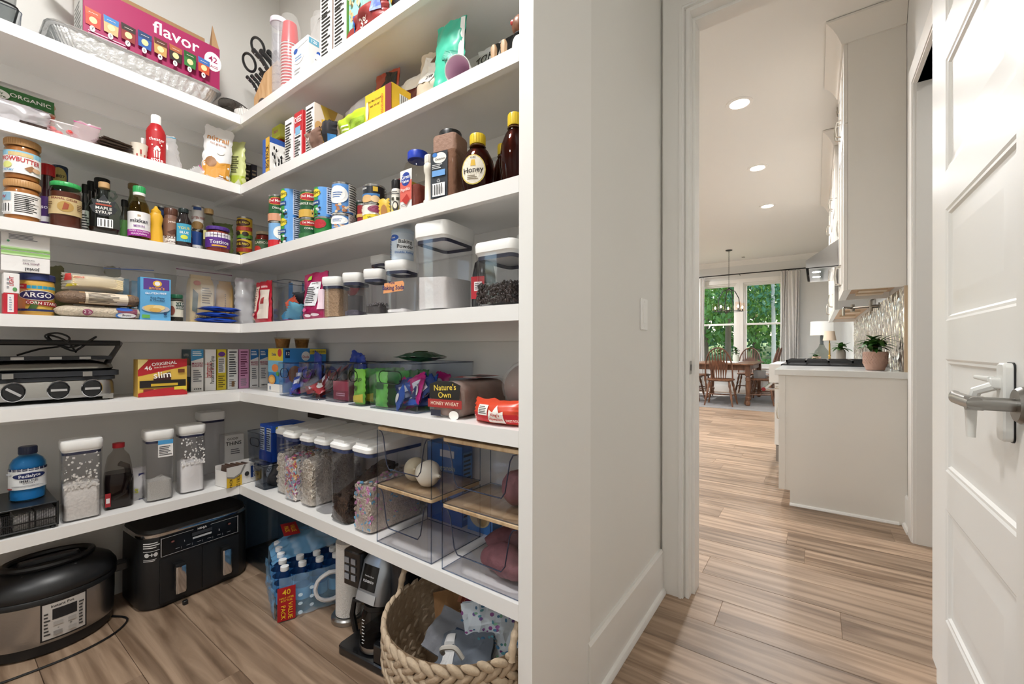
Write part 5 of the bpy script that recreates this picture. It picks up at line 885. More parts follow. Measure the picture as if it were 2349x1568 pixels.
def paperbag(label,s,df,w,dep,h,col,els,fold,rz=0):
    t=item('paper_bag',label,'bag','A',4,s,df+dep/2,rz); g=G(); g.loft([(w,dep,.008,0),(w*1.02,dep*1.03,.01,h*.4),(w,dep,.01,h*.78),(w*.9,dep*.5,.006,h*.92)],4).jit(.003,s*10,40); g.obj('bag_body',mat(col,.75,bump=.2,bs=30),t,50)
    if fold: G().tube([(-w*.36,0,h*.95),(w*.36,0,h*.95)],dep*.2,8).obj('rolled_top',mat(col,.75),t)
    else: G().box(-w*.42,w*.42,-.006,.006,h*.9,h).obj('folded_top',mat(col,.75),t)
    deco(t,els,w,h,flat(-dep/2-.003)); return t
paperbag('pale yellow corn meal bag inside the purple zip bag',-.105,.115,.092,.06,.215,'d8bd84',[('p','2a4a3a',[(-.45,.25),(-.25,.2),(-.2,.6),(-.42,.7)]),('e','c05a3a',-.25,.82,.15,.05),('r','e0d0a4',-.1,.42,.35,.8),('l','6a5a3a',-.05,.38,.4,.75,7),('t','3a4a3a','CORN MEAL',.05,.12,.08,0,.8)],False)
paperbag('brown paper flour bag with a rolled top inside the zip bag',-.008,.115,.066,.06,.20,'c9a66a',[('l','4a3a22',.0,.08,.2,.7,12)],True,-20)
for k in range(3): pouch('cracker_sleeve',['lowest blue cracker packet on the fourth shelf','middle blue cracker packet on the fourth shelf','upper blue cracker packet under the zip bag'][k],'packet','A',4,-.072+.006*k,.06,.15,.07,.024,'2449a8',(('r','8fa8e8',-.4,-.3,.1,.9),('t','dfe8ff','Oreo' if False else 'MINIS',.05,.5,.22)),kind='flat',dz=.025*k,wr=.003,rz=3*k)
zipbag('crumpled white zip bag with a pink zipper at the corner','A',4,.045,.07,.075,.215,.06,'d76aa8',a=.5,c='e4e4e6',wr=.014,rz=-20)
pouch('raisin_bag','red raisin bag with nutrition panels','bag','B',4,.115,.05,.145,.185,.06,'b5172e',(('r','e6c9b8',-.42,-.1,.28,.88),('l','5a2a2a',-.38,-.14,.32,.84,12),('t','f4e6e6','Raisins',.2,.86,.09),('r','dcd0c4',.02,.46,.1,.78),('r','a83a3a',.1,.3,.45,.6),('e','e0a0a0',-.25,.2,.14,.04),('t','f0d0a0','DIEGO',-.25,.1,.05)),wr=.005)
t=clearbin('clear bin of mixed candy wrappers beside the raisin bag','B',4,.322,.015,.115,.20,.165,slot=False)
def packet(label,grp,run,sh,s,d,dz,w,h,col,rz,tilt,roll,els=(),tk=.02,nm='snack_packet'):
    return pouch(nm,label,'packet',run,sh,s,d,w,h,tk,col,els,rz,dz,'pillow',.004,tilt,roll,grp=grp)
for k,(ds,dd,z,c,lb) in enumerate(((-.02,.05,.01,'3a9ac0','teal candy wrapper low in the candy bin'),(.02,.06,.03,'d9542e','orange candy wrapper across the candy bin'),(.0,.10,.05,'2a2a34','dark snack wrapper at the back of the candy bin'),(.025,.04,.005,'6ab0cc','pale blue candy wrapper at the bin front'),(-.03,.11,.06,'6a2030','maroon candy wrapper in the candy bin'),(.03,.12,.07,'8a8a90','silver candy wrapper in the candy bin'),(-.01,.035,.0,'c83a7a','pink candy wrapper at the bottom of the candy bin'))): packet(lb,'candy in the clear bin','B',4,.322+ds,.015+dd,z+.006,.055,.075,c,20*k,-30+20*k,25*k-60,tk=.015)
carton('dark snack box standing in the candy bin','box','B',4,.345,.14,.06,.03,.16,'2c2630',[('t','b0a0b8','BEEF',.1,.7,.14,90),('l','7a6a80',-.3,0,.2,.8,5)],rz=8,dz=.004)
can('blue and white can top showing behind the candy bin','B',4,.10,.20,.033,.20,'6aa8e0',[('r','f2f2f2',-.3,.3,0,1)],10)
pouch('dried_fruit_bag','magenta dried fruit bag with a white nutrition panel','bag','B',4,.548,.045,.165,.178,.055,'a01252',(('p','e9ebf0',[(-.3,.3),(.2,.28),(.34,.78),(-.12,.80)]),('t','1a1a1a','Nutrition Facts',.08,.765,.045,0,.42),('l','3a3a44',-.2,.22,.34,.70,9),('t','1a1a1a','140',.22,.66,.05),('p','8ec63f',[(-.25,.84),(-.1,.86),(-.12,.95),(-.2,.93)]),('r','f0d8e4',.28,.46,.2,.62),('e','f2e6ee',-.1,.08,.12,.03),('e','f2e6ee',.2,.09,.15,.03),('e','d86a9a',-.2,.2,.1,.04)),wr=.005)
t=item('red_disc_lid','round red plastic lid standing against the back wall','lid','B',4,.435,.28,0,.165); G().lathe([(.001,-.004),(.043,-.004),(.045,0),(.043,.004),(.001,.004)],30,M=RX(pi/2-.1)).obj('lid_disc',mat('a01c2c',.45),t); t['category']='lid'; G().box(-.04,.04,-.02,.02,-.164,-.044).obj('container_below',clear('d8d8dc',.1,1.4),t)
BS=mat('a98a6a',.9,n='brown_sugar',bump=.6,bs=140,var=.3); WF=mat('ece9e6',.9,n='flour',bump=.2,bs=60)
popbox('airtight container of brown sugar','B',4,.662,.02,.078,.075,.15,BS,.86,20,stuff=1); popbox('near-empty airtight container next to the brown sugar','B',4,.785,.02,.07,.075,.152,mat('4a4452',.7,bump=.5,bs=90),.16,22,stuff=1)
t=popbox('airtight container of chocolate chips','B',4,.905,.02,.07,.075,.152,mat('3a3434',.6,bump=.5,bs=70),.22,20,stuff=1)
g=G()
for k in range(70): a=RN.uniform(-.026,.026); b=RN.uniform(-.026,.026); g.lathe([(.0055,0),(.004,.003),(.0008,.007)],7,a,b,M=TR(0,0,.024+.014*RN.random()))
g.obj('chocolate_chips',mat('3b3333',.5),t,50,kind='stuff')
popbox('airtight container with Baking Soda print on its front','B',4,1.01,.03,.085,.085,.17,WF,.10,15,stuff=1,els=[('p','e8a06a',[(-.5,.38),(.42,.42),(.48,.55),(.4,.6),(-.45,.57)]),('t','1f2a6a','Pure',-.1,.57,.07),('t','1f2a6a','Baking Soda',-.03,.48,.12,0,1.0)])
popbox('small airtight container at the back of the fourth shelf','B',4,.74,.17,.08,.08,.245,None,.5,0)
bottle('baking_powder_can','blue and white baking powder can on the baking soda container','can','B',4,1.012,.073,[(.001,0),(.0345,0),(.0345,.088),(.036,.089),(.036,.098),(.034,.1),(.001,.1)],mat('c5d6e6',.4),None,None,(.003,.086,'cfdcea',3.0,.0347),[('e','2458b8',-.35,.82,.3,.12),('t','ffffff','Great',-.35,.83,.09),('r','eef2f6',-.1,.9,.35,.75),('t','22262e','Baking',.25,.66,.2),('t','22262e','Powder',.25,.47,.2),('t','3a72b8','Double Acting',.2,.25,.12),('l','7fa9d8',-.9,-.6,.1,.9,8)],35,.1705,body='tin')
popbox('largest airtight container half full of white flour','B',4,1.192,.01,.118,.15,.255,WF,.46,6,stuff=1,lidh=.045)
t=popbox('airtight container of dark coffee beans at the right end','B',4,1.435,.005,.125,.16,.165,mat('241a18',.6),.36,0,stuff=1,lidh=.03)
BEAN=mat('2f2320',.35,n='coffee_bean'); g=G()
for k in range(420):
    fz=RN.random(); a,b,z=(RN.uniform(-.055,.055),-.073,RN.uniform(.01,.055)) if fz<.45 else ((RN.uniform(-.055,.055),RN.uniform(-.07,.07),.05+.014*RN.random()) if fz<.8 else (.056,RN.uniform(-.07,.07),RN.uniform(.01,.055)))
    g.ball(0,0,0,.0062,.0042,.0035,7,5,M=TR(a,b,z)@Euler((RN.random()*6,RN.random()*6,RN.random()*6)).to_matrix().to_4x4())
g.obj('coffee_beans',BEAN,t,60,kind='stuff')
popbox('airtight container behind the coffee beans, only its lid visible','B',4,1.43,.18,.10,.10,.225,None,.5,0)
t=item('dark_jug','dark plastic jug with a red label between flour and coffee','jug','B',4,1.322,.11,10); G().loft([(.05,.07,.015,0),(.052,.075,.016,.02),(.05,.07,.016,.1),(.042,.055,.014,.135),(.022,.022,.01,.15),(.022,.022,.01,.165)],5).obj('jug_body',mat('1c1a1d',.25),t,50); deco(t,[('r','b01c2a',-.4,.45,.2,.62),('r','efe6e6',-.2,.3,.35,.52),('l','2a2a2a',-.15,.25,.37,.5,4)],.05,.15,flat(-.0375))
# ================= FIFTH SHELF =================
SS=mat('a4a29e',.3,1,n='griddle_steel',bump=.04,bs=300); CI=mat('24272c',.55,n='cast_plate')
t=item('griddle_press','stainless contact griddle with black plates, bar handle and coiled cord','griddle','A',5,-.565,.20,-2); t.scale=(1,1,1.16)
G().loft([(.33,.20,.03,.012),(.345,.215,.035,.02),(.34,.21,.035,.055),(.33,.20,.03,.066)],5).obj('base_housing',SS,t,40)
for sx in (-1,1): G().box(sx*.165-.03 if sx>0 else -.165,sx*.165 if sx>0 else -.135,-.10,-.02,.004,.02).obj('front_foot',SS,t,30)
for x in (-.15,.15):
    for y in (-.08,.08): G().lathe([(.008,0),(.008,.006)],10,x,y).obj('rubber_foot',BLK,t)
for k,(x,a,nm) in enumerate(((-.085,-35,'Griddle'),(.02,0,'Selector'),(.105,0,'Grill-Panini'))):
    kb=G().lathe([(.029,0),(.029,.004),(.027,.006),(.024,.004)],26,M=TR(x,-.1055,.040)@RX(pi/2),c1=0).obj('dial_ring',CHROME,t); G().lathe([(.0245,.003),(.023,.012),(.001,.013)],24,M=TR(x,-.1055,.040)@RX(pi/2)).obj('dial',BLK,kb); G().box(-.02,.02,-.1215,-.1175,-.0035,.0035,M=TR(x,0,.040)@RY(math.radians(-a))).obj('dial_pointer',CHROME,kb)
    deco(t,[('t','1d1d1d',nm,0,0,.011)],.1,1,flat(-.1055),.0735 if False else .0,x0=x) if False else None
    g=G(); v,f=tmesh(nm); w_=max(p[0] for p in v)
    for_=[( (.036)*sin(px*.011/.036)+x,-.1068,.040+.036*cos(px*.011/.036)+py*.011-.0) for px,py in v]; g.add([(p[0],p[1],min(p[2],.0795)) for p in for_],f); g.obj('lettering',BLK,t,0)
G().loft([(.345,.205,.02,.067),(.345,.205,.02,.078)],4).obj('lower_plate',CI,t,40); G().loft([(.365,.215,.02,.080),(.365,.215,.02,.096)],4).obj('middle_plate',CI,t,40)
for x in (-.11,.08): G().box(x,x+.025,-.114,-.106,.079,.094).obj('plate_clip',SS,t,30)
G().loft([(.33,.20,.05,.097),(.345,.215,.06,.104),(.335,.205,.06,.116),(.24,.14,.05,.128)],6).obj('hood',mat('8f8d88',.25,1),t,50); G().loft([(.26,.16,.05,.120),(.20,.11,.04,.130)],6).obj('hood_inset',BLK,t,50)
G().box(-.17,.165,-.08,.08,.131,.142).obj('upper_plate',CI,t,30)
for x in (-.09,.0,.075): G().box(x,x+.03,-.083,-.079,.133,.141).obj('plate_clip',SS,t,30)
G().tube([(-.19,-.06,.185),(.19,-.06,.185)],.009,10).obj('bar_handle',BLK,t)
for sx in (-1,1): G().tube([(sx*.19,-.06,.185),(sx*.185,-.03,.165),(sx*.172,.0,.135),(sx*.165,.02,.115)],[.009,.008,.009,.011],8).obj('handle_arm',mat('77777a',.4,.7),t)
pts=[(-.07,.02,.146),(-.02,-.02,.165),(.03,-.055,.175),(.05,-.075,.20),(.02,-.07,.215),(-.01,-.065,.205),(.02,-.06,.18),(.06,-.06,.16),(.08,-.05,.168),(.11,-.06,.195),(.12,-.07,.205),(.09,-.065,.185),(.05,-.06,.17),(.01,-.05,.19),(.0,-.06,.208),(.04,-.07,.192),(.07,-.05,.155)]
def spline(P,k=5):
    P=[Vector(p) for p in P]; out=[]
    for i in range(len(P)-1):
        p0,p1,p2,p3=P[max(i-1,0)],P[i],P[i+1],P[min(i+2,len(P)-1)]
        for j in range(k):
            t_=j/k; out.append(tuple(.5*((2*p1)+(p2-p0)*t_+(2*p0-5*p1+4*p2-p3)*t_*t_+(3*p1-p0-3*p2+p3)*t_**3)))
    return out+[tuple(P[-1])]
G().tube(spline(pts),.0032,6).obj('power_cord',BLK,t)
SJ=[('r','d9b24a',-.5,.5,0,1),('p','b01c26',[(-.5,.55),(.5,.8),(.5,1),(-.3,1),(-.5,.9)]),('p','e8d28a',[(-.5,.72),(-.3,.98),(-.5,1)]),('t','f6f0ea','46',-.30,.76,.16,6),('t','f6f0ea','ORIGINAL',.02,.88,.12,6),('t','f2e8d8','SNACK SIZE STICKS',.02,.79,.05,6),('p','3a1414',[(-.2,.48),(.14,.66),(.16,.40),(-.2,.40)]),('t','f6f2ea','slim',-.02,.57,.25,5,.42),('r','1a1210',-.47,.47,.24,.43),('r','c8a62e',-.25,.3,.27,.34),('r','8a2020',-.4,-.2,.06,.2),('p','b01c26',[(-.5,.1),(-.1,.2),(.3,.22),(.5,.08),(.5,0),(-.5,0)]),('r','d8c03a',.22,.48,.15,.24),('r','6a3a1a',.3,.44,.62,.72)]
carton('open yellow and red snack stick box on the fifth shelf','box','A',5,-.252,.085,.16,.07,.15,'c9a04a',SJ,rz=-2)
bx=[(-.118,.05,'e9e7e4','3f8fc0',True),(-.066,.046,'efedea',None,False),(-.021,.04,'d8c22e','5a3a8e',False),(.026,.046,'e6e6e4','3a82b0',False),(.075,.045,'d89ac0','c05a9a',False),(.122,.04,'e6e3e0','2f6fb0',True),(.166,.042,'e6e3e0','2f6fb0',True)]
for k,(s,w_,c,tc,mk) in enumerate(bx):
    lb=['blue topped snack bar box with a photo on its side, first of the box row','plain white box with vertical red lettering in the box row','yellow and purple box in the box row','white nutrition panel box with blue edges in the box row','pink nutrition panel box in the box row','blue topped white box, second from the inner corner','blue topped white box nearest the inner corner'][k]
    e=[('r',c,-.5,.5,0,1)]
    if mk: e+=[('p',tc,[(-.5,.72),(.5,.8),(.5,1),(-.5,1)]),('l','ffffff',-.4,.4,.84,.96,3),('t','a03a5a','MAKERS',0,.66,.07,0,.9),('t','a03a5a','WANTED',0,.60,.07,0,.9),('l','6a6a70',-.35,.35,.22,.52,6),('e','3a3a3a',-.24,.06,.07,.016),('e','3a3a3a',-.08,.06,.07,.016),('e','3a3a3a',.08,.06,.07,.016),('e','3a3a3a',.24,.06,.07,.016)]
    elif k==1: e+=[('t','b83a3a','bettergoods',-.2,.5,.22,90,1.6),('t','4a4a4a','Pancake and Waffle Syrup',.15,.5,.12,90,3)]
    elif k==2: e+=[('e','6a3a8e',0,.88,.4,.06),('r','e8e6e2',-.4,.4,.42,.8),('l','3a3a3a',-.36,.36,.44,.78,7),('l','6a5a1a',-.4,.4,.05,.36,6)]
    else: e+=nutrition(x0=-.38,x1=.38,z0=.3,z1=.95,n=10,c='6a2a4a' if k==4 else '2a2a34')+[('l','8a8a90',-.38,.3,.06,.26,4)]+([('r','7a5a3a',-.15,.15,.06,.2)] if k==3 else [])
    l=[('r','3a5a6a',-.5,.5,0,1),('t','f2f0ea','HAPPEN',0,.86,.09,0,.9),('e','8a6a4a',.1,.7,.35,.1),('r','e6e2dc',-.5,.5,.35,.62),('e','7a4a2a',0,.15,.4,.12)] if k==0 else ()
    carton(lb,'box','A',5,s+.012,.175,w_-.0035,.115,.19,c,e,left=l,grp='row of boxes on the fifth shelf')
DO=[('r','e8cf3a',-.5,.5,.72,1),('r','7fc0e0',-.5,.5,.45,.72),('t','2a4a8a','Dole',-.1,.86,.1),('e','c83a3a',.3,.9,.13,.09),('e','e88a4a',.0,.55,.22,.09),('r','f0eeea',-.5,.5,0,.18),('e','e09a4a',-.2,.28,.24,.11),('e','f2c46a',-.2,.28,.16,.07),('e','5a9a3a',.2,.42,.1,.05),('t','2a5a9a','8',-.3,.08,.12)]
carton('fruit cup carton in blue and yellow behind the clear bins','box','B',5,.125,.095,.135,.2,.195,'3f8fd0',DO,right=[('r','3f8fd8',-.5,.5,0,1),('r','e8d24a',.1,.5,.86,.99),('t','3a3a2a','in 100% fruit juice',.28,.925,.06,0,.4),('r','16386a',-.46,-.36,.78,.96),('t','ffffff','12',-.41,.88,.1),('e','f0f0f0',.0,.82,.1,.11),('t','b02a3a','Dole',.0,.80,.08),('e','9a6a4a',-.25,.4,.15,.2)])
for k,s in enumerate((.135,.235)):
    t=item('fruit_cup',['left clear fruit cup standing on the fruit cup carton','right clear fruit cup standing on the fruit cup carton'][k],'fruit cup','B',5,.095+.0*s,.14+.09*k,0,.196,'fruit cups'); G().lathe([(.026,0),(.033,.045),(.036,.046),(.036,.048)],24,c1=0).obj('cup',clear('ece4d4',.05,1.4),t); G().lathe([(.001,.002),(.025,.002),(.0315,.042),(.001,.042)],22).obj('fruit_pieces',mat('b9884e',.4,bump=.8,bs=70,var=.4),t); G().lathe([(.036,.0485),(.001,.0487)],24).obj('seal_film',film('e8dcc8',.4),t)
b1=clearbin('leftmost clear bin of purple and blue snack wrappers','B',5,.335,.035,.115,.26,.135); b2=clearbin('second clear bin of red and brown snack bars','B',5,.51,.035,.13,.26,.14); b2b=clearbin('third clear bin with a dark red box','B',5,.665,.045,.12,.26,.14); b3=clearbin('narrow clear bin of green squeeze pouches','B',5,.815,.03,.085,.27,.145); b4=clearbin('large clear bin of blue and pink snack bars','B',5,1.01,.03,.23,.26,.15)
def scat(lbl,grp,s,df,w,dep,cols,n,zmax,pw=.07,ph=.09):
    for k in range(n):
        c=cols[k%len(cols)]; packet(lbl[k%len(lbl)] ,grp,'B',5,s+RN.uniform(-.5,.5)*(w-.06),df+.03+RN.random()*(dep-.09)*(.35 if k<n*.6 else 1),.008+zmax*(k/n)*RN.uniform(.6,1),pw,ph,c,RN.uniform(-40,40),RN.uniform(-75,-10),RN.uniform(-60,60),(('r','e8e6ee',-.3,.3,.35,.65),) if k%2 else (('e','f0e8e0',0,.5,.25,.2),),.016)
scat(['purple snack wrapper in the leftmost bin','blue snack wrapper in the leftmost bin','pink snack wrapper in the leftmost bin','silver snack wrapper in the leftmost bin'],'wrappers in the leftmost bin',.335,.035,.115,.26,['6a3a9a','2a4ab0','b02a6a','c8c4cc'],16,.08,.055,.07)
scat(['red snack bar in the second bin','brown snack bar in the second bin','grey snack wrapper in the second bin','dark red snack bar in the second bin'],'bars in the second bin',.51,.035,.13,.26,['b82a32','6a4636','8f8c92','8a1f2a'],16,.085,.055,.07)
packet('tall navy wrapper sticking out of the leftmost bin','wrappers in the leftmost bin','B',5,.36,.16,.06,.08,.12,'2c3f9a',-10,5,15); packet('blue wrapper sticking out of the second bin','bars in the second bin','B',5,.50,.23,.075,.07,.11,'2a4ab8',10,0,20)
carton('dark red bar carton in the third bin','box','B',5,.665,.075,.10,.16,.07,'8a2c40',[('r','a83a50',-.5,.5,.5,1),('l','d8a0b0',-.3,.3,.2,.4,2)],dz=.004)
packet('grey wrapper lying on the dark red carton','bars in the third bin','B',5,.66,.15,.08,.09,.07,'8a8890',5,-70,10)
for k in range(5): pouch('squeeze_pouch',['front green squeeze pouch in the narrow bin','second green squeeze pouch in the narrow bin','third green squeeze pouch in the narrow bin','fourth green squeeze pouch in the narrow bin','rear green squeeze pouch in the narrow bin'][k],'pouch','B',5,.812,.055+.042*k,.062,.12,.03,['7cc23a','4a9a3a','5aa83a','3a8a3a','6ab03a'][k],(('t','2a4a1a','gogo',0,.72,.16),('p','d8c23a',[(-.45,.05),(.45,.05),(.45,.3),(-.45,.22)]),('e','3a5a1a',-.1,.45,.12,.08)),dz=.004,grp='green squeeze pouches',wr=.002)
for k in range(5): pouch('squeeze_pouch',['front green pouch in the large bin','second green pouch in the large bin','third green pouch in the large bin','fourth green pouch in the large bin','rear green pouch in the large bin'][k],'pouch','B',5,.925,.06+.045*k,.06,.115,.03,['6ab84a','2a7a3a','3f9a3f','2f8040','4a9a4a'][k],(('r','2a5a2a',-.3,.3,.5,.7),),dz=.004,grp='green pouches in the large bin',wr=.002)
scat(['blue snack bar in the large bin','magenta snack bar in the large bin','navy snack bar in the large bin'],'bars in the large bin',1.045,.03,.17,.26,['2452a8','c01f78','1f3a7a'],14,.055,.06,.08)
pouch('snack_bag','dark green snack bag lying across the large bin rim','bag','B',5,1.0,.16,.16,.10,.03,'1f4a34',(('e','c8c83a',0,.5,.2,.2),),kind='flat',dz=.152,wr=.006)
packet('blue wrapper on top of the third bin','bars in the third bin','B',5,.62,.20,.10,.06,.07,'2244b0',0,10,0)
def loaf(label,s,d,L,w,h,rz,c,els,dz=0,tk=.2,run='B',sh=5):
    t=item('bread_loaf',label,'bread',run,sh,s,d,rz,dz); n=20
    def sec(y,k): return [(w/2*k*(abs(cos(a))**.6)*(1 if cos(a)>0 else -1),y,h*.48+h*.48*k*(abs(sin(a))**.6)*(1 if sin(a)>0 else -1)) for a in [2*pi*i/n for i in range(n)]]
    G().rings([sec(-L/2,.86)]+[sec(-L/2+L*i/14,1-.02*(i%2)) for i in range(1,14)]+[sec(L/2,.86)]).obj('sliced_bread',mat(c,.8,bump=.4,bs=50,var=.25),t,50)
    G().rings([sec(-L/2-.006,.9)]+[sec(-L/2+L*i/14,1.05+.02*noise.noise(Vector((i,s,1)))) for i in range(0,15)]+[sec(L/2+.03,.45),sec(L/2+.06,.1)]).jit(.004,s,50).obj('plastic_wrap',film('f4efe8',.16,.08),t,50)
    fm=lambda x,z,o:(x,-L/2-.009-o,z)
    deco(t,els,w,h,fm); return t
t=loaf('wrapped honey wheat loaf in the foreground',1.235,.155,.24,.12,.105,6,'7a5648',[('p','1d1712',[(-.46,.52),(.42,.52),(.46,.9),(.2,1.0),(-.2,1.0),(-.46,.9)]),('t','e6c84a',"Nature's",0,.82,.22,4,.85),('t','e6c84a','Own',0,.62,.22,4),('r','a8302c',-.5,.5,.28,.5),('t','f2e0c8','HONEY WHEAT',0,.39,.13,0,.9),('e','f2efe8',.28,.1,.14,.12),('r','2a2a3a',-.4,-.1,.05,.22)])
deco(t,[('r','9a2c2a',-.4,.5,-.4,.4),('p','1d1712',[(-.1,-.35),(.3,-.35),(.35,.35),(-.05,.35)]),('e','f0ece4',-.25,.1,.12,.22)],.17,.1,lambda x,y,o:(y,x+.02,.1085+o))
t=item('bread_loaf','second loaf in a clear bag leaning on the sweet roll pack','bread','B',5,1.43,.19,10,.012); g=G(); 
g.ball(0,0,.075,.075,.085,.07,16,10); g.obj('sliced_bread',mat('6d5246',.8,bump=.5,bs=40,var=.3),t,60); G().ball(0,0,.078,.082,.095,.077,16,10).jit(.007,4,40).obj('plastic_wrap',film('efece8',.22,.06),t,60); deco(t,[('r','a8502c',.3,.5,.2,.7),('r','b89a2a',.2,.5,.05,.15)],.16,.14,flat(-.098))
t=pouch('sweet_roll_pack','orange sweet roll pack at the right end of the fifth shelf','packet','B',5,1.425,.055,.165,.062,.085,'d8492c',(('r','c8202a',-.5,.5,.12,.5),('r','f0ede6',-.28,-.08,.4,.82),('l','4a4a4a',-.26,-.1,.45,.78,5),('p','f4efe8',[(-.06,.12),(.24,.12),(.22,.62),(.16,.55),(.1,.85),(.04,.55),(-.04,.66)]),('t','c83a2a',"King's",.09,.46,.18),('t','c83a2a','Hawaiian',.09,.28,.18,0,.26),('t','f4e6dc','12',-.36,.3,.2),('t','f4e6dc','SWEET ROLLS',.37,.25,.14,0,.2)),kind='pillow',wr=.003)
# ================= LOWEST SHELF =================
t=item('mesh_drawer','black wire mesh drawer organiser under the blue drink bottle','drawer organiser','A',6,-.685,.15,0); MB=mat('17181a',.45,n='black_wire')
w_,d_,h_=.25,.27,.088
G().rb(w_,d_,h_-.004,h_,.004,2,.001).obj('top_panel',mat('1b1e22',.35),t,30)
g=G()
for x in (-w_/2,w_/2):
    for y in (-d_/2,d_/2): g.tube([(x,y,.008),(x,y,h_)],.003,6)
g.tube([(x,y,.012) for x,y in rr(w_,d_,.003,1)],.003,6,True); g.obj('wire_frame',MB,t)
g=G()
for k in range(62): g.box(-w_/2+k*.004,-w_/2+k*.004+.0011,-d_/2-.001,-d_/2,.014,.07)
for k in range(15): g.box(-w_/2,w_/2,-d_/2-.0012,-d_/2-.0002,.014+k*.004,.0151+k*.004)
o=g.obj('mesh_front',MB,t,0); o['kind']='stuff'; g=G()
for k in range(66): g.box(w_/2,w_/2+.001,-d_/2+k*.004,-d_/2+k*.004+.0011,.014,.083)
for k in range(17): g.box(w_/2-.0002,w_/2+.0012,-d_/2,d_/2,.014+k*.004,.0151+k*.004)
o=g.obj('mesh_side',MB,t,0); o['kind']='stuff'
for x in (-.05,.06): G().box(x-.002,x+.002,-d_/2-.0025,-d_/2-.0012,.012,.07).obj('drawer_rib',MB,t,0)
G().box(-w_/2,w_/2,-d_/2-.003,-d_/2-.001,.036,.040).obj('drawer_rail',MB,t,0); G().box(-w_/2+.01,w_/2-.01,-d_/2+.004,d_/2-.01,.008,.011).obj('drawer_floor',MB,t,0)
for x in (-.115,.115): G().lathe([(.006,0),(.007,.004),(.004,.01)],10,x,-d_/2+.006).obj('foot',BLK,t)
for k,(x,c) in enumerate(((-.09,'d8d4d0'),(-.04,'cfcbc8'),(.03,'d4d0cc'),(.08,'c8c6c6'))): carton(['first pale tea packet box inside the mesh drawer','second pale tea packet box inside the mesh drawer','third pale tea packet box inside the mesh drawer','fourth pale tea packet box inside the mesh drawer'][k],'box','A',6,-.665+x,.03,.045,.10,.05,c,(),dz=.0115)
BL=clear('3f92c8',.05,1.4)
t=bottle('electrolyte_bottle','blue electrolyte drink bottle with navy cap and white label','bottle','A',6,-.617,.13,[(.001,0),(.036,0),(.043,.005),(.044,.02),(.043,.045),(.044,.05),(.044,.105),(.042,.108),(.044,.112),(.043,.125),(.036,.14),(.024,.150),(.021,.153),(.021,.158)],clear('b9def2',.04,1.45),(.0225,.156,.182,'1f2a4a'),('4fa0d2',.148),(.042,.112,'eef0f2',3.1,.0446),[('r','1f2a52',-.8,.8,.88,1),('t','e8eaf2','#1 DOCTOR RECOMMENDED',0,.94,.07,0,.9),('e','16245a',.12,.64,.46,.15),('t','f6f6fa','Pedialyte',.12,.64,.2,3,.85),('t','3a3a44','IMMUNE',.1,.40,.16),('t','5a5a64','SUPPORT',.1,.29,.09),('l','8a8a90',-.35,.6,.12,.2,2),('e','a03a3a',-.42,.06,.1,.04),('r','d8dce4',-.6,-.4,.72,.8)],-14,.089)
pouch('yellow_bag','yellow snack bag at the far left edge','bag','A',6,-.72,.05,.05,.10,.03,'d8c23a',(('l','4a4a2a',-.3,.3,.2,.8,6),),dz=.089,kind='pillow')
def tall(label,s,df,w,dep,h,content,lv,rz=0,els=(),smear=None):
    t=popbox(label,'A',6,s,df,w,dep,h,content,lv,rz,els=els,stuff=1,lidh=.034,bumpy=.007,grp='tall airtight containers',name='airtight_container')
    if smear:
        g=G(); RN2=random.Random(int(s*100))
        for k in range(130):
            x=RN2.uniform(-.45,.45)*w*.95; z=h*(lv*.85+RN2.random()**2*.45); r=RN2.uniform(.0006,.004); g.ball(x,-dep/2*.945+.001,z,r,.0006,r*1.4,6,4)
        g.obj('flour_smears',mat(smear,.9),t,50,kind='stuff')
    return t
FL=mat('d8d3cc',.95,n='whole_flour',bump=.3,bs=120,var=.2); SU=mat('c9c5bd',.8,n='raw_sugar',bump=.7,bs=420,var=.3)
tall('tall flour container with speckled flour at the front left',-.495,.02,.105,.10,.285,FL,.48,-4,(),'dedad4'); tall('tall container of pale sugar with a print label',-.27,.035,.09,.10,.282,SU,.30,-4,[('r','eceae8',-.1,.46,.62,.86),('r','4a9ad0',-.1,.46,.8,.86),('l','4a4a52',-.06,.42,.64,.78,6)]); tall('tall container of white powder beside the sugar',-.157,.045,.092,.10,.285,WF,.50,-4,(),'efedea')
t=tall('tall empty container at the back left of the corner',-.035,.185,.10,.09,.315,None,.0)
t=item('syrup_jug','clear jug of dark syrup with a red cap','jug','A',6,-.386,.105,-6)
G().loft([(.078,.075,.02,0),(.084,.082,.022,.01),(.086,.084,.022,.10),(.074,.072,.024,.16),(.062,.062,.026,.195),(.034,.034,.0165,.215),(.03,.03,.0149,.228)],6).obj('jug_body',clear('e6e2de',.03,1.42),t,50); G().loft([(.074,.071,.02,.003),(.08,.078,.02,.012),(.082,.08,.021,.10),(.078,.076,.022,.132)],6).obj('contents',mat('1b1316',.1),t,50); G().lathe([(.0175,.226),(.018,.228),(.018,.244),(.001,.246)],20).obj('cap',mat('b01f2a',.4),t)
G().tube([(.0,-.034,.17),(.02,-.05,.16),(.026,-.052,.12),(.012,-.046,.06),(-.02,-.046,.045)],.010,8).obj('handle',clear('cfcac8',.05,1.5),t); deco(t,[('r','a8222c',-.48,-.3,.06,.28),('r','efe6e6',-.45,-.33,.12,.2)],.085,.23,flat(-.0425))
pouch('rice_cake_bag','crumpled white and navy snack bag between the tall containers','bag','A',6,-.325,.14,.05,.13,.06,'c9c6c8',(('r','2a2f6a',.1,.4,0,.8),('t','c8c83a','S',-.1,.3,.2)),wr=.01)
t=item('grits_box','torn open grits carton of brown packets hanging over the corner','box','A',6,.01,.045,8); w_,d_,h_=.145,.09,.088
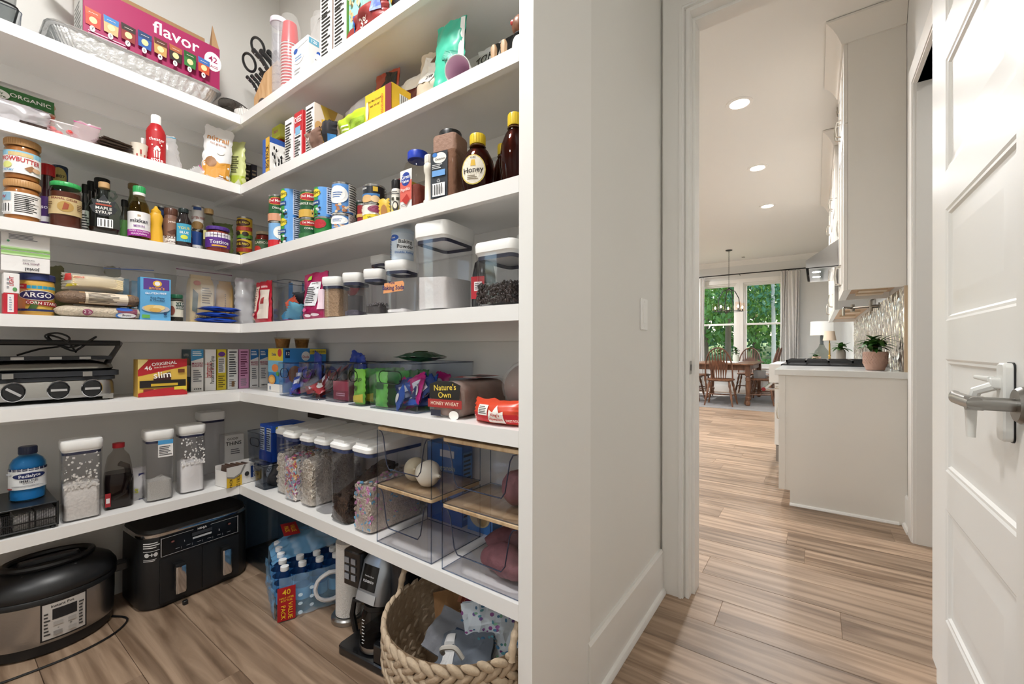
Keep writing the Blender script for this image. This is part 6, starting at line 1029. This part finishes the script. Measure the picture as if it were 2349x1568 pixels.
CW=mat('e6e3df',.6); g=G(); g.box(-w_/2,w_/2,-d_/2,-d_/2+.0015,0,h_).box(-w_/2,-w_/2+.0015,-d_/2,d_/2,0,h_*.8).box(w_/2-.0015,w_/2,-d_/2,d_/2,0,h_).box(-w_/2,w_/2,d_/2-.0015,d_/2,0,h_).box(-w_/2,w_/2,-d_/2,d_/2,0,.0015); g.obj('carton',CW,t,30)
deco(t,[('r','e3b92a',-.5,-.06,0,.52),('t','2a241a','22 VALUE',-.16,.28,.26,90,.4),('t','2a241a','PACK',-.38,.2,.18,90,.3),('p','8a8884',[(-.5,.5),(-.3,.4),(-.1,.55),(.02,.9),(.06,1),(-.5,1)]),('p','d8d5d0',[(-.5,.56),(-.3,.48),(-.12,.62),(0,1),(-.5,1)]),('r','1f3a78',.2,.46,.25,.85),('t','f2f2f0','GRITS',.34,.55,.26,90,.6),('e','2a2a2a',.08,.5,.07,.12)],w_,h_,flat(-d_/2))
for k in range(9): G().box(-.06+k*.012,-.052+k*.012,-d_/2+.006,d_/2-.008,.01,h_*(.92+.05*(k%2)),M=RY(.12)).obj('packet',mat(RN.choice(('5a4338','6a5042','4e3a30')),.5),t,30)
carton('white cracker box behind the grits carton','box','A',6,.06,.21,.085,.06,.19,'e6e4e2',[('t','2a2a2a','GOOD',-.1,.9,.08),('t','2a2a2a','THiNS',-.05,.78,.13),('l','6a6a70',-.2,.3,.5,.65,3)])
# bins at the corner on run B
SM=clear('7d8794',.08,1.5)
clearbin('dark smoky bin under the blue carton bin','B',6,.12,.03,.10,.27,.10,m=clear('d3d7dd',.08,1.6),slot=False,name='smoky_bin'); pouch('coffee_bag','crumpled grey coffee bag in the smoky bin','bag','B',6,.125,.09,.08,.10,.06,'6e655e',(('p','e6e3dd',[(-.3,.4),(.1,.4),(.1,.9),(-.2,.95)]),('t','2a2522','25',-.1,.65,.2)),dz=.004,wr=.012)
clearbin('smoky upper bin holding blue cartons in the corner','B',6,.085,.03,.155,.27,.135,dz=.104,m=clear('e4e8ee',.08,1.6),name='smoky_bin')
for k,(s,d) in enumerate(((.06,.07),(.12,.07))): carton(['blue drink mix carton showing its nutrition panel in the upper bin','blue drink mix carton with a yellow 10 count mark in the upper bin'][k],'box','B',6,s,d,.055,.15,.16,'2456c0',nutrition('24304e',-.36,.3,.3,.9,9,'dfe6f2')+[('r','1c48a8',-.5,.5,0,.25)],right=[('r','2a62d0',-.5,.5,0,1),('r','d8d23a',-.4,.0,.82,.96),('t','2a2a2a','10ct',-.2,.89,.1),('l','dfe8ff',-.3,.3,.2,.5,3)],dz=.108)
G().add([(-.02,0,0),(.13,0,.0),(.13,.0,.06),(.05,.0,.075),(-.02,.0,.03)],[(0,1,2,3,4)],TR(.29,-.06,.70)@RZ(-pi/2)).obj('torn_card',mat('3a2d24',.9)); tag(D.objects['torn_card'],'torn brown cardboard edge standing at the back of the corner bin','cardboard')
# cereal dispensers
LC={'fruit':['e8dcd8','b884b8','d9a46a','c9567a','8fb8cc','efe6e0'],'oat':['cfc6ba','b9ad9e','ddd5c8'],'choc':['3a2a22','4a362a','2c1f19'],'marsh':['cdbfb2','b8a89a','e29ac8','6fb4e0','d8ccc0'],'pale':['d2cabf','c0b6a8','dcd6cc']}
def cereal(label,s,df,w,dep,h,kind,lv,lidc=WHT,tip=False,slope=.05):
    t=item('cereal_container',label,'container','B',6,s,df+dep/2,0,0,'cereal containers'); hb=h-.035; r=.02
    G().loft([(w*.92,dep*.94,r,0),(w*.96,dep*.97,r,.006),(w,dep,r,hb),(w-.004,dep-.004,r,hb),(w*.96-.005,dep*.97-.005,r,.006)],5).obj('clear_body',CLR,t,40)
    G().loft([(w*.97,dep*.985,r,hb-.012),(w*.97,dep*.985,r,hb)],5).obj('gasket',mat('3a4a78',.4),t,40)
    l=G(); l.rings([[(x,y,z+(0 if q<2 else .018*(y/dep+.5)-.004)) for x,y in rr(ww,dd,r,5)] for q,(ww,dd,z) in enumerate(((w*.98,dep*.99,hb),(w*1.05,dep*1.02,hb+.003),(w*1.05,dep*1.02,hb+.018),(w*.96,dep*.97,hb+.024)))]).obj('lid',lidc,t,40)
    G().box(-w*.33,w*.33,-dep*.47,-dep*.22,hb+.018,hb+.030,M=None).obj('pour_flap',lidc,t,30)
    if kind:
        z1=lv*hb; cols=LC[kind]; core=G(); P=rr(w*.93,dep*.93,r*.8,4); core.rings([[(x,y,.006) for x,y in P],[(x*.96,y*.96,max(.02,z1-.008+slope*(y/dep))) for x,y in P]]); core.obj('cereal_core',mat(cols[0],.9,bump=.8,bs=120,var=.4),t,50,kind='stuff')
        gs=[G() for _ in cols]; R_=.0074 if kind!='marsh' else .0066; RN3=random.Random(hash(kind)%97+int(s*100)) if False else random.Random(int(s*1000))
        N=int(330*min(1,lv*1.4))
        for k in range(N):
            f=RN3.random(); zz=lambda y:RN3.uniform(.01,max(.02,z1+slope*(y/dep)))
            if f<.40: x,y=RN3.uniform(-.42,.42)*w,-dep*.452; z=zz(y); q=RX(pi/2+RN3.uniform(-.5,.5))@RY(RN3.uniform(-.4,.4))
            elif f<.85: x,y=w*.435,RN3.uniform(-.45,.45)*dep; z=zz(y); q=RY(pi/2+RN3.uniform(-.5,.5))
            else: x,y=RN3.uniform(-.42,.42)*w,RN3.uniform(-.42,.42)*dep; z=z1+slope*(y/dep); q=RX(RN3.uniform(-.6,.6))
            gs[k%len(cols)].torus(R_*.68,R_*.38,9,5,M=TR(x,y,z)@q)
        for g,c in zip(gs,cols): g.obj('cereal_loops',mat(c,.85),t,60,kind='stuff')
    return t
cereal('cereal container of pale flakes, first in the row',.265,.045,.085,.235,.285,'pale',.75); cereal('cereal container of fruit loops, second in the row',.375,.025,.095,.24,.288,'fruit',.72,slope=.03); cereal('cereal container of oat rings, third in the row',.49,.03,.085,.24,.286,'oat',.8); cereal('empty cereal container, fourth in the row',.595,.03,.088,.24,.288,None,0); cereal('cereal container of dark chocolate rings, fifth in the row',.735,.015,.10,.24,.295,'choc',.52,slope=.10); cereal('cereal container of marshmallow loops, sixth in the row',.868,.015,.098,.24,.300,'marsh',.62,slope=.02)
# open-front bins with bamboo lids
BAM=wood('cbb08c','ae8f68',25,5,.5,0,'bamboo',0); EDGE=mat('2a2f42',.25,n='dark_edge')
def frontbin(label,s,w,dz,lidded=True,h=.171,df=.012,dep=.215):
    t=item('stacking_bin',label,'bin','B',6,s,df+dep/2,0,dz,'open-front stacking bins'); x0,x1=-w/2,w/2; y0,y1=-dep/2,dep/2; T_=.0025
    g=G().box(x0,x1,y0,y1,0,T_).box(x0,x0+T_,y0,y1,T_,h).box(x1-T_,x1,y0,y1,T_,h).box(x0+T_,x1-T_,y1-T_,y1,T_,h)
    a,b,zc=.045,.03,.055
    g.poly([(x0+T_,T_),(x1-T_,T_),(x1-T_,h),(x1-b*.55,h),(x1-b,h-.02),(x1-a,zc+.02),(x1-a-.015,zc),(x0+a+.015,zc),(x0+a,zc+.02),(x0+b,h-.02),(x0+b*.55,h),(x0+T_,h)],y0,y0+T_); g.obj('bin_shell',CLR,t,30)
    G().tube([(x0+b*.3,y0,h),(x0+b*.7,y0,h-.004),(x0+b,y0,h-.02),(x0+a,y0,zc+.016),(x0+a+.012,y0,zc),(x1-a-.012,y0,zc),(x1-a,y0,zc+.016),(x1-b,y0,h-.02),(x1-b*.7,y0,h-.004),(x1-b*.3,y0,h)],.0017,6).obj('dark_edge',EDGE,t)
    e=G()
    for x in (x0,x1):
        for y in (y0,y1): e.tube([(x,y,.0),(x,y,h)],.0016,5)
    e.tube([(x,y,.001) for x,y in ((x0,y0),(x1,y0),(x1,y1),(x0,y1))],.0014,5,True); e.obj('clear_edges',clear('c3cad6',.08,1.6),t)
    if lidded: G().rb(w+.004,dep+.004,h+.0005,h+.0115,.012,3,.002).obj('bamboo_lid',BAM,t,40)
    return t
frontbin('lower left open-front bin, empty, with a bamboo lid',1.088,.245,0); frontbin('lower right open-front bin holding two big sweet potatoes',1.385,.262,0); frontbin('upper left open-front bin holding onions',1.088,.245,.1835); frontbin('upper right open-front bin holding one sweet potato',1.385,.262,.1835)
def onion(label,s,d,rr_,dz,c,tilt):
    t=item('onion',label,'onion','B',6,s,d,0,dz); M=TR(0,0,rr_*.93)@RX(tilt)@RY(tilt*.6)
    G().lathe([(.001,-rr_*.95),(rr_*.25,-rr_*.93),(rr_*.7,-rr_*.72),(rr_,-rr_*.1),(rr_*.93,rr_*.35),(rr_*.6,rr_*.72),(rr_*.25,rr_*.92),(rr_*.12,rr_*1.1),(rr_*.1,rr_*1.25)],22,M=M).obj('bulb',mat(c,.35,var=.12,bs=15),t,60)
    g=G(); 
    for k in range(14): a=k*.45; g.tube([tuple(M@Vector((.2*rr_*cos(a),.2*rr_*sin(a),-rr_*.9))),tuple(M@Vector((.35*rr_*cos(a),.35*rr_*sin(a),-rr_*1.12)))],.0008,4)
    g.obj('root_tuft',mat('cfc0a4',.9),t)
onion('smooth white onion in the upper left bin',1.12,.085,.041,.187,'e6e0d2',2.6); onion('duller papery onion behind the white onion',1.045,.10,.038,.187,'bdb39c',1.2)
def yam(label,s,d,dz,L,r,rz,seed,bend=.02):
    t=item('sweet_potato',label,'sweet potato','B',6,s,d,rz,dz); n=16; R=[]
    for i in range(17):
        u=i/16; k=max(.06,(sin(pi*min(1,max(0,u)))**.55))*(1+.18*noise.noise(Vector((u*4,seed,0)))); R.append([(-L/2+L*u,bend*sin(pi*u)+r*k*cos(2*pi*j/n)*.95,r+r*k*sin(2*pi*j/n)+0) for j in range(n)])
    g=G().rings(R).jit(.006,seed,25); g.v=[(x,y,max(z,.001)) for x,y,z in g.v]; g.obj('tuber',mat('7a4f56',.75,n='yam_skin',bump=.6,bs=35,var=.45),t,70); return t
yam('rear purple sweet potato in the lower right bin',1.39,.158,.003,.17,.048,12,3); yam('front purple sweet potato in the lower right bin',1.425,.06,.003,.155,.044,-8,5); yam('purple sweet potato in the upper right bin',1.455,.11,.187,.11,.048,70,9)
RB=[('r','2a74c8',-.5,.5,0,1),('r','1d52a0',-.5,.5,0,.25),('t','e8f0d8','granola',.1,.70,.09,4),('t','101a2c','Raisin',.0,.50,.19,3,.95),('t','101a2c','Bran',-.05,.30,.19,3),('r','f2f2f4',-.1,.3,.84,.93)]
carton('tall blue raisin bran cereal box behind the stacking bins','box','B',6,1.03,.245,.17,.055,.275,'2a74c8',RB,right=nutrition('1a2a4a',-.38,.38,.1,.9,14,'6aa4e0'))
carton('second blue cereal box lying low behind the lower right bin','box','B',6,1.19,.25,.11,.05,.12,'3a78c0',[('e','c8b48a',0,.45,.4,.3),('e','a88a5a',.1,.4,.2,.2)])
# ================= FLOOR =================
t=T('pressure_cooker','oval stainless multicooker with a black lid on the floor','multicooker',(-.562,.158,.001),math.radians(-6)); ax,ay=.176,.148
def ov(g,pr,n=48): return g.lathe(pr,n,sx=1,sy=ay/ax)
ov(G(),[(.001,0),(.15,0),(.163,.006),(.168,.03),(.168,.04)]).obj('base',BLK,t,50); ov(G(),[(.168,.04),(.172,.042),(.174,.12),(.174,.178)]).obj('steel_body',mat('b3b1b0',.26,1,n='pot_steel',bump=.03,bs=200),t,50); ov(G(),[(.175,.178),(.180,.181),(.180,.196),(.176,.2)]).obj('rim',BLK,t,50)
ov(G(),[(.178,.2),(.181,.204),(.179,.222),(.165,.245),(.13,.268),(.09,.278),(.001,.28)]).obj('lid',mat('1b1c1e',.38),t,50)
G().tube([(.11*cos(a),.075*sin(a)-.01,.279+.006*sin(a*0+1)) for a in [2*pi*k/28 for k in range(28)]],.011,8,True).obj('lid_handle_ring',mat('17181a',.35),t); G().loft([(.16,.03,.01,.276),(.15,.024,.01,.292)],4,M=TR(0,-.01,0)).obj('lid_handle',mat('202124',.3),t)
deco(t,[('r','8a8a8c',-.5,-.3,0,1),('r','3a3a3c',-.28,.28,0,1),('r','8a8a8c',.3,.5,0,1)],.13,.02,lambda x,z,o:(x,-.088-.8*z*.5-o,.262-.45*z*.6+.006-o*0+.002))
for sx in (-1,1): G().rb(.05,.05,.17,.2,.012,3,.004,sx*.19,0).obj('side_handle',BLK,t,40)
fmc=lambda x,z,o:((ax+o+.0005)*sin(x/ax),-(ax+o+.0005)*cos(x/ax)*(ay/ax),z)
G().grid(lambda u,v:(lambda x,z:((ax+.001)*sin(x/ax),-(ax+.001)*cos(x/ax)*ay/ax,z))(.035+(u-.5)*.115,.052+.128*v),12,1).obj('control_bezel',BLK,t,60)
deco(t,[('r','c2bdb8',-.46,.46,.04,.96),('t','1a1a1a','Instant Pot',-.05,.88,.10,2,.7),('r','16181c',-.26,.26,.52,.80),('l','3a3a3a',-.43,-.3,.12,.75,7),('l','3a3a3a',.3,.43,.12,.8,8),('r','a8a4a0',-.24,-.04,.36,.46),('r','a8a4a0',.06,.24,.36,.46),('t','1a1a1a','+',.12,.29,.1),('t','1a1a1a','-',-.14,.29,.1),('r','8f8b88',-.24,-.06,.12,.22),('r','a8a4a0',.06,.24,.12,.22)],.115,.128,fmc,.052,x0=.035)
tag(G().tube(spline([(-.40,.12,.004),(-.37,.05,.004),(-.42,-.02,.004),(-.52,-.055,.004),(-.66,-.05,.004),(-.8,-.02,.004)]),.0035,6).obj('power_cord',BLK),'black power cord lying on the floor around the multicooker','cord')
# dual-drawer air fryer
t=T('air_fryer','black dual-drawer air fryer with chrome handles on the floor','air fryer',(-.140,.172,.001),math.radians(3)); w_,d_,h_=.405,.27,.318; BF=mat('1d1e20',.42,n='fryer_black')
G().loft([(w_-.02,d_-.02,.06,0),(w_,d_,.07,.015),(w_,d_,.07,.20),(w_*.995,d_*.99,.07,.29)],8).obj('housing',BF,t,50)
G().loft([(w_*1.0,d_*1.0,.07,.288),(w_*1.01,d_*1.01,.072,.291),(w_*1.01,d_*1.01,.072,.300),(w_*.99,d_*.98,.07,.303)],8).obj('chrome_band',CHROME,t,50); G().loft([(w_*.98,d_*.97,.07,.302),(w_*.95,d_*.94,.065,.316)],8).obj('top_cover',mat('141416',.5),t,50)
for sx in (-1,1):
    dr_=G().box(sx*.003 if sx>0 else -.145,.145 if sx>0 else -.003,-d_/2-.004,-d_/2+.01,.02,.195).obj('drawer',mat('191a1c',.4),t,30)
    hx=sx*.085; G().loft([(.034,.02,.006,.05),(.038,.024,.007,.06),(.038,.024,.007,.15),(.036,.022,.006,.158)],4,M=TR(hx,-d_/2-.030,0)).obj('handle',CHROME,dr_,40); G().box(hx-.016,hx+.016,-d_/2-.028,-d_/2-.002,.152,.166).obj('handle_bracket',BLK,dr_,30)
G().box(-.145,.145,-d_/2-.003,-d_/2+.01,.205,.284).obj('control_panel',mat('101113',.25),t,30)
ln=lambda a0,a1,b0,b1:('r','c8c8ca',a0,a1,b0,b1)
deco(t,[ln(-.49,-.483,.02,.96),ln(.483,.49,.02,.96),ln(-.49,.49,.02,.035),ln(-.49,-.11,.93,.945),ln(.11,.49,.93,.945),('t','e6e6e8','NINJA',0,.9,.16),('r','2c3036',-.13,.13,.60,.78),('r','b8bcc0',-.12,.12,.44,.54),('t','d8d8da','1',-.22,.5,.13),('t','d8d8da','2',.22,.5,.13),('e','7a4a44',-.36,.66,.02,.05),('e','7a4a44',.36,.66,.02,.05)]+[('r','9a9a9e',-.33+.13*k,-.28+.13*k,.24,.26) for k in range(6)]+[('r','9a9a9e',-.265+.13*k,-.262+.13*k,.18,.3) for k in range(5)],.29,.079,flat(-d_/2-.003),.205)
fl_=lambda x,z,o:(-w_/2*.99+.045-.052*cos((x+.02)*18)*1.0 if False else -.149+x*.75-.035,-d_/2+.004+max(0,-(x))**1.4*5.0-o,z)
deco(t,[('l','d8d8d8',-.45,.4,.6,.9,3),('r','d8d8d8',-.45,.45,.48,.5),('e','c8c8c8',-.3,.32,.1,.1),('e','c8c8c8',.15,.32,.12,.1),('t','d8d8d8','+',-.08,.32,.3),('l','d8d8d8',-.45,.4,.02,.14,2)],.055,.085,lambda x,z,o:(-.166+x,-d_/2*.985+ (max(0,-x-.005)*1.1)**1.0-o-.0015,z),.198)
t2=T('rubber_foot','small black rubber foot lying on the floor before the air fryer','rubber foot',(-.205,-.012,.001)); G().rb(.018,.016,0,.016,.004,3,.002).obj('foot_block',BLK,t2)
# clear tote in the corner
t=T('clear_tote','tall clear plastic tote in the corner beyond the air fryer','tote',(.195,.10,.001)); shellbox(G(),.20,.34,.33,.003,.02,1.05).obj('tote_shell',clear('e6eef4',.05,1.6),t,40); G().tube([(x,y,.33) for x,y in rr(.215,.36,.02,3)],.005,6,True).obj('rim',clear('c3ccd4',.1,1.6),t)
# bottled water pack
WB=clear('dfeaf4',.03,1.4)
def wbottle():
    t=T('water_bottle','','bottle'); G().lathe([(.001,0),(.028,0),(.031,.005),(.031,.03),(.029,.036),(.031,.042),(.031,.10),(.029,.125),(.016,.158),(.0125,.165),(.0125,.172)],18).obj('bottle',WB,t,50); G().lathe([(.0145,.17),(.015,.172),(.015,.186),(.001,.188)],16).obj('cap',mat('eef1f4',.4),t); G().lathe([(.0313,.05),(.0313,.095)],18,c0=0,c1=0).obj('label_band',mat('5fa6dc',.4),t); return t
w0=wbottle(); k=0
for i in range(4):
    for j in range(5):
        o=w0 if k==0 else copy_tree(w0); _p=RZ(-.35)@Vector((-.097+.0635*i,.127-.0635*j,0)); o.location=(.134+_p.x,-.318+_p.y,.003); o['group']='bottles in the water pack'
        o['label']=['front row','second row','third row','back row'][i]+' water bottle of the shrink-wrapped pack, '+['leftmost','second from left','middle','second from right','rightmost'][j]; k+=1
wp=T('water_pack_wrap','torn blue shrink wrap of the bottled water value pack','shrink wrap',(.134,-.318,.002),-.35); FB=film('7fbef0',.5,.12); FB2=film('a9d2f2',.34,.12)
def sheet(fn,name,m,nu=18,nv=14): G().grid(fn,nu,nv).obj(name,m,wp,80)
nz=lambda a,b,c:noise.noise(Vector((a,b,c)))
sheet(lambda u,v:(-.135-.006*abs(sin(u*pi*5))+.008*nz(u*6,v*5,1),.17-.335*u,.002+.115*v+.012*sin(u*9)*v),'front_film',FB); sheet(lambda u,v:(-.13+.27*u,.168+.006*abs(sin(u*pi*4))+.008*nz(u*6,v*5,2),.002+.15*v+.01*sin(u*8)*v),'side_film',FB2)
sheet(lambda u,v:(-.13+.27*u+.01*nz(u*5,v*5,5),.16-.20*v-.03*u,.21+.028*sin(u*pi)*sin(v*pi+.6)+.016*nz(u*7,v*7,3)-.05*(1-u)**3),'top_film',FB); sheet(lambda u,v:(-.12+.27*u,-.168-.006*abs(sin(u*pi*4))+.006*nz(u*6,v*5,2),.002+.16*v),'side_film',FB2)
fw=lambda x,z,o:(x,-.180-o+.004*nz(x*20,z*20,4),z)
deco(wp,[('r','b01a22',-.47,-.24,.02,1.0),('t','f2c82e','40',-.355,.84,.22),('t','f2c82e','HALF LITER',-.355,.68,.075,0,.2),('t','f2c82e','BOTTLES',-.355,.60,.075,0,.2),('t','f2c82e','VALUE',-.31,.30,.16,-90),('t','f2c82e','PACK',-.40,.28,.16,-90)]+[('e','cfe6f8',-.18+.05*((q*3)%6),.15+.13*(q%6),.03,.05) for q in range(7)],.27,.13,fw)
ft=lambda x,y,o:(x,y,.243+o-.9*abs(x)*.25); deco(wp,[('r','a81a22',-.5,.5,-.5,.5),('t','f2c82e','VALUE',.0,.18,.4),('t','f2c82e','PACK',.0,-.22,.4)],.15,.07,lambda x,y,o:(-.03+y*.9-.02,.11-x,.238+o+.0*x))
G().tube([(.065+.06*cos(a),-.181,.085+.055*sin(a)) for a in [2*pi*q/22 for q in range(22)]],.008,6,True).jit(.004,3,40).obj('torn_handle_edge',mat('e6e6ea',.5),wp)
# paper towel
t=T('paper_towel_roll','white paper towel roll on a brushed steel stand','paper towel',(.135,-.625,.001)); G().lathe([(.062,0),(.063,.004),(.063,.016),(.058,.022),(.001,.022)],32).obj('steel_base',STEEL,t); G().lathe([(.018,.024),(.047,.024),(.047,.30),(.018,.30)],32).obj('roll',mat('f0eeeb',.95,n='paper_towel',bump=.5,bs=220),t,40); G().lathe([(.006,.02),(.006,.33),(.011,.335),(.001,.345)],12).obj('rod',STEEL,t)
# coffee maker
t=T('coffee_maker','black and silver two-way coffee maker with a glass carafe','coffee maker',(.135,-.885,.001),-pi/2+.10); BC=mat('121316',.22,n='gloss_black',coat=.5); SG=mat('9aa0a8',.3,.7,n='silver_plastic')
w_,d_=.27,.25
G().rb(w_,d_,0,.028,.02,4,.004).obj('base',BC,t,40); G().box(-w_/2+.005,w_/2-.005,.02,d_/2-.004,.028,.34).obj('rear_column',BC,t,30)
G().rb(.082,.215,.225,.345,.012,4,.004,-.094,.008).obj('left_head',BC,t,40)
G().loft([(.112,.10,.03,0),(.122,.11,.034,.02),(.122,.11,.034,.12),(.10,.09,.03,.15)],6,M=TR(.005,-.075,.195)@RX(-.30)).obj('right_head',SG,t,50); G().rb(.075,.19,.2,.345,.02,4,.004,.095,.02).obj('right_tower',mat('23262b',.25),t,40)
MW=TR(.005,-.1065,.277)@RX(-.30); G().rb(.068,.004,-.03,.045,.0018,2,0,M=MW).obj('display_window',mat('0d0e10',.15),t,30); G().rb(.085,.003,-.066,-.038,.0015,2,0,M=MW).obj('silver_latch',mat('c3c7cc',.3,.6),t,30)
g=G(); v,f=tmesh('FLEXBREW'); g.add([(px*.010,-.0028,py*.010-.004) for px,py in v],f,MW); v,f=tmesh('Hamilton Beach'); g.add([(px*.0065,-.0028,py*.0065+.012) for px,py in v],f,MW); g.obj('lettering',mat('d8dade',.4),t,0)
for r_ in range(3):
    for c_ in range(2): G().rb(.022,.0035,-.009,.009,.0015,2,0,M=TR(-.111+.032*c_,-.1015,.258+.028*r_)).obj('button',mat('8a8d94',.4),t,30)
G().lathe([(.045,.032),(.056,.04),(.057,.10),(.05,.15),(.042,.165)],28,-.012,-.055).obj('carafe',clear('b9bcc2',.02,1.5),t,50); G().lathe([(.0575,.034),(.058,.036),(.058,.05),(.0575,.052)],28,-.012,-.055,c0=0,c1=0).obj('carafe_band',STEEL,t); G().lathe([(.043,.163),(.046,.166),(.044,.18),(.001,.184)],24,-.012,-.055).obj('carafe_lid',BLK,t); G().tube([(-.06,-.06,.17),(-.10,-.078,.168),(-.106,-.082,.12),(-.096,-.076,.06)],.010,8).obj('carafe_handle',BLK,t)
g=G()
for q in range(8): g.box(-.022,-.014+.004*(q%2),-.1135,-.1125,.065+.011*q,.067+.011*q)
g.obj('carafe_scale',mat('e6e6e8',.5),t,0); G().rb(.10,.115,.028,.085,.012,4,.003,.082,-.062).obj('drip_tray',BC,t,40); g=G()
for q in range(6): g.rb(.078,.005,.085,.0865,.002,2,0,.082,-.10+.015*q)
g.obj('tray_slots',mat('05060a',.6),t,0)
# woven basket
BX,BY=.075,-1.285
t=T('woven_basket','round water hyacinth basket with rope handles under the lowest shelf','basket',(BX,BY,.001)); HY=[mat('b9a68e',.8,n='hyacinth_a',bump=.4,bs=60,var=.25),mat('a48f77',.8,n='hyacinth_b',bump=.4,bs=60,var=.25)]
def brad(z): return .175+.05*min(1,z/.2)
rows=15
for i in range(rows):
    z=.012+i*.0198; g=G(); n=40; rr_=brad(z)
    for k in range(n):
        a=2*pi*(k+.5*(i%2))/n; s_=1 if i%2 else -1
        M=RZ(a)@TR(rr_,0,z+.003*sin(a*3+i))@RX(s_*.55+ .12*sin(k*3.1))
        g.ball(0,0,0,.0085,.0275,.0105,8,7,M=M)
    g.obj('braid_row',HY[i%2],t,60)
G().lathe([(.165,.004),(brad(.1)-.006,.1),(brad(.2)-.007,.2),(brad(.3)-.007,.3)],40,c1=0).obj('inner_weave',HY[1],t,40)
for a0 in (-2.45+pi,-2.45) if False else (1.5,1.5+pi):
    c_=Vector((cos(a0),sin(a0),0)); s__=Vector((-sin(a0),cos(a0),0)); P=[tuple(c_*(brad(.3)-.002)+s__*(.062*cos(q*pi/10))+Vector((0,0,.29+.095*sin(q*pi/10)))) for q in range(11)]
    G().tube(spline(P,3),[.0095*(1+.14*sin(q*1.9)) for q in range(31)],8).obj('rope_handle',HY[0],t,60)
def cloth(name,label,cat,c,w_,h_,x,y,z,rot,els=(),wr=.012,m=None,seed=1):
    o=T(name,label,cat,(BX+x,BY+y,z)); M=Euler([math.radians(q) for q in rot]).to_matrix().to_4x4()
    f=lambda a,b:wr*noise.noise(Vector((a*14,b*14,seed)))+wr*.5*noise.noise(Vector((a*35,b*35,seed+4)))
    G().grid(lambda u,v:((u-.5)*w_,f((u-.5)*w_,v*h_)-.006,v*h_),14,14,M).grid(lambda u,v:((u-.5)*w_,f((u-.5)*w_,v*h_)+.006,v*h_),14,14,M).obj('fabric',m or mat(c,.85,bump=.2,bs=80),o,80)
    if els: deco(o,els,w_,h_,lambda a,b,q:tuple(M@Vector((a,f(a,b)-.0072-q,b))))
    return o
cloth('shopping_bag','white reusable shopping bag with a maroon border in the basket','bag','c9d0da',.20,.20,.10,.01,.16,(-18,20,-75),(('r','7a123c',-.5,-.38,0,1),('r','7a123c',-.5,.5,.88,1),('t','f0e6ea','us',-.42,.8,.12,60),('l','4a5a7a',-.2,.4,.6,.8,3),('r','6fb6c8',.28,.42,.2,.32)),seed=1)
fl2=[('r','dfe8f0',-.5,.5,0,1)]
RF=random.Random(5)
for q in range(90): fl2.append(('e',RF.choice(('4a7aa0','5a9aa8','7a5aa0','8a4a8a','6a9a7a','3f6a8a')),RF.uniform(-.46,.46),RF.uniform(.04,.96),RF.uniform(.015,.035),RF.uniform(.012,.03)))
cloth('floral_bag','pale blue floral fabric bag standing in the basket','bag','dfe8f0',.19,.17,.03,-.115,.17,(-12,-14,-62),fl2,wr=.02,seed=7)
cloth('orange_print_bag','small orange floral paper bag at the back of the basket','bag','c98a6a',.12,.13,.10,.075,.17,(-20,15,-70),[('r','8a3a2c',-.4,.4,.1,.9)]+[('e',RF.choice(('e08a5a','d8b08a','6a2a22')),RF.uniform(-.4,.4),RF.uniform(.1,.9),.06,.06) for q in range(24)],seed=3)
cloth('brown_paper_bag','folded brown kraft paper bag in the basket','bag','a87f58',.11,.12,.06,.10,.16,(-30,-10,-50),(),seed=5)
cloth('grey_tote','crumpled grey tote bag with a white strap in the basket','bag','7d7f86',.17,.12,-.05,.03,.17,(-55,10,-80),(('r','2a3a52',-.1,.3,.2,.7),),wr=.03,seed=9)
cloth('grey_tote','crumpled slate bag with a pale loop at the front of the basket','bag','5f6670',.16,.10,-.075,-.05,.185,(-60,-12,-70),(('r','c8c8c8',-.4,-.2,.1,.9),),wr=.03,seed=12)
tag(G().tube(spline([(BX-.11,BY-.02,.245),(BX-.125,BY-.03,.27),(BX-.11,BY-.06,.275),(BX-.10,BY-.08,.25)]),.006,6).obj('fabric_loop',mat('b9b4ac',.9)),'pale fabric strap loop sticking out of the basket','strap')
tag(G().rb(.10,.012,0,.16,.004,2,0,M=TR(BX+.10,BY-.15,.19)@RZ(-pi/2)@RX(-.15)).obj('teal_folder',mat('3f7f9a',.6)),'teal blue folder standing at the right side of the basket','folder')
